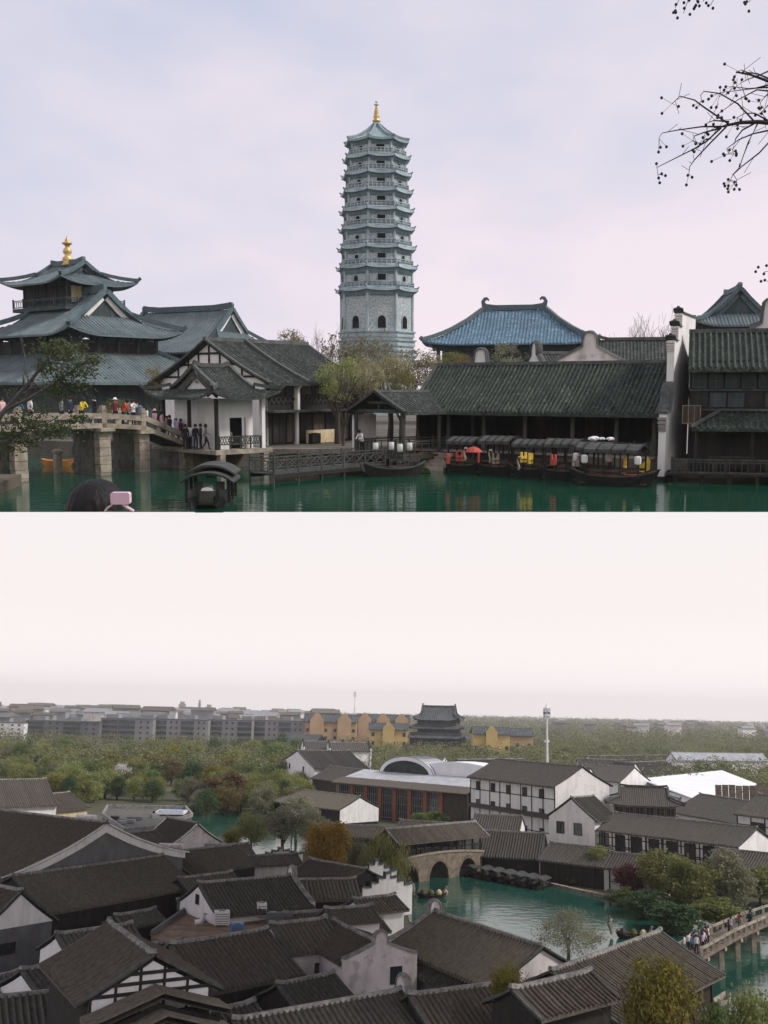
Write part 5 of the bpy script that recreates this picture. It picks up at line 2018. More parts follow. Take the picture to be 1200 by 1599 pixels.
place_tree(528, 545, 640, 79, 'budding_tree', 'yellow green budding tree left of entrance pavilion roof', 44, 'leaf_willow', 'round', 2, group=G1, dens=1.0, ls=.045)
place_tree(566, 552, 625, 84, 'budding_tree', 'tan budding tree behind entrance pavilion ridge', 42, 'leaf_pale', 'round', 3, group=G1, dens=1.1, ls=.045)
place_tree(610, 544, 625, 88, 'budding_tree', 'cream flowering tree below the pagoda right side', 40, 'leaf_pale', 'round', 0, group=G1, dens=1.1, ls=.045)
place_tree(655, 538, 620, 90, 'budding_tree', 'ochre flowering tree at left end of the long roof', 44, 'leaf_pale', 'round', 1, group=G1, dens=1.2, ls=.045)
place_tree(628, 575, 615, 82, 'budding_tree', 'low olive bush tree above entrance pavilion', 30, 'leaf_olive', 'round', 2, group=G1, dens=.9, ls=.05)
place_tree(500, 560, 640, 84, 'budding_tree', 'grey green budding tree beside half timbered house roof', 34, 'leaf_grey', 'fan', 1, group=G1, dens=.9, ls=.045)
place_bare(536, 585, 76.5, 'dark bare tree before the low annex', 15, 'bark', group=G1)
place_tree(245, 564, 620, 84, 'shrub_tree', 'rust coloured shrub left of the white gable', 22, 'leaf_russet', 'round', 1, dens=.6, ls=.06)
place_tree(700, 545, 580, 104, 'shrub_tree', 'olive shrub below left eave of the blue roof', 30, 'leaf_olive', 'round', 3, group=G1, dens=.8, ls=.05)
place_tree(790, 532, 580, 108, 'shrub_tree', 'grey olive shrub in front of the blue hall wall', 34, 'leaf_grey', 'round', 2, group=G1, dens=.7, ls=.05)
place_tree(722, 548, 580, 100, 'shrub_tree', 'tawny shrub beside the narrow bell gable', 24, 'leaf_russet', 'round', 0, group=G1, dens=.7, ls=.05)
place_bare(1000, 500, 100, 'leafless tree rising behind the grey ridge house', 21, 'twig', spread=.7)
place_bare(1030, 520, 104, 'small leafless tree beside the white stepped wall', 22, 'twig', spread=.7)
place_tree(85, 640, 668, 88, 'shrub_tree', 'dark green bush below the temple skirt roof', 60, 'leaf_dark', 'round', 1, dens=.8, ls=.05)
place_tree(180, 618, 668, 86, 'shrub_tree', 'brown green bush behind the bridge people', 40, 'leaf_olive', 'round', 3, dens=.8, ls=.05)

# berry-laden twigs reaching in from the right (their tree stands outside the frame)
def berry_tree():
    d0 = 8.0
    base = Vector((12.0, 9.2, 0))
    th = thing('berry_tree', 'bare twigs with hanging round berries reaching in at top right', 'tree', TR(base))
    rg = random.Random(9)
    def pt(px, py, d=d0):
        return UP(px, py, d) - base
    t = MB()
    t.tube([(0, 0, 0), (-.05, 0, 3), (-.1, -.1, 6), (-.05, -.1, 9.6)], [.16, .13, .1, .06], 8)
    t.build('trunk', 'twig_dark', th)
    S = lambda zx, zy: (980 + zx * 220 / 1173, zy * 300 / 1599)
    tw = MB()
    be = MB()
    main = [S(740, 1065), S(830, 1040), S(950, 1018), S(1090, 1012), S(1173, 1020), (1240, 196), (1420, 200)]
    P = [pt(x, y) for x, y in main] + [Vector((-.1, -.1, 6.9))]
    tw.tube(P, [.006, .010, .014, .016, .017, .02, .028, .04], 6)
    upper = [(1150, 112), (1172, 116), (1205, 128), (1300, 150), (1420, 180)]
    tw.tube([pt(*q) for q in upper] + [Vector((-.1, -.1, 7.0))], [.006, .008, .011, .015, .025, .03], 6)
    topb = [(1095, -6), (1130, -14), (1240, -30), (1420, -60)]
    tw.tube([pt(*q) for q in topb] + [Vector((-.1, -.1, 8.2))], [.006, .008, .013, .025, .03], 6)
    twigs = [[(855, 1035), (640, 890), (560, 830), (440, 798), (395, 840), (375, 860)],
             [(1060, 1010), (920, 860), (770, 775), (640, 757), (612, 790), (620, 840)],
             [(830, 1050), (620, 1052), (420, 1080), (290, 1105), (265, 1150)],
             [(780, 1065), (660, 1175), (560, 1235), (390, 1320), (250, 1390), (255, 1450)],
             [(820, 1060), (680, 1200), (560, 1330), (520, 1385), (515, 1445)],
             [(1090, 1020), (1010, 1180), (930, 1400), (880, 1450), (860, 1500)],
             [(1240, 1120), (1100, 1270), (960, 1380), (885, 1450), (915, 1500)],
             [(1060, 1025), (960, 1080), (905, 1150), (880, 1240), (885, 1285)],
             [(1240, 1070), (1050, 1110), (930, 1160), (830, 1235), (845, 1275)],
             [(850, 1010), (720, 1000), (660, 1025)],
             [(1173, 1000), (1060, 940), (980, 940), (920, 975)],
             [(1240, 760), (1080, 745), (920, 830), (760, 945)],
             [(1200, 580), (1110, 620), (1000, 660), (945, 690)],
             [(1173, 650), (1080, 610), (1000, 600), (950, 580), (925, 590)],
             [(1240, 720), (1010, 735), (880, 718)],
             [(1240, 690), (1050, 735), (775, 768)],
             [(1240, 800), (1180, 870), (1120, 930)],
             [(1200, 760), (1150, 800), (1110, 850)],
             [(760, 1070), (640, 1100), (560, 1130), (545, 1170)],
             [(690, 1150), (650, 1160), (600, 1220)]]
    for l in twigs:
        Q = [pt(*S(*q), d=d0 + rg.uniform(-.15, .15)) for q in l]
        tw.tube(Q, [max(.0022, .0075 * (1 - .8 * i / (len(Q) - 1))) for i in range(len(Q))], 5)
        e = Q[-1]
        for k in range(rg.randint(3, 6)):
            o_ = e + Vector((rg.gauss(0, .045), rg.gauss(0, .04), rg.gauss(-.03, .04)))
            tw.tube([e, o_], .0016, 3)
            be.lathe([(.003, -.0115), (.0095, -.0065), (.0115, 0), (.0095, .0065), (.003, .0115)], 7, o_)
        for k in range(4):
            i = rg.randint(0, len(Q) - 2)
            a = Q[i].lerp(Q[i + 1], rg.random())
            b = a + Vector((rg.gauss(0, .05), rg.gauss(0, .04), rg.gauss(.02, .05)))
            tw.tube([a, b], .0022, 3)
    for x, y in ((1055, 12), (1076, 4), (1098, 2), (1110, 8), (1170, 3), (1068, 20), (1193, 425), (1198, 440), (1200, 418)):
        e = pt(x, y)
        src = pt(x + 12, -14) if y < 50 else pt(1230, 415)
        tw.tube([src, e], .0025, 3)
        for k in range(4):
            o_ = e + Vector((rg.gauss(0, .03), rg.gauss(0, .03), rg.gauss(0, .03)))
            be.lathe([(.003, -.0115), (.0095, -.0065), (.0115, 0), (.0095, .0065), (.003, .0115)], 7, o_)
    tw.tube([pt(1230, 415), pt(1420, 400), Vector((-.05, 0, 4.5))], [.006, .015, .03], 5)
    tw.build('twigs', 'twig_dark', th)
    be.build('berries', 'twig_dark', th, smooth=True, kind='stuff')
berry_tree()
mb = MB()
mb.prism([(11.2, 8.4), (12.8, 8.4), (12.8, 10), (11.2, 10)], 'z', -.4, 0.02)
struct('bank', mb, 'ground_soil')

# ================================================================== LOWER PLACE: the water town seen from a height
FR = Matrix.Identity(4)
mb = MB()
n = 24
S0 = 5000.0
for i in range(n + 1):
    for j in range(n + 1):
        mb.v.append((-S0 + 2 * S0 * i / n, -200 + 6900 * j / n, 0))
for i in range(n):
    for j in range(n):
        a = i * (n + 1) + j
        mb.f.append((a, a + n + 1, a + n + 2, a + 1))
struct('ground', mb, 'ground_far')
def sheet(name, pxs, z, m):
    mb = MB()
    P = [LG(x, y, z) for x, y in pxs]
    mb.add(P, [tuple(range(len(P)))])
    return struct(name, mb, m)
sheet('pond_water', [(628, 1392), (640, 1352), (700, 1340), (752, 1352), (800, 1364), (862, 1384), (950, 1405), (1010, 1420), (1078, 1432), (1120, 1425), (1260, 1400), (1300, 1620), (1110, 1640), (1100, 1560), (1020, 1500), (900, 1500), (800, 1492), (700, 1455), (640, 1440)], .05, 'water_lower')
sheet('canal_water', [(240, 1262), (300, 1253), (345, 1258), (420, 1285), (500, 1305), (560, 1330), (640, 1352), (628, 1392), (560, 1375), (480, 1352), (400, 1338), (330, 1305)], .054, 'water_lower')
sheet('town_paving', [(-200, 1330), (200, 1300), (330, 1310), (480, 1355), (610, 1395), (640, 1445), (800, 1500), (1000, 1510), (1090, 1560), (1100, 1720), (-500, 1720)], .02, 'path_dark')
sheet('quay_paving', [(845, 1352), (900, 1345), (1100, 1362), (1110, 1390), (1060, 1402), (1000, 1404), (950, 1400), (862, 1379)], .10, 'paving')

def rpx_solve(A, B, ze, ry, pitch):
    mid = (A + B) / 2
    d = (B - A)
    d.z = 0
    nrm = Vector((-d.y, d.x, 0)).normalized()
    lo, hi = .4, 40.0
    for _ in range(40):
        h = (lo + hi) / 2
        p = mid + nrm * h
        p.z = ze + pitch * h
        if Lpix(p)[1] > ry:
            lo = h
        else:
            hi = h
    return h
def put_windows(th, wins, L, D, ends=('', '')):
    off = {'white': .125, 'tri': 0, 'bell': .485, 'step': .485, 'timber': .125}
    for face, u, z, w, h in wins:
        if face == 'f':
            window(th, (-L / 2 + L * u, -D / 2, z), w, h, (0, -1), fw=.10)
        elif face == 'l':
            window(th, (-L / 2 - off.get(ends[0], 0), -D / 2 + D * u, z), w, h, (-1, 0), fw=.10)
        elif face == 'r':
            window(th, (L / 2 + off.get(ends[1], 0), -D / 2 + D * u, z), w, h, (1, 0), fw=.10)
def house_core(th, L, D, ze, rise, oh, wall, tile, ends, wins, timber=0, sag=.18, ridge='ridge_grey', verge=None, course=.44, amp=.2, posts=0, base=0.0, rends=.2, pent=False):
    w = MB()
    w.prism(gable_outline(D, ze, rise, sag, base), 'x', -L / 2, L / 2)
    w.build('wall', wall, th)
    gable_roof(th, L, D, ze, rise, oh, .25, tile, ridge, sag, course, amp, rh=.26, ridge_ends=rends, verge_mat=verge or 'ridge_dark', nv=5)
    for e, sx in zip(ends, (-1, 1)):
        if e == 'bell':
            coping_wall(th, (sx * (L / 2 + .28), guanyin(D + .4, ze, rise, 1.0, .6, .2)), .4, 'plaster_stained', 'ridge_grey', 'x', base, .3, .18)
        elif e == 'step':
            coping_wall(th, (sx * (L / 2 + .28), matou(D, ze, rise, 3, .5, .7)), .4, 'plaster', 'ridge_dark', 'x', base, .3, .2)
        elif e == 'white':
            m = MB()
            m.prism(gable_outline(D - .06, ze - .05, rise - .05, sag, ze * .15), 'x', sx * (L / 2 + .02), sx * (L / 2 + .12))
            m.build('gable_wall', 'plaster', th)
        elif e == 'board':
            for sy in (-1, 1):
                m = MB()
                pts = [(t, ze - rise * oh / (D / 2) * (1 - sag) * max(0, 1 - t * 4) * .0 + rise * ((1 - sag) * t + sag * t * t)) for t in (0, .15, .3, .45, .6, .75, .9, 1.0)]
                up_ = [(sy * D / 2 * (1 - t) * 1.02, z_ - .05) for t, z_ in pts]
                lo_ = [(sy * D / 2 * (1 - t) * 1.02, z_ - .75 - .25 * t) for t, z_ in pts]
                m.prism(up_ + lo_[::-1], 'x', sx * (L / 2 + .03), sx * (L / 2 + .16))
                m.build('bargeboard', 'plaster', th)
        elif e == 'tri':
            m = MB()
            m.prism(gable_outline(D - .06, ze - .05, rise - .05, sag, ze - .3), 'x', sx * (L / 2 + .02), sx * (L / 2 + .12))
            m.build('gable_wall', 'plaster', th)
        elif e == 'timber':
            m = MB()
            m.prism(gable_outline(D - .06, ze - .05, rise - .05, sag, ze - 1.1), 'x', sx * (L / 2 + .02), sx * (L / 2 + .12))
            m.build('gable_wall', 'plaster', th)
            t = MB()
            for q in range(3):
                z_ = ze + rise * q * .27
                t.box((sx * (L / 2 + .14), 0, z_), (.1, D * (1 - q * .27) * .96, .2))
            k = max(3, int(D / 1.4))
            for q in range(k + 1):
                y = -D / 2 + .1 + (D - .2) * q / k
                zt = ze + rise * (1 - abs(y) / (D / 2)) * .86
                t.box((sx * (L / 2 + .135), y, (zt + ze - 1.1) / 2), (.09, .16, zt - ze + 1.1))
            t.build('timber_frame', 'wood_dark', th)
    put_windows(th, wins, L, D, ends or ('', ''))
    if timber:
        t = MB()
        for z_ in (ze - .25, ze * .78, ze * .52, ze * .47, ze * .25):
            t.box((0, -D / 2 - .04, z_), (L, .1, .16))
        for q in range(timber + 1):
            t.box((-L / 2 + L * q / timber, -D / 2 - .045, ze / 2 + base / 2), (.18, .12, ze - base))
        t.build('timber_frame', 'wood_dark', th)
    if pent:
        p = MB()
        slope(p, (-L / 2, -D / 2 - 1.1), (1, 0), (0, 1), L, 1.1, .6, ze * .49, .5, .12, 0, nv=2)
        p.build('pent_roof', tile, th)
    for q in range(posts):
        p = MB()
        x = -L / 2 + L * (q + .5) / posts
        p.box((x, -D / 2 - oh * .6, (ze + base) / 2 - .1), (.18, .18, ze - base - .1))
        p.build('post', 'wood_dark', th)
GT = 'tiled houses of the water town'
def hpx(name, label, a, b, ze, ry, pitch=.5, wall='wood_dark', tile='tile_brown', ends=('', ''), wins=(), oh=.7, cat='house', group=GT, **k):
    A, B = LG(a[0], a[1], ze), LG(b[0], b[1], ze)
    h = rpx_solve(A, B, ze, ry, pitch)
    d = B - A
    L = d.length - .5
    ang = math.atan2(d.y, d.x)
    nrm = Vector((-math.sin(ang), math.cos(ang), 0))
    c = (A + B) / 2 + nrm * h
    D = max(1.0, 2 * (h - oh))
    sag = k.get('sag', .18)
    # total rise over h is pitch*h
    tot = pitch * h
    rise = tot / (1 + oh / (D / 2) * (1 - sag))
    zw = ze + tot - rise
    th = thing(name, label, cat, TR((c.x, c.y, 0), ang), group)
    house_core(th, L, D, zw, rise, oh, wall, tile, ends, wins, **k)
    th['_dims'] = (L, D, zw, rise)
    return th
def gpx(name, label, a, b, ze, ay, L, wall='plaster', tile='tile_brown', ends=('', ''), wins=(), oh=.6, cat='house', group=GT, **k):
    """gable wall faces the camera: a,b are its eave ends (pixels at height ze), ay the apex row; L runs away"""
    A, B = LG(a[0], a[1], ze), LG(b[0], b[1], ze)
    mid = (A + B) / 2
    d = B - A
    D = d.length - 2 * oh * .5
    lo, hi = .2, 20.0
    for _ in range(40):
        m_ = (lo + hi) / 2
        if Lpix((mid.x, mid.y, ze + m_))[1] > ay:
            lo = m_
        else:
            hi = m_
    ang = math.atan2(d.y, d.x) + math.pi / 2
    e1 = Vector((math.cos(ang), math.sin(ang), 0))
    c = mid + e1 * (L / 2)
    th = thing(name, label, cat, TR((c.x, c.y, 0), ang), group)
    house_core(th, L, D, ze, lo, oh, wall, tile, ends, wins, **k)
    return th
# ---- near roofs --------------------------------------------------------------
CH = 'tile_charcoal'
gpx('great_hall', 'large brown roofed hall with broad white edged grey gable at left', (8, 1368), (290, 1330), 7.0, 1286, 24, 'plaster_grey', 'tile_brown', ('board', 'board'), oh=.9, sag=.45, verge='plaster', rends=.3, course=.45)
hpx('long_dark_house', 'dark tiled long house directly below the great white edged gable', (80, 1428), (316, 1386), 4.2, 1352, .42, 'wood_dark', 'tile_brown')
gpx('grey_gable_house', 'grey walled house with small square window at left picture edge', (-34, 1452), (86, 1432), 5.0, 1392, 9, 'plaster_grey', 'tile_brown', ('tri', ''), (('l', .62, 2.9, 1.5, .9),), sag=.15)
hpx('edge_house', 'low dark roofed house at bottom left corner', (-60, 1650), (122, 1628), 3.0, 1556, .5, 'plaster_grey', CH)
hpx('lean_house', 'small blue grey roofed lean-to at left edge below the grey wall', (-30, 1570), (64, 1548), 2.6, 1528, .35, 'plaster_grey', CH)
hpx('white_end_house', 'small dark roofed house with white gable end below the dark long house', (112, 1506), (236, 1486), 3.6, 1452, .5, 'wood_dark', CH, ('white', ''))
hpx('cream_end_house', 'small dark roofed house with cream gable end near bottom left', (68, 1566), (176, 1540), 3.2, 1506, .5, 'wood_dark', CH, ('white', ''))
HTG = gpx('half_timbered_gable_house', 'house with black and white half timbered gable facing forward, bottom left', (128, 1560), (338, 1536), 8.4, 1492, 10, 'wood_dark', 'tile_brown', ('timber', ''), oh=.7, sag=.1)
hpx('ribbed_roof_house', 'long ribbed brown roof house right of the half timbered gable', (318, 1556), (478, 1524), 3.8, 1464, .5, 'wood_dark', 'tile_brown', posts=5)
hpx('white_wall_house', 'ribbed roof house with white front wall and dark window', (452, 1494), (544, 1482), 4.6, 1440, .5, 'plaster_stained', 'tile_brown', wins=(('f', .6, 2.9, .95, 1.3), ('f', .12, 2.6, .6, 1.1)))
hpx('rooftop_plaza_house', 'house with light ridge and small white gable behind the earth terrace', (340, 1434), (492, 1418), 4.2, 1374, .5, 'plaster', CH, ('white', 'bell'), (('l', .5, 5.2, .7, .9),))
hpx('upper_layer_house', 'low brown roofed house in front of the orange tree', (446, 1366), (536, 1384), 4.2, 1350, .4, 'wood_dark', 'tile_brown')
hpx('lower_layer_house', 'brown roofed house left of the white stepped walls', (462, 1408), (566, 1406), 3.6, 1374, .45, 'wood_dark', 'tile_brown')
hpx('diagonal_house', 'long brown roof running diagonally beside the pond', (600, 1478), (764, 1546), 4.2, 1450, .48, 'plaster_stained', 'tile_brown', ('bell', ''))
gpx('bell_gable_house', 'white house with bell shaped gable and one dark window at centre', (534, 1502), (646, 1492), 4.9, 1474, 9.5, 'plaster_stained', 'tile_brown', ('bell', ''), (('l', .26, 3.6, .95, 1.25),), sag=.2)
hpx('back_lean_house', 'narrow grey walled lean-to with two dark windows right of the bell gable', (632, 1520), (728, 1556), 3.2, 1508, .4, 'plaster_grey', CH, wins=(('f', .45, 2.0, .9, 1.0), ('f', .75, 2.0, .9, .8)))
hpx('dark_roof_house', 'small charcoal roofed house below the white front wall', (470, 1588), (562, 1566), 2.8, 1530, .5, 'wood_dark', CH)
hpx('front_ridge_house', 'charcoal roofed house with pale ridge at bottom centre', (420, 1700), (700, 1636), 3.2, 1570, .5, 'wood_dark', CH, ('', 'bell'))
hpx('front_brown_house', 'ribbed brown roof house at bottom right of centre', (690, 1640), (872, 1610), 3.6, 1544, .5, 'wood_dark', 'tile_brown')
hpx('ribbed_small_house', 'small dark house with ribbed roof left of the big yellow green tree', (846, 1596), (972, 1562), 6.8, 1532, .5, 'wood_dark', 'tile_brown', (), (('l', .6, 2.2, 1.2, .5),))
hpx('pond_corner_house', 'low brown roof between yellow bush and bare tree', (806, 1556), (900, 1546), 2.8, 1508, .5, 'wood_dark', 'tile_brown')
hpx('waterside_hall', 'large brown roofed waterside hall with striped white gable beside the footbridge', (972, 1606), (1134, 1524), 4.4, 1484, .48, 'wood_dark', 'tile_brown', ('timber', ''), oh=1.0, posts=5)
hpx('shed_house', 'low brown roofed house along the diagonal roof near pond', (790, 1512), (850, 1506), 2.6, 1486, .45, 'wood_dark', 'tile_brown')
hpx('corner_roof_house', 'brown roofed house right of the dark long house', (296, 1366), (406, 1352), 4.4, 1326, .4, 'wood_dark', 'tile_brown')
hpx('valley_house', 'low brown roofed house below the long dark house right end', (306, 1404), (392, 1392), 3.8, 1368, .45, 'wood_dark', 'tile_brown')
gpx('curved_gable_house', 'brown roofed house with pale curved gable ridge left of canal', (268, 1318), (345, 1312), 4.6, 1286, 9, 'plaster_stained', 'tile_brown', sag=.3, verge='plaster')
hpx('back_left_house', 'brown roofed house at far left behind the great hall', (-20, 1262), (92, 1258), 5.0, 1218, .5, 'plaster', 'tile_brown')
hpx('cream_gable_house', 'low tiled house with cream wall left of the roof terrace', (84, 1268), (142, 1262), 3.4, 1240, .45, 'plaster_ochre', 'tile_brown')
hpx('bottom_lean_house', 'dark roofed house at bottom edge below the ribbed roof', (330, 1660), (450, 1630), 2.8, 1578, .45, 'wood_dark', CH)
hpx('middle_gap_house', 'small charcoal roofed house behind the half timbered gable', (226, 1500), (300, 1490), 3.0, 1474, .4, 'wood_dark', CH)
hpx('white_stepped_house', 'brown roofed house under the white stepped walls by the pond', (572, 1430), (640, 1422), 3.6, 1402, .45, 'plaster', 'tile_brown', ('', ''))
hpx('stepped_left_house', 'house with white stepped end walls in front of canal', (392, 1354), (474, 1350), 2.4, 1336, .45, 'plaster', 'tile_brown', ('', ''))

for nm, lab, a, b, ze, ry, w_, tl, ends, wins in (
    ('courtyard_shed', 'narrow brown roof strip right of the earth terrace', (452, 1448), (560, 1440), 3.4, 1424, 'plaster', 'tile_brown', ('white', ''), ()),
    ('courtyard_shed', 'small brown roof with white wall above the bell gable house', (520, 1446), (598, 1440), 4.4, 1418, 'plaster', 'tile_brown', ('white', 'white'), ()),
    ('courtyard_shed', 'tiny charcoal roof beside the cream gable end at bottom left', (150, 1540), (212, 1528), 3.0, 1514, 'plaster', CH, ('white', ''), ()),
    ('courtyard_shed', 'small tiled shed with white wall left of the diagonal roof', (648, 1500), (700, 1516), 3.4, 1488, 'plaster_stained', 'tile_brown', ('', 'white'), (('f', .5, 2.2, .7, .8),)),
    ('courtyard_shed', 'short brown roof between long dark house and earth terrace', (196, 1452), (262, 1440), 3.0, 1426, 'wood_dark', CH, ('', ''), ()),
    ('courtyard_shed', 'low tiled roof beside the pale rounded parapet', (200, 1322), (262, 1316), 4.4, 1300, 'plaster_grey', 'tile_brown', ('', 'white'), ()),
    ('courtyard_shed', 'low brown roof in front of the curved pale gable', (330, 1340), (400, 1336), 3.6, 1320, 'plaster', 'tile_brown', ('white', 'white'), ()),
    ('courtyard_shed', 'small dark roof at bottom between two charcoal ridges', (560, 1600), (632, 1584), 2.4, 1566, 'plaster', CH, ('white', ''), ()),
    ('courtyard_shed', 'small brown roof below the white stepped walls', (560, 1462), (612, 1456), 3.0, 1440, 'plaster', 'tile_brown', ('white', 'white'), ())):
    hpx(nm, lab, a, b, ze, ry, .48, w_, tl, ends, wins, oh=.45, course=.34, amp=.14)

# pent roofs layered under the half timbered gable
def pent_layers():
    A, B = LG(128, 1560, 8.4), LG(338, 1536, 8.4)
    W = (B - A).length
    for q, (zz_, fw, D) in enumerate(((7.5, 1.5, W + .2), (6.5, 3.3, W + .4))):
        r = MB()
        x0 = -5 - .6 - fw * .5
        for sy in (-1, 1):
            slope(r, (x0 + 1.1, sy * D / 2) if sy > 0 else (x0 - 1.1, -D / 2), (-sy, 0), (0, -sy), 2.2, D / 2, W * .16, zz_, .34, .1, .1, nv=5, thick=.3)
        ro = r.build('porch_roof', 'tile_brown', HTG)
        m = MB()
        m.prism(gable_outline(D - 1.2, zz_ - .3, W * .14, .1, zz_ - 1.0), 'x', x0 - .5, x0 - .35)
        m.build('gable_board', 'wood_dark', ro)
        for y in (-D / 2 + .6, -D / 6, D / 6, D / 2 - .6):
            p = MB()
            p.box((x0 - .4, y, zz_ / 2), (.24, .24, zz_))
            p.build('post', 'wood_dark', ro)
pent_layers()

# stepped white walls beside the pond (separate screen walls)
def screen_wall(label, a, b, ze, rise, thick=.4):
    A, B = LG(a[0], a[1], 0), LG(b[0], b[1], 0)
    d = B - A
    L = d.length
    ang = math.atan2(d.y, d.x)
    c = (A + B) / 2
    th = thing('stepped_wall', label, 'wall', TR((c.x, c.y, 0), ang), 'white stepped walls by the pond')
    coping_wall(th, (0, matou(L, ze, rise, 3, .2, .5)), thick, 'plaster', 'ridge_dark', 'y', 0, .35, .22, name='wall_face')
screen_wall('front white stepped screen wall beside the pond boat', (566, 1436), (640, 1428), 3.2, 1.4)
screen_wall('rear white stepped screen wall below the willow', (556, 1408), (616, 1404), 3.2, 1.4)
screen_wall('white stepped wall beside the orange tree', (404, 1358), (470, 1354), 1.6, .9)

# flat earth terrace with air conditioners
def terrace():
    P = [LG(x, y, 3.4) for x, y in ((236, 1462), (300, 1416), (352, 1406), (470, 1420), (452, 1452), (330, 1474), (290, 1486))]
    o = P[0]
    th = thing('roof_terrace', 'bare brown earth roof terrace with rubble between tiled roofs', 'terrace', TR((o.x, o.y, 0)))
    mb = MB()
    mb.prism([(p.x - o.x, p.y - o.y) for p in P], 'z', 0, 3.4)
    mb.build('slab', 'earth', th)
    w = MB()
    for i in range(len(P)):
        a, b = P[i] - o, P[(i + 1) % len(P)] - o
        if i in (0, 1, 4, 5):
            w.sweep([(a.x, a.y, 3.4), (b.x, b.y, 3.4)], .25, .45)
    w.build('parapet', 'plaster_grey', th)
    rg = random.Random(4)
    for k in range(14):
        b = MB()
        q = P[1].lerp(P[5], rg.random()).lerp(P[2], rg.random() * .6) - o
        b.box((q.x, q.y, 3.5), (rg.uniform(.4, 1.6), rg.uniform(.3, .8), .22), rg.uniform(0, 3))
        b.build('timber_scrap', 'wood_mid' if k % 2 else 'stone_brown', th)
terrace()
def ac(label, px, py, z, s, m, rz=.2):
    p = LG(px, py, z)
    th = thing('air_conditioner', label, 'air conditioner', TR((p.x, p.y, z), rz), 'rooftop air conditioners')
    b = MB()
    b.box((0, 0, .15 + s[2] / 2), s)
    b.build('casing', m, th)
    f = MB()
    for k in range(max(1, int(s[0] / 1.0))):
        x = -s[0] / 2 + s[0] * (k + .5) / max(1, int(s[0] / 1.0))
        f.lathe([(.34, 0), (.36, .08), (.28, .1)], 12, (x, 0, .15 + s[2]))
    f.build('fan_grille', 'metal_grey', th)
    g = MB()
    for k in range(5):
        g.box((0, -s[1] / 2 - .02, .3 + (s[2] - .2) * k / 5), (s[0] * .9, .03, .07))
    g.build('louvre', 'concrete_dark', th)
    q = MB()
    for x in (-s[0] * .4, s[0] * .4):
        q.box((x, 0, .07), (.14, s[1] * .9, .15))
    q.build('foot', 'metal_grey', th)
ac('white and dark air conditioner on the earth terrace', 346, 1446, 3.4, (1.5, 1.0, 1.3), 'white_paint')
ac('bright blue boxed unit at the terrace edge', 370, 1462, 3.4, (1.2, .9, 1.0), 'blue_sheet')
ac('tall white air conditioner on the right of terrace', 408, 1436, 3.4, (1.0, 1.0, 1.5), 'white_paint')
ac('long dark air conditioner row right of the tall white one', 436, 1442, 3.4, (2.6, 1.1, .9), 'concrete_dark')
p = LG(318, 1446, 3.4)
m = MB()
m.tube([(-.9, 0, .3), (-.4, .1, .35), (0, .1, .7), (.1, .1, 1.2)], .28, 9)
tag(m.build('duct_pipe', 'white_paint', None, True, TR(p)), 'pale bent duct pipe left of the terrace air conditioner', 'pipe')
p = LG(290, 1420, 3.4)
m = MB()
m.box((0, 0, .5), (1.8, 1.2, 1.0)).box((0, 0, 1.06), (2.1, 1.5, .14))
tag(m.build('roof_hatch', 'stone_dark', None, False, TR(p, .3)), 'small grey roof hatch at rear of earth terrace', 'hatch')
# roof terrace with blue skylight behind the great hall
def rear_terrace():
    P = [LG(x, y, 4.2) for x, y in ((160, 1276), (168, 1262), (290, 1264), (300, 1276), (240, 1296), (195, 1300))]
    o = P[0]
    th = thing('rear_roof_terrace', 'cluttered flat roof with pale parapets behind the great hall ridge', 'terrace', TR((o.x, o.y, 0)))
    mb = MB()
    mb.prism([(p.x - o.x, p.y - o.y) for p in P], 'z', 0, 4.2)
    mb.build('slab', 'stone_dark', th)
    w = MB()
    for i in range(len(P)):
        a, b = P[i] - o, P[(i + 1) % len(P)] - o
        w.sweep([(a.x, a.y, 4.2), (b.x, b.y, 4.2)], .4, .7)
    w.build('parapet', 'ridge_grey', th)
    s = MB()
    A = LG(268, 1270, 4.5) - o
    s.box((A.x, A.y, 4.6), (5.0, 4.2, .3))
    so = s.build('skylight', 'blue_sheet', th)
    s = MB()
    for dx, dy, sx, sy in ((0, -2.2, 5.4, .3), (0, 2.2, 5.4, .3), (-2.6, 0, .3, 4.2), (2.6, 0, .3, 4.2)):
        s.box((A.x + dx, A.y + dy, 4.7), (sx, sy, .5))
    s.build('skylight_frame', 'white_paint', so)
    rg = random.Random(8)
    for k in range(7):
        b = MB()
        q = LG(rg.uniform(175, 245), rg.uniform(1268, 1288), 4.2) - o
        b.box((q.x, q.y, 4.55), (rg.uniform(1, 3), rg.uniform(.6, 1.4), rg.uniform(.5, 1)), rg.uniform(0, 3))
        b.build('roof_box', ('concrete', 'wood_dark', 'plaster_grey')[k % 3], th)
rear_terrace()
for i, (x0, x1, y) in enumerate(((118, 152, 1276), (248, 288, 1322))):
    p = LG((x0 + x1) / 2, y, 6.0)
    m = MB()
    l = (LG(x1, y, 6) - LG(x0, y, 6)).length
    m.tube([(-l / 2, 0, 0), (l / 2, 0, 0)], .42, 10)
    m.box((0, 0, -3), (l * .8, .5, 5.6))
    tag(m.build('ridge_parapet', 'plaster_stained', None, False, TR(p, -.15)), ('pale rounded parapet at the great hall ridge', 'pale rounded parapet right of the great hall gable')[i], 'wall')

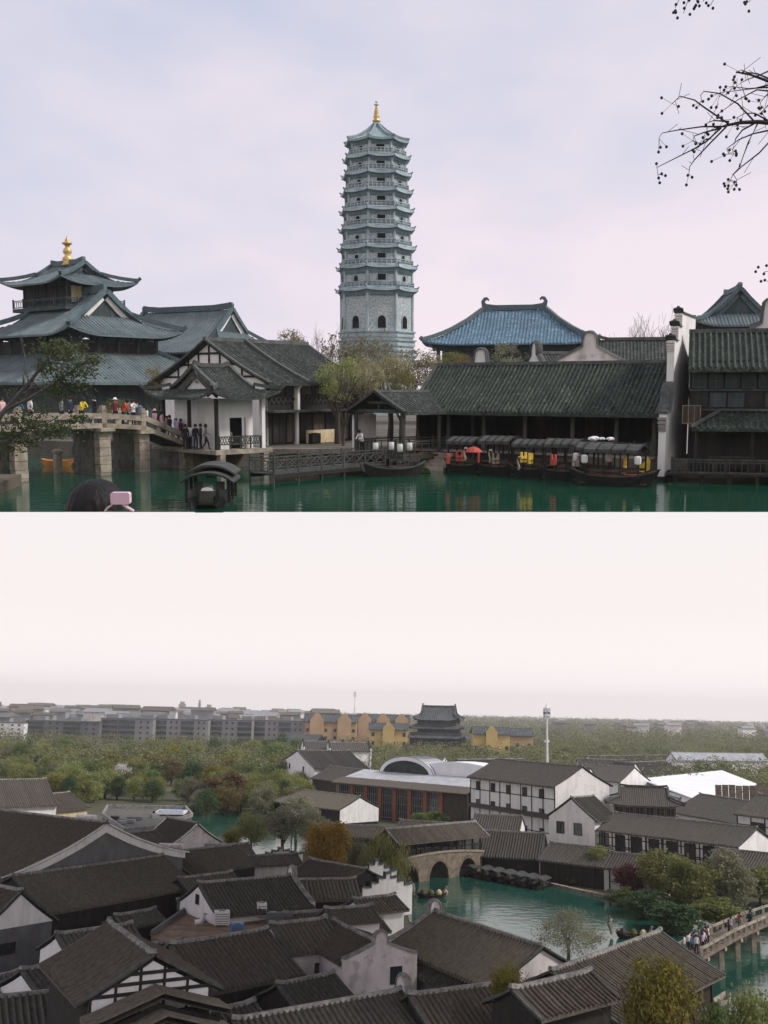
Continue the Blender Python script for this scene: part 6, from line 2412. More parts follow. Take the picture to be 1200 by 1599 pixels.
# ---- middle buildings ----------------------------------------------------------
mat('metal_light', (0.36, 0.37, 0.39), (0.48, 0.49, 0.50), scale=0.5, rough=0.5)
def glass_hall():
    ze = 8.0
    A, B = LG(528, 1218, ze), LG(733, 1236, ze)
    d = B - A
    L = d.length
    ang = math.atan2(d.y, d.x)
    nrm = Vector((-math.sin(ang), math.cos(ang), 0))
    D = 16.0
    c = (A + B) / 2 + nrm * (D / 2)
    th = thing('glass_hall', 'large hall with dark glass bays between brick pillars and white vaulted roof', 'building', TR((c.x, c.y, 0), ang))
    w = MB()
    w.box((0, .3, ze / 2), (L, D - .6, ze - .1))
    w.build('wall', 'wood_dark', th)
    nb = 7
    bw = L * .80 / nb
    x0 = -L / 2 + .6
    for i in range(nb + 1):
        p = MB()
        p.box((x0 + bw * i, -D / 2 - .15, ze / 2 - .2), (1.1, .9, ze - .4))
        p.build('pillar', 'brick_red' if i else 'stone_brown', th)
    for i in range(nb):
        window(th, (x0 + bw * (i + .5), -D / 2, ze / 2 - .2), bw - 1.3, ze - 1.4, (0, -1), 'glass_dark', 'metal_grey', .16, (4, 3), depth=.2)
    wp = MB()
    wp.box((L / 2 - L * .09, -D / 2 - .1, ze / 2 - .2), (L * .17, .5, ze - .5))
    wp.build('solid_panel', 'wood_mid', th)
    e = MB()
    slope(e, (-L / 2 - .8, -D / 2 - 1.8), (1, 0), (0, 1), L + 1.4, 4.0, 1.2, ze - .5, .5, .1, 0)
    e.build('tile_eave', 'tile_brown', th)
    r = MB()
    slope(r, (-L / 2, -D / 2 + 2.0), (1, 0), (0, 1), L, 7.0, 1.7, ze + .6, .9, .08, 0)
    r.build('metal_roof', 'metal_light', th)
    f = MB()
    f.box((0, D / 2 - 3.6, ze + .9), (L, 7.2, 2.0))
    f.build('flat_roof', 'metal_sheet', th)
    # barrel vault of white ribs and glass
    vx, vr, vl = -L / 2 + L * .36, 8.8, 7.4
    yv = -D / 2 + 8.4
    n = 14
    def arc(rr, z0=ze + 1.6, sq=.50):
        return [(vx + rr * math.cos(math.pi * k / n), z0 + rr * sq * math.sin(math.pi * k / n)) for k in range(n + 1)]
    m = MB()
    m.prism(arc(vr), 'y', yv, yv + vl)
    vo = m.build('vault', 'metal_sheet', th, smooth=False)
    g = MB()
    g.prism([(vx + (x - vx) * .86, ze + 1.7 + (z - ze - 1.6) * .78) for x, z in arc(vr)], 'y', yv - .06, yv - .01)
    g.build('vault_end_glass', 'glass_dark', vo)
    for k in range(9):
        b = MB()
        yy = yv + vl * k / 8
        b.sweep([(x, yy, z + .02) for x, z in arc(vr)], .14, .12)
        b.build('rib', 'metal_grey', vo)
    m = MB()
    vx2, vr2 = -L / 2 + L * .74, 9.5
    ol = [(vx2 + vr2 * 1.5 * math.cos(math.pi * k / n), ze + 1.7 + vr2 * .40 * math.sin(math.pi * k / n)) for k in range(n + 1)]
    m.prism(ol, 'y', yv + 1, yv + 7.2)
    m.build('low_vault', 'metal_sheet', th)
    for k in range(8):
        b = MB()
        b.box((L * .02 + k * 3.0, D / 2 - 2 - (k % 2), ze + 2.3), (1.4, 1.2, .9))
        b.build('roof_vent', 'white_paint', th)
glass_hall()
gpx('white_gable_house', 'tall white gabled house with four dark windows left of the glass hall', (440, 1188), (492, 1200), 8.6, 1172, 16, 'plaster', CH, ('white', ''), (('l', .3, 7.6, 1.3, 1.5), ('l', .72, 7.6, 1.3, 1.5), ('l', .3, 4.0, 1.3, 1.5), ('l', .72, 4.0, 1.3, 1.5)))
hpx('brown_annex', 'brown walled annex between the white gabled house and glass hall', (484, 1216), (548, 1224), 6.0, 1200, .5, 'wood_mid', CH)
hpx('bamboo_lean_house', 'low dark house with cream right end in front of glass hall left end', (424, 1252), (528, 1266), 3.4, 1238, .42, 'wood_dark', 'tile_brown', ('', 'white'), wins=(('f', .6, 2.0, 5.0, 1.4),))
hpx('white_timber_building', 'three storey white building with dark timber grid right of glass hall', (729, 1214), (862, 1230), 11.5, 1191, .5, 'plaster', CH, ('', 'white'), [('f', .1 + .19 * i, z, 1.4, 1.7) for i in range(5) for z in (10.0, 6.4, 2.8)], timber=8, oh=.9, pent=True)
gpx('front_white_gable_house', 'white gabled house with two dark windows beside timber building', (856, 1272), (932, 1280), 7.0, 1246, 7, 'plaster', CH, ('white', ''), (('l', .36, 5.0, 1.6, 2.0), ('l', .74, 5.0, 1.6, 2.0)), sag=.1)
hpx('gallery_house', 'long low white house with dark timber doors below the brown pavilion', (926, 1296), (1152, 1324), 5.2, 1281, .4, 'plaster', CH, (), [('f', .06 + .125 * i, 3.3, 2.0, 3.0) for i in range(8)], timber=16, posts=9)
def brown_pavilion():
    ze = 8.6
    A, B = LG(946, 1240, 10.6), LG(1086, 1243, 10.6)
    d = B - A
    ang = math.atan2(d.y, d.x) + R(-12)
    c = (A + B) / 2 + Vector((0, 5, 0))
    th = thing('brown_pavilion', 'brown timber upper pavilion with sweeping hip roof above the white gallery house', 'pavilion', TR((c.x, c.y, 0), ang))
    L, D = d.length - 5.5, 8.0
    w = MB()
    w.box((0, 0, 3.2), (L + .6, D + .6, 6.4))
    w.build('lower_wall', 'plaster', th)
    w = MB()
    w.box((0, 0, 7.2), (L, D, 2.9))
    w.build('wall', 'wood_mid', th)
    for i in range(6):
        window(th, (-L / 2 + L * (i + .5) / 6, -D / 2, 7.4), L / 6 - .4, 1.7, (0, -1), 'glass_dark', 'stone_brown', .14, (1, 0))
    for sx in (-1, 1):
        m = MB()
        m.box((sx * (L / 2 + .05), 0, 7.3), (.12, D * .8, 2.0))
        m.build('side_panel', 'plaster', th)
    r = MB()
    rail(r, (-L / 2 - .3, -D / 2 - .5, 6.1), (L / 2 + .3, -D / 2 - .5, 6.1), .8, 6, 30, .14, .06, .1)
    r.build('railing', 'stone_brown', th)
    hip_roof(th, L, D, 8.6, 3.0, 5.4, .5, oh=1.6, tile=CH, ridge='ridge_dark', sag=.4, lift=.6, lw=3.5, course=.36, board='plaster_grey', gable_mat='wood_dark', ridge_h=.4)
brown_pavilion()
def sheet_roof():
    z = 6.5
    P = [LG(1000, 1216, z), LG(1108, 1256, z - 1), LG(1182, 1224, z), LG(1128, 1203, z + 1.2)]
    o = (P[0] + P[2]) / 2
    o.z = 0
    th = thing('white_sheet_roof', 'broad white metal sheet roof shed behind the brown pavilion', 'building', TR(o))
    m = MB()
    Q = [p - o for p in P]
    m.add(Q + [q - Vector((0, 0, .3)) for q in Q], [(0, 1, 2, 3), (7, 6, 5, 4), (0, 4, 5, 1), (1, 5, 6, 2), (2, 6, 7, 3), (3, 7, 4, 0)])
    m.build('roof', 'metal_sheet', th)
    w = MB()
    w.prism([(q.x * .97, q.y * .97) for q in Q], 'z', 0, 5.2)
    w.build('wall', 'plaster', th)
    for k in range(12):
        s = MB()
        a, b = Q[0].lerp(Q[1], (k + .5) / 12), Q[3].lerp(Q[2], (k + .5) / 12)
        s.sweep([a, b], .12, .08)
        s.build('seam', 'metal_sheet', th)
sheet_roof()
hpx('low_white_house', 'low white house with dark windows under the white sheet roof', (1042, 1268), (1152, 1288), 5.0, 1248, .45, 'plaster', CH, (), [('f', .15 + .3 * i, 3.2, 1.6, 1.6) for i in range(3)])
hpx('edge_timber_building', 'white and dark timber building at the right edge', (1146, 1272), (1262, 1286), 8.2, 1246, .5, 'plaster', CH, (), [('f', .3 + .35 * i, z, 3.0, 2.0) for i in range(2) for z in (2.2, 6.2)], timber=5)
th = thing('roof_boarding', 'tan plank boarding on the roof at right edge', 'boarding', TR(LG(1166, 1250, 6.5), -.3))
for k in range(9):
    b = MB()
    b.box((-6 + k * 1.5, 0, 1.6), (1.42, .12, 3.2 + .15 * (k % 3)))
    b.build('plank', 'stone_brown', th)
GB = 'dark roofs of the rear courtyard block'
for nm, lab, a, b, ze, ry, w_, ends in (
    ('courtyard_house', 'long dark roof directly behind the white timber building', (735, 1206), (838, 1204), 9.0, 1186, 'plaster', ('white', 'white')),
    ('courtyard_house', 'dark hipped roof house right behind the timber building', (838, 1222), (908, 1226), 7.5, 1198, 'plaster', ('', 'white')),
    ('courtyard_house', 'dark roof house left of the small pointed white gable', (890, 1216), (968, 1222), 6.5, 1196, 'plaster', ('white', 'white')),
    ('courtyard_house', 'dark roof house right of the pointed white gable', (1000, 1210), (1068, 1206), 6.0, 1190, 'plaster', ('white', '')),
    ('courtyard_house', 'farthest dark roof house before the woodland', (935, 1194), (1058, 1192), 6.0, 1180, 'plaster', ('white', '')),
    ('courtyard_house', 'small dark roof house behind the vault of the glass hall', (600, 1186), (690, 1190), 6.0, 1180, 'plaster', ('', 'white')),
    ('courtyard_house', 'dark roof house between rear block and sheet roof', (905, 1202), (985, 1204), 6.5, 1186, 'plaster', ('', 'white'))):
    hpx(nm, lab, a, b, ze, ry, .5, w_, CH, ends, group=GB)
gpx('pointed_gable_house', 'small house with pointed white gable and tiny window in rear block', (972, 1216), (1014, 1216), 6.0, 1192, 12, 'plaster', CH, ('white', ''), (('l', .5, 6.0, .8, .9),), sag=.35)
hpx('quay_house', 'low dark roofed quay house with pale verge below the white gable house', (838, 1344), (940, 1356), 3.2, 1322, .5, 'wood_dark', CH, ('white', ''), posts=5)
hpx('quay_house', 'low dark roofed quay house behind the purple tree', (938, 1356), (1030, 1366), 3.2, 1336, .5, 'plaster', CH, posts=4)
hpx('hump_roof_house', 'dark thatch like roof house right of the covered bridge', (742, 1338), (846, 1344), 2.6, 1300, .55, 'wood_dark', CH, posts=5)
hpx('bridge_end_house', 'white walled house with dark roof at the right end of covered bridge', (734, 1296), (812, 1300), 5.0, 1274, .5, 'plaster', CH, ('white', 'white'), (('f', .3, 3.6, 1.0, 1.2), ('f', .75, 3.6, 1.0, 1.2)))
hpx('canal_house', 'long low brown roof house in front of the brick pillared hall', (505, 1306), (640, 1314), 3.0, 1291, .45, 'wood_dark', 'tile_brown', posts=6)
hpx('canal_house', 'brown roofed house behind the willow left of covered bridge', (610, 1306), (700, 1312), 4.4, 1284, .5, 'wood_dark', 'tile_brown')
hpx('right_edge_house', 'dark roofed house below the timber building at right edge', (1100, 1352), (1240, 1368), 3.2, 1332, .45, 'wood_dark', CH)

# covered stone arch bridge
def covered_bridge():
    A, B = LG(604, 1380, 0), LG(740, 1362, 0)
    d = B - A
    L = d.length
    ang = math.atan2(d.y, d.x)
    c = (A + B) / 2
    th = thing('covered_bridge', 'brown stone bridge with two arches and a dark tiled gallery roof', 'bridge', TR((c.x, c.y, 0), ang))
    W, H = 4.2, 3.9
    # face with arched openings, as a strip of quads
    archs = [(-L * .03, 2.15), (L * .31, 2.1), (-L * .36, 2.0)]
    for sy in (-1, 1):
        y = sy * W / 2
        m = MB()
        n = 60
        o = 0
        for i in range(n + 1):
            x = -L / 2 + L * i / n
            zb = -.1
            for ax, ar in archs:
                if abs(x - ax) < ar:
                    zb = max(zb, 1.25 * math.sqrt(max(0, ar * ar - (x - ax) ** 2)))
            zt = H - .5 * (x / (L / 2)) ** 2 * 1.2
            m.v += [(x, y, zb), (x, y, zt), (x, y - sy * .4, zb), (x, y - sy * .4, zt)]
        for i in range(n):
            a = i * 4
            m.f += [(a, a + 4, a + 5, a + 1), (a + 2, a + 3, a + 7, a + 6), (a, a + 2, a + 6, a + 4), (a + 1, a + 5, a + 7, a + 3)]
        m.build('spandrel_wall', 'stone_brown', th)
        for ax, ar in archs:
            k = 13
            for q in range(k):
                b = MB()
                t0, t1 = math.pi * q / k + .02, math.pi * (q + 1) / k - .02
                P = [(ax + r_ * math.cos(t), 1.25 * r_ * math.sin(t)) for t, r_ in ((t0, ar), (t0, ar + .42), (t1, ar + .42), (t1, ar))]
                b.prism(P, 'y', y + sy * .05, y - sy * .3)
                b.build('voussoir', 'stone_brown', th)
    for ax, ar in archs:
        m = MB()
        n = 14
        for q in range(n + 1):
            t = math.pi * q / n
            for y in (-W / 2 + .35, W / 2 - .35):
                m.v.append((ax + (ar + .02) * math.cos(t), y, 1.25 * (ar + .02) * math.sin(t)))
        for q in range(n):
            m.f.append((2 * q, 2 * q + 1, 2 * q + 3, 2 * q + 2))
        m.build('arch_vault', 'stone_dark', th)
    dk = MB()
    dk.sweep([(-L / 2 + L * i / 8, 0, H - .05 - .6 * (-1 + 2 * i / 8) ** 2) for i in range(9)], W + .3, .3)
    dk.build('deck', 'stone_pale', th)
    for sy in (-1, 1):
        for i in range(11):
            p = MB()
            x = -L / 2 + .6 + (L - 1.2) * i / 10
            p.box((x, sy * (W / 2 - .2), H + 1.0), (.2, .2, 2.6))
            p.build('post', 'wood_dark', th)
        r = MB()
        rail(r, (-L / 2 + .4, sy * (W / 2 - .1), H - .1), (L / 2 - .4, sy * (W / 2 - .1), H - .1), .9, 8, 60, .12, .06, .1)
        r.build('railing', 'wood_dark', th)
    b = MB()
    b.box((0, 0, H + 2.2), (L - .4, W - .3, .25))
    b.build('ceiling_board', 'wood_dark', th)
    gable_roof(th, L + .4, W + .2, H + 2.3, 1.5, .8, .3, 'tile_brown', 'ridge_grey', .2, .34, .1)
covered_bridge()

# right-hand footbridge with a crowd
def footbridge():
    P = [LG(1076, 1492, 2.4), LG(1130, 1462, 2.6), LG(1180, 1440, 2.6), LG(1262, 1412, 2.6)]
    o = P[0].copy()
    o.z = 0
    th = thing('footbridge', 'pale stone footbridge crowded with people at lower right', 'bridge', TR(o))
    Q = [p - o for p in P]
    for i in range(3):
        d = (Q[i + 1] - Q[i])
        s = Vector((d.y, -d.x, 0)).normalized()
        m = MB()
        m.sweep([Q[i], Q[i + 1]], 2.7, .3, -.3)
        m.build('deck_slab', 'stone_brown', th)
        for sg in (-1, 1):
            r = MB()
            r.sweep([Q[i] + s * 1.25 * sg + Vector((0, 0, .65)), Q[i + 1] + s * 1.25 * sg + Vector((0, 0, .65))], .22, .22)
            r.build('handrail', 'stone_pale', th)
            for k in range(6):
                q = Q[i].lerp(Q[i + 1], k / 6) + s * 1.25 * sg
                p = MB()
                p.box((q.x, q.y, q.z + .45), (.28, .28, .95 if k % 2 == 0 else .5))
                p.build('post', 'stone_pale', th)
        for k in range(2):
            q = Q[i].lerp(Q[i + 1], (k + .3) / 2)
            for sg in (-1, 1):
                p = MB()
                p.box((q.x + s.x * .9 * sg, q.y + s.y * .9 * sg, 1.1), (.5, .5, 2.6))
                p.build('pier', 'stone_pale', th)
            c = MB()
            c.sweep([q + s * 1.45 + Vector((0, 0, -.32)), q - s * 1.45 + Vector((0, 0, -.32))], .55, .3, -.3)
            c.build('pier_cap', 'stone_pale', th)
    return P
FB = footbridge()
cols = ['cloth_white', 'cloth_blue', 'cloth_white', 'cloth_black', 'cloth_pink', 'cloth_grey', 'cloth_white', 'cloth_navy', 'cloth_teal', 'cloth_maroon', 'cloth_white', 'cloth_black', 'cloth_lilac', 'cloth_grey', 'cloth_red', 'cloth_navy', 'cloth_white', 'cloth_black', 'cloth_white', 'cloth_pink', 'cloth_blue', 'cloth_grey', 'cloth_white', 'cloth_teal']
rg = random.Random(21)
names_ = {'cloth_white': 'white', 'cloth_blue': 'blue', 'cloth_black': 'black', 'cloth_pink': 'pink', 'cloth_grey': 'grey', 'cloth_navy': 'navy', 'cloth_teal': 'teal', 'cloth_maroon': 'maroon', 'cloth_lilac': 'lilac', 'cloth_red': 'red'}
for k, c in enumerate(cols):
    t = (.05 + k * .052 if k < 11 else 1.0 + (k - 11) * .16) if k < 18 else .12 + (k - 18) * .11
    i = min(2, int(t))
    p = FB[i].lerp(FB[i + 1], t - i)
    d = (FB[i + 1] - FB[i]).normalized()
    s = Vector((d.y, -d.x, 0))
    p = p + s * rg.uniform(-.85, .85)
    person('person in %s top among the crowd on the stone footbridge' % names_[c], p, rg.uniform(0, 6.2), c, rg.choice(['cloth_black', 'cloth_navy', 'cloth_grey']), rg.choice(['walk', 'stand', 'walk']), 1.0, None, 'crowd on the footbridge')
cnt = {}
# boats on the pond
def pond_boat(label, px, py, rz, canopy=True, L=6.0, grp='black boats moored along the quay', deco=False):
    p = LG(px, py, .05)
    th = thing('pond_boat', label, 'boat', TR((p.x, p.y, .05), rz), grp)
    h = MB()
    hull(h, L, 1.8, .4, .35)
    h.build('hull', 'black_paint' if canopy else 'wood_dark', th)
    d = MB()
    d.box((0, 0, .2), (L * .7, 1.3, .06))
    d.build('deck', 'wood_mid', th)
    if canopy:
        r = MB()
        ol = [((-1 + 2 * i / 8) * 1.0, 1.2 + .35 * math.cos((-1 + 2 * i / 8) * 1.5)) for i in range(9)]
        r.prism(ol + [(a, b - .06) for a, b in reversed(ol)], 'x', -L * .32, L * .32)
        r.build('canopy', 'black_canvas', th)
        for x in (-L * .3, L * .3):
            for s_ in (-1, 1):
                q = MB()
                q.box((x, s_ * .8, .8), (.08, .08, .9))
                q.build('post', 'wood_dark', th)
    if deco:
        a = MB()
        n = 14
        a.tube([(-L / 2 - .5, .55 * math.cos(6.28 * i / n), 1.1 + .75 * math.sin(6.28 * i / n)) for i in range(n + 1)], .13, 6)
        a.tube([(-L / 2 - .4, 0, .4), (-L / 2 - .9, 0, 1.6), (-L / 2 - .6, 0, 2.2)], [.2, .16, .1], 7)
        a.build('prow_ornament', 'stone_pale', th)
        for x, m in ((-1.2, 'wood_mid'), (0, 'leaf_olive'), (1.1, 'plaster_ochre'), (2.0, 'stone_pale')):
            b = MB()
            b.lathe([(.35, .3), (.45, .6), (.3, .9), (.1, 1.05)], 9, (x, .1, 0))
            b.build('cargo_basket', m, th)
        q = MB()
        q.tube([(L / 2 - .3, 0, .6), (L / 2 + .1, 0, 1.5)], .14, 7)
        q.build('stern_post', 'stone_pale', th)
    return th
pond_boat('decorated boat with round prow ornament and baskets in mid pond', 674, 1402, R(14), False, 4.2, None, True)
for k in range(7):
    pond_boat(('leftmost', 'second', 'third', 'fourth', 'fifth', 'sixth', 'rightmost')[k] + ' black canopied boat in the row moored at far quay', 738 + 18 * k, 1366 + 3.4 * k, R(64), True, 6.2)
th = pond_boat('small swan prowed boat partly hidden behind waterside hall roof', 990, 1466, R(-20), False, 4.0, None, True)
p = LG(1128, 1566, .05)
mb = MB()
hull(mb, 3.0, 1.2, .35, .3)
tag(mb.build('small_skiff', 'stone_pale', None, False, TR((p.x, p.y, .05), .9)), 'small pale skiff beside the waterside hall posts', 'boat')
# quay edge stones
th = thing('quay_edge', 'pale stone quay edge along the far side of pond', 'quay', TR(LG(862, 1382, 0)))
o = LG(862, 1382, 0)
ed = [(752, 1356), (800, 1368), (862, 1384), (910, 1395), (950, 1403), (1000, 1412), (1060, 1420)]
for i in range(len(ed) - 1):
    a, b = LG(*ed[i], 0) - o, LG(*ed[i + 1], 0) - o
    for q in range(4):
        m = MB()
        m.sweep([a.lerp(b, q / 4 + .004), a.lerp(b, (q + 1) / 4 - .004)], .7, .55, -.1)
        m.build('edge_stone', 'stone_pale', th)
th = thing('stone_fence', 'low pale stone fence in front of the quay house', 'fence', TR(LG(850, 1358, 0)))
o = LG(850, 1358, 0)
for i in range(9):
    a, b = LG(848 + 9 * i, 1357 + 2.0 * i, 0) - o, LG(848 + 9 * (i + 1), 1357 + 2.0 * (i + 1), 0) - o
    m = MB()
    m.sweep([a + Vector((0, 0, .1)), a + Vector((0, 0, 1.2))], .25, .25)
    m.build('post', 'stone_pale', th)
    m = MB()
    m.sweep([a + Vector((0, 0, .75)), b + Vector((0, 0, .75))], .14, .2)
    m.build('rail', 'stone_pale', th)

# ---- distance: blocks, temples, masts, town -----------------------------------
def block(name, label, x0, x1, ytop, H, bays, m='concrete', group='grey apartment blocks', storeys=5):
    """long block whose roof line runs from (x0,ytop) to (x1, ytop+..)"""
    A, B = LP(x0, ytop[0], 650), LP(x1, ytop[1], 645)
    H = (A.z + B.z) / 2
    d = B - A
    L = math.hypot(d.x, d.y)
    ang = math.atan2(d.y, d.x)
    nrm = Vector((-math.sin(ang), math.cos(ang), 0))
    c = (A + B) / 2 + nrm * 6
    th = thing(name, label, 'building', TR((c.x, c.y, 0), ang), group)
    w = MB()
    w.box((0, 0, H / 2), (L, 12, H))
    w.build('wall', m, th)
    n = len(bays)
    for i, b in enumerate(bays):
        x = -L / 2 + L * (i + .5) / n
        bw = L / n
        for s in range(storeys):
            z = H * (s + .55) / storeys
            if b == 'w':
                q = MB()
                q.box((x, -6.05, z), (bw * .94, .2, H / storeys * .55))
                wo = q.build('window_band', 'glass_dark', th)
                q = MB()
                q.box((x, -6.22, z - H / storeys * .38), (bw * .96, .5, H / storeys * .16))
                q.build('balcony_edge', 'concrete_dark', wo)
            elif b == 's':
                for dx in (-.2, .2):
                    q = MB()
                    q.box((x + bw * dx, -6.05, z), (bw * .13, .2, H / storeys * .4))
                    q.build('window', 'glass_dark', th)
    q = MB()
    q.box((0, 0, H + .3), (L + .4, 12.4, .6))
    q.build('parapet', 'concrete_dark', th)
    for i in range(0, n, 2):
        q = MB()
        q.box((-L / 2 + L * (i + .5) / n, 1, H + 1.7), (L / n * .7, 6, 2.4))
        q.build('roof_house', 'concrete', th)
    return th
HB = 15.0
block('apartment_block', 'long grey apartment block left of the orange temple buildings', 395, 476, (1126, 1127), HB, 'wsws'[:3] + 's')
block('apartment_block', 'grey apartment block with dark window bands in the middle of the row', 325, 394, (1125, 1126), HB, 'wsw')
block('apartment_block', 'grey apartment block with plain stair bays left of the middle', 240, 326, (1124, 1125), HB, 'wsws')
block('apartment_block', 'grey apartment block at left end of the long row', 158, 240, (1123, 1124), HB, 'wws')
block('apartment_block', 'dark grey apartment building near left edge', 42, 156, (1127, 1127), 14, 'wsws', 'concrete_dark')
block('apartment_block', 'pale apartment building at left picture edge', -40, 38, (1129, 1129), 13, 'sss', 'plaster')
def temple_block(label, x0, x1, y, H, rise, m, d, gables=1, name='temple_building', D=14):
    A, B = LP(x0, y, d), LP(x1, y, d)
    L = (B - A).length
    c = (A + B) / 2
    zt = c.z
    th = thing(name, label, 'temple', TR((c.x, c.y + D / 2, 0)), 'yellow temple buildings')
    w = MB()
    w.box((0, 0, (zt - rise) / 2), (L - 2, D - 2, zt - rise))
    w.build('wall', m, th)
    gable_roof(th, L - 1.5, D - 2, zt - rise, rise, 1.0, .4, 'temple_grey', 'temple_grey', .2, 1.2, .2, nv=3)
    for i in range(gables):
        x = -L / 2 + L * (i + .5) / gables if gables > 1 else 0
        g = MB()
        hw = min(4.2, L / 7)
        g.prism([(x - hw, 0), (x + hw, 0), (x + hw, zt - rise * .75), (x + hw * .6, zt - rise * .35), (x + hw * .3, zt + rise * .12), (x, zt + rise * .2), (x - hw * .3, zt + rise * .12), (x - hw * .6, zt - rise * .35), (x - hw, zt - rise * .75)], 'y', -D / 2 - .4, -D / 2 + 1.2)
        g.build('front_gable', m, th)
    n = max(3, int(L / 5))
    for i in range(n):
        for s in range(max(1, int((zt - rise) / 5))):
            q = MB()
            q.box((-L / 2 + L * (i + .5) / n, -D / 2 + .95, 3.2 + 4.6 * s), (1.6, .3, 1.9))
            q.build('window', 'glass_dark', th)
    return th
temple_block('long orange monastery building with grey roof beside apartment row', 474, 560, 1116, 0, 4.0, 'temple_orange', 640, 2)
temple_block('orange monastery building with pointed front gables in the distance', 556, 642, 1116, 0, 4.0, 'temple_orange', 670, 3)
temple_block('small yellow gabled temple house left of the great temple', 575, 640, 1130, 0, 3.0, 'temple_yellow', 560, 1)
temple_block('yellow gabled temple house right of the great temple', 737, 800, 1136, 0, 3.0, 'temple_yellow', 520, 1)
temple_block('low temple building with dark roof right of the yellow one', 782, 836, 1138, 0, 3.5, 'temple_orange', 580, 0)
def great_temple():
    d = 560.0
    A, B = LP(640, 1150, d), LP(735, 1150, d)
    c = (A + B) / 2
    th = thing('great_temple', 'huge dark grey temple hall with stacked sweeping roofs on the horizon', 'temple', TR((c.x, d + 12, 0), R(-14)))
    L = (B - A).length
    zt = LP(690, 1104, d).z
    w = MB()
    w.box((0, 0, zt * .25), (L * .86, 18, zt * .5))
    w.build('lower_wall', 'temple_grey', th)
    w = MB()
    w.box((0, 0, zt * .6), (L * .66, 13, zt * .35))
    w.build('upper_wall', 'temple_grey', th)
    for z0, fr, dp in ((zt * .40, .92, 22.0), (zt * .58, .84, 19.0)):
        s = MB()
        Lx, Ly = L * fr + 3, dp
        for (A_, ex, ey_, LL, DD) in (((-Lx / 2, -Ly / 2), (1, 0), (0, 1), Lx, Ly / 2), ((Lx / 2, -Ly / 2), (0, 1), (-1, 0), Ly, Lx / 2), ((Lx / 2, Ly / 2), (-1, 0), (0, -1), Lx, Ly / 2), ((-Lx / 2, Ly / 2), (0, -1), (1, 0), Ly, Lx / 2)):
            run = 4.0
            slope(s, A_, ex, ey_, LL, DD, 2.2 * DD / run, z0, 1.2, .2, 0, 1.2, 5, DD, DD, 1, 1, 3, .4, vtop=run / DD)
        s.build('skirt_roof', 'temple_grey', th)
    for i in range(9):
        p = MB()
        p.tube([(-L * .42 + L * .84 * i / 8, -9.6, 0), (-L * .42 + L * .84 * i / 8, -9.6, zt * .42)], .4, 7)
        p.build('column', 'wood_dark', th)
    hip_roof(th, L * .62, 13, zt * .74, zt * .26, 7.0, .5, oh=2.6, tile='temple_grey', ridge='temple_grey', sag=.45, lift=1.2, lw=6, course=1.2, amp=.2, ridge_w=.8, ridge_h=.8, owl=1.2, hipw=.6, gable_mat='concrete', board='concrete', nv=5)
great_temple()
def mast(label, px, ytop, ybase, d, lattice=True):
    t, b = LP(px, ytop, d), LP(px, ybase, d)
    th = thing('radio_mast', label, 'mast', TR((b.x, b.y, 0)), None)
    H = t.z
    m = MB()
    m.tube([(0, 0, 0), (0, 0, H * .96)], [.55, .22], 8)
    m.build('pole', 'steel_white', th)
    for z in (H * .93, H * .88):
        a = MB()
        a.lathe([(.9, 0), (1.0, .15), (.9, .3)], 10, (0, 0, z))
        for k in range(6):
            an = k * 1.047
            a.box((1.0 * math.cos(an), 1.0 * math.sin(an), z + .3), (.3, .3, 1.8))
        a.build('antenna_ring', 'steel_white', th)
    a = MB()
    a.lathe([(.6, 0), (.7, .6), (.2, 1.4), (.05, 2.2)], 8, (0, 0, H * .95))
    a.build('antenna_head', 'steel_white', th)
    q = MB()
    q.box((0, 0, H * .6), (1.5, .3, .8))
    q.build('platform', 'steel_white', th)
mast('white radio mast rising over the woodland', 855, 1102, 1182, 330)
mast('distant slender white mast on the horizon near orange temple', 554, 1078, 1110, 900)
# far town along the left horizon
rg = random.Random(33)
town = []
for v in range(4):
    b = MB()
    b.box((0, 0, 4 + v), (10 + 3 * v, 9, 8 + 2 * v))
    r = MB()
    r.prism([(-6, 8 + 2 * v), (6, 8 + 2 * v), (0, 10.5 + 2 * v)], 'x', -(5.4 + 1.5 * v), 5.4 + 1.5 * v)
    town.append((b.mesh('wall', ('plaster', 'concrete', 'plaster_stained', 'concrete')[v]), r.mesh('roof', ('tile_charcoal', 'concrete_dark', 'metal_grey', 'tile_brown')[v])))
def far_house(px, d, v, s, lab, grp):
    p = LP(px, 1105, d)
    th = thing('far_house', lab, 'house', TR((p.x, d, 0), rg.uniform(-.6, .6), s), grp)
    inst(town[v][0], 'wall', th)
    inst(town[v][1], 'roof', th)
for k in range(230):
    far_house(rg.uniform(-20, 520), rg.uniform(850, 2600), rg.randrange(4), rg.uniform(.9, 1.6), 'tiny pale house in the hazy town along the left horizon', 'far town houses')
for k in range(26):
    far_house(rg.uniform(840, 1220), rg.uniform(1200, 2600), rg.randrange(4), rg.uniform(.8, 1.2), 'tiny house scattered in far woodland at right', 'far woodland houses')
for k, (px, d, H) in enumerate(((285, 2600, 30), (312, 2400, 34), (327, 2500, 24))):
    p = LP(px, 1100, d)
    m = MB()
    m.box((0, 0, H / 2), (16 if k != 1 else 4, 14, H)).box((0, 0, H + 3), (10 if k != 1 else 3, 8, 6))
    tag(m.build('far_tower', 'concrete', None, False, TR((p.x, d, 0))), ('widest hazy tower block on the left horizon', 'thin hazy tower on the left horizon', 'short hazy tower right of the thin one')[k], 'tower')
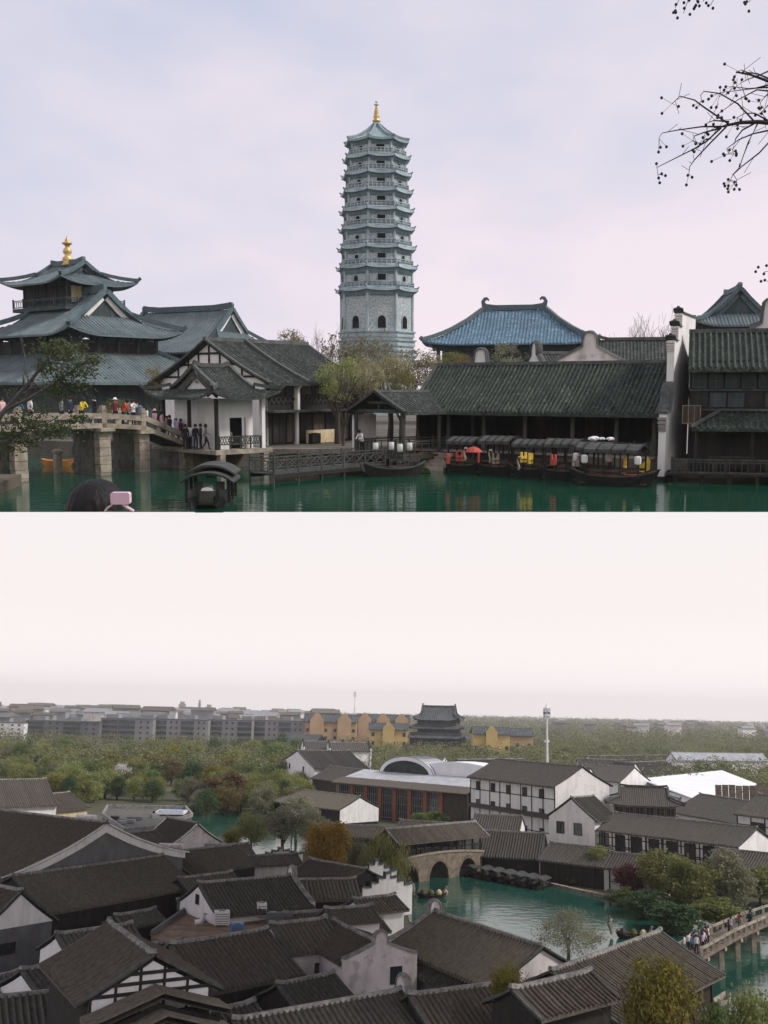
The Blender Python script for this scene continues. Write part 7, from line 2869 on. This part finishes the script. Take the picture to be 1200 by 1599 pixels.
for k, (px, py, d) in enumerate(((505, 1158, 380), (545, 1160, 375), (1120, 1176, 420))):
    p = LP(px, py, d)
    th = thing('white_ridge_house', ('white gabled low house half hidden in trees below orange monastery', 'white trimmed roof in trees below the monastery', 'long pale roofed shed in woodland at right')[k], 'house', TR((p.x, p.y, 0), .2), None)
    house_core(th, 14 if k < 2 else 40, 8, p.z - 2.5, 2.5, .6, 'plaster', 'metal_light' if k == 2 else CH, ('step', 'step') if k < 2 else ('', ''), (), course=.8)
hpx('tree_temple_roof', 'dark curved roof among trees below the apartment row', (432, 1166), (486, 1168), 6.5, 1147, .5, 'wood_dark', 'temple_grey', group=None)

# ---- woodland --------------------------------------------------------------------
def tpx(px, pyb, h, rx, leafm, shape, seed, label, group=None, **k):
    p = LG(px, pyb, 0)
    return tree(k.pop('name', 'tree'), label, (p.x, p.y, 0), h, rx, leafm, shape, seed, group, **k)
rg = random.Random(77)
KIND = [('leaf_olive', 'olive green'), ('leaf_green', 'fresh green'), ('leaf_willow', 'pale yellow green'), ('leaf_dark', 'dark green'), ('leaf_yellow', 'mustard yellow'), ('leaf_russet', 'brownish russet'), ('leaf_grey', 'grey green budding')]
def wood(n, xr, yr, hr, label, group, weights):
    pts = []
    tries = 0
    while len(pts) < n and tries < n * 40:
        tries += 1
        x, y = rg.uniform(*xr), rg.uniform(*yr)
        p = LG(x, y, 0)
        if all((p - q).length > 3.2 for q, _, _ in pts):
            pts.append((p, x, y))
    for i, (p, x, y) in enumerate(sorted(pts, key=lambda q: -q[0].y)):
        m, nm = rg.choices(KIND, weights)[0]
        h = rg.uniform(*hr)
        tree('woodland_tree', '%s %s' % (nm, label), (p.x, p.y, 0), h, h * rg.uniform(.45, .62), m, 'round' if rg.random() < .75 else 'cone', i, group, dens=1.35, crown_frac=.98, ls=.048)
wood(52, (-30, 500), (1186, 1212), (9.5, 13), 'tree in the back row of left woodland', 'left woodland, back row', (5, 4, 7, 1, 1, .6, 3))
wood(44, (-30, 470), (1215, 1240), (8, 11), 'tree in the middle of left woodland', 'left woodland, middle', (6, 4, 5, 3, 3, 1, 2))
wood(22, (60, 330), (1240, 1260), (6.5, 9), 'tree at the front of left woodland', 'left woodland, front', (4, 5, 4, 4, 3, 1, 2))
wood(40, (300, 480), (1244, 1276), (6, 9), 'tree on the far canal bank', 'canal bank trees', (5, 2, 5, 2, 1, 3, 4))
wood(44, (480, 870), (1186, 1200), (7, 10), 'tree behind the glass hall roofs', 'trees behind the glass hall', (4, 4, 5, 1, 1, 1, 4))
wood(50, (850, 1230), (1186, 1206), (7, 10), 'tree behind the courtyard block', 'trees behind the courtyard block', (4, 4, 4, 3, 1, 1, 3))
wood(16, (1090, 1230), (1206, 1236), (7, 10), 'tree right of the white sheet roof', 'trees right of the sheet roof', (3, 4, 1, 6, 0, 0, 1))
# far forest: one mass of crowns to the horizon
def forest():
    rg = random.Random(5)
    mb = MB()
    V, Fc = mb.v, mb.f
    N = 9000
    for i in range(N):
        t = rg.random()
        d = 330 * (5200 / 330) ** (t ** .9)
        x = d * rg.uniform(-.44, .44)
        px = 600 + F * x / d
        if px < 520 and d > 480 and rg.random() < .55:
            continue
        if -60 < x * 700 / d * 0 + px < 480 and 330 < d < 420:
            pass
        h = rg.uniform(5.5, 11) * (1 + d / 9000)
        r = h * rg.uniform(.5, .75)
        k = 110 if d < 900 else (26 if d < 2000 else 10)
        s0 = .36 if d < 900 else (.8 if d < 2000 else 2.0)
        for q in range(k):
            u = Vector((rg.gauss(0, 1), rg.gauss(0, 1), rg.gauss(0, 1))).normalized()
            p = Vector((x + u.x * r * .9, d + u.y * r * .9, h * .58 + u.z * h * .42))
            n_ = (u + Vector((rg.uniform(-.6, .6), rg.uniform(-.6, .6), rg.uniform(-.2, .8)))).normalized()
            a = n_.orthogonal().normalized()
            a = Matrix.Rotation(rg.uniform(0, 6), 3, n_) @ a
            b = n_.cross(a)
            s = s0 * rg.uniform(.7, 1.4) * (1.05 if d < 900 else 1.2)
            o = len(V)
            V += [tuple(p - a * s), tuple(p + b * s * .7), tuple(p + a * s), tuple(p - b * s * .7)]
            Fc.append((o, o + 1, o + 2, o + 3))
    me = bpy.data.meshes.new('far_forest')
    me.from_pydata(V, [], Fc)
    me.materials.append(MATS['leaf_forest'])
    o = bpy.data.objects.new('far_forest', me)
    COL.objects.link(o)
    tag(o, 'hazy green woodland stretching to the horizon', 'woodland')
    o['kind'] = 'stuff'
mat('leaf_forest', (0.120, 0.135, 0.060), (0.200, 0.205, 0.098), scale=0.03, rough=0.7, lo=.38, hi=.62, sub=.3)
forest()
# named trees: column, foot row (or distance), top row, half width in pixels
def tq(name, label, px, foot, top, rxp, leafm, shape='round', seed=0, d=None, **k):
    p = LG(px, foot, 0) if d is None else LP(px, 1300, d)
    t = LP(px, top, p.y)
    return tree(name, label, (p.x, p.y, 0), t.z, rxp * p.y / F, leafm, shape, seed, None, rz=None if d is None else rxp * 1.5 * p.y / F, **k)
tq('orange_tree', 'golden orange tree standing beside the canal', 507, 1374, 1274, 44, 'leaf_orange', 'round', 1, dens=1.5, crown_frac=.92, ls=.05)
tq('willow_tree', 'drooping pale green willow left of covered bridge', 600, 1396, 1286, 46, 'leaf_willow', 'willow', 2, dens=1.5, ls=.08, crown_frac=.95)
tq('willow_tree', 'smaller grey green willow behind the orange tree', 558, 1366, 1288, 28, 'leaf_grey', 'willow', 3, dens=1.2, ls=.08, crown_frac=.95)
tq('blossom_tree', 'spreading grey green tree beside the left canal', 440, 1344, 1252, 62, 'leaf_grey', 'fan', 0, dens=1.1, ls=.045)
tq('bank_tree', 'pale olive tree on near canal bank left of the spreading tree', 392, 1330, 1262, 34, 'leaf_willow', 'round', 3, dens=1.2, ls=.055, crown_frac=.95)
tq('bank_tree', 'grey green tree between orange tree and dark low house', 486, 1318, 1256, 32, 'leaf_grey', 'round', 0, dens=1.2, ls=.05, crown_frac=.95)
tq('russet_tree', 'russet tree at the canal bend', 350, 1268, 1196, 36, 'leaf_russet', 'round', 2, dens=1.2, crown_frac=.95)
tq('budding_tree', 'grey budding tree in front of the cream walled house', 462, 1312, 1236, 34, 'leaf_grey', 'round', 1, dens=1.0, ls=.05)
tq('green_bush', 'bright green bush before the glass hall bays', 672, 1302, 1262, 32, 'leaf_green', 'round', 3, dens=1.1, crown_frac=.98)
tq('yellow_bush', 'yellow green bush at the end of diagonal roof', 795, 0, 1494, 33, 'leaf_yellow', 'round', 2, d=74, dens=1.5, crown_frac=.98, ls=.05)
tq('yellow_tree', 'big yellow green tree in front of waterside hall', 1022, 0, 1474, 70, 'leaf_yellow', 'round', 0, d=62, dens=1.9, crown_frac=.98, ls=.042)
tq('olive_tree', 'olive tree at bottom right corner', 1172, 0, 1518, 74, 'leaf_olive', 'round', 1, d=66, dens=1.7, crown_frac=.98, ls=.045)
tq('green_bush', 'green bush left of the bottom right olive tree', 1110, 0, 1558, 40, 'leaf_green', 'round', 3, d=64, dens=1.5, crown_frac=.98, ls=.05)
tq('purple_tree', 'purple leaved tree on the far pond bank', 985, 1400, 1346, 30, 'leaf_purple', 'round', 0, dens=1.2, crown_frac=.9)
tq('bank_tree', 'yellow olive tree right of the purple tree', 1034, 1408, 1322, 44, 'leaf_willow', 'round', 3, dens=1.4, crown_frac=.95, ls=.06)
tq('bank_tree', 'large olive budding tree overhanging the pond', 1078, 1432, 1326, 60, 'leaf_olive', 'fan', 1, dens=1.6, crown_frac=.97, ls=.05)
tq('bank_tree', 'large grey green tree right of the overhanging olive tree', 1132, 1428, 1322, 56, 'leaf_grey', 'round', 2, dens=1.5, crown_frac=.97, ls=.05)
tq('bank_bush', 'dark low bush hanging over the pond edge', 1020, 1432, 1386, 46, 'leaf_dark', 'round', 0, dens=1.3, crown_frac=.98)
tq('bank_bush', 'low green bush beside the quay stones', 972, 1414, 1384, 30, 'leaf_green', 'round', 1, dens=1.1, crown_frac=.98)
tq('bank_bush', 'dark green bush at the footbridge head', 1050, 1456, 1404, 50, 'leaf_dark', 'round', 2, dens=1.3, crown_frac=.98)
tq('bank_bush', 'olive bush behind the footbridge crowd', 1120, 1446, 1400, 46, 'leaf_olive', 'round', 3, dens=1.3, crown_frac=.98)
tq('bank_tree', 'olive tree behind the footbridge at right edge', 1188, 1412, 1350, 44, 'leaf_olive', 'round', 3, dens=1.3, crown_frac=.95)
tq('quay_tree', 'slim pale trunked tree in front of the quay house', 938, 1386, 1316, 28, 'leaf_willow', 'fan', 0, dens=.9, crown_frac=.6, ls=.06, trunk='twig')
tq('quay_shrub', 'small round shrub on the quay paving', 900, 1384, 1364, 16, 'leaf_green', 'round', 1, dens=.9, crown_frac=.98)
tq('quay_shrub', 'low green hedge shrub at the quay fence', 872, 1374, 1358, 14, 'leaf_green', 'round', 2, dens=.9, crown_frac=.98)
tq('yellow_bush', 'yellow green bush on the canal side roof edge', 362, 1326, 1290, 18, 'leaf_yellow', 'round', 2, dens=1.0, crown_frac=.95)
tq('olive_bush', 'trailing green bush beside the bridge abutment', 618, 1402, 1340, 20, 'leaf_olive', 'willow', 0, dens=1.1, ls=.08, crown_frac=.95)
tq('grey_shrub', 'grey leafless shrub beside the dark hump roof', 788, 1362, 1316, 34, 'leaf_grey', 'fan', 1, dens=.9, ls=.05)
tq('fuzzy_tree', 'grey fuzzy budding tree standing before the pond', 888, 1504, 1412, 56, 'leaf_grey', 'round', 0, dens=1.7, ls=.026, crown_frac=.92, trunk='twig')
p = LG(655, 1560, 0)
bare_tree('bare_tree', 'small leafless tree against the grey lean-to wall', (p.x, p.y, 0), 3.6, 43, 'twig', 5, .6)
p = LG(455, 1318, 0)
bare_tree('bare_tree', 'bare blossom tree beside the orange tree', (p.x, p.y, 0), 6.2, 44, 'twig', 5, .65, buds='blossom')
p = LG(190, 1236, 0)
bare_tree('bare_tree', 'white blossoming tree in the left woodland', (p.x, p.y, 0), 8.5, 45, 'twig', 5, .6, buds='blossom')

# ---- air: one box of even thin haze around everything ------------------------------
mh = bpy.data.materials.new('haze')
mh.use_nodes = True
t = mh.node_tree
t.nodes.clear()
vo = t.nodes.new('ShaderNodeOutputMaterial')
pv = t.nodes.new('ShaderNodeVolumePrincipled')
pv.inputs['Color'].default_value = (0.97, 0.94, 0.95, 1)
pv.inputs['Density'].default_value = 0.00014
pv.inputs['Anisotropy'].default_value = 0.2
t.links.new(pv.outputs[0], vo.inputs['Volume'])
MATS['haze'] = mh
mb = MB()
mb.box((0, 3250, 69), (10400, 7200, 140))
hz = mb.build('haze', 'haze')
hz['kind'] = 'stuff'
hz['label'] = 'thin pale haze filling the air'
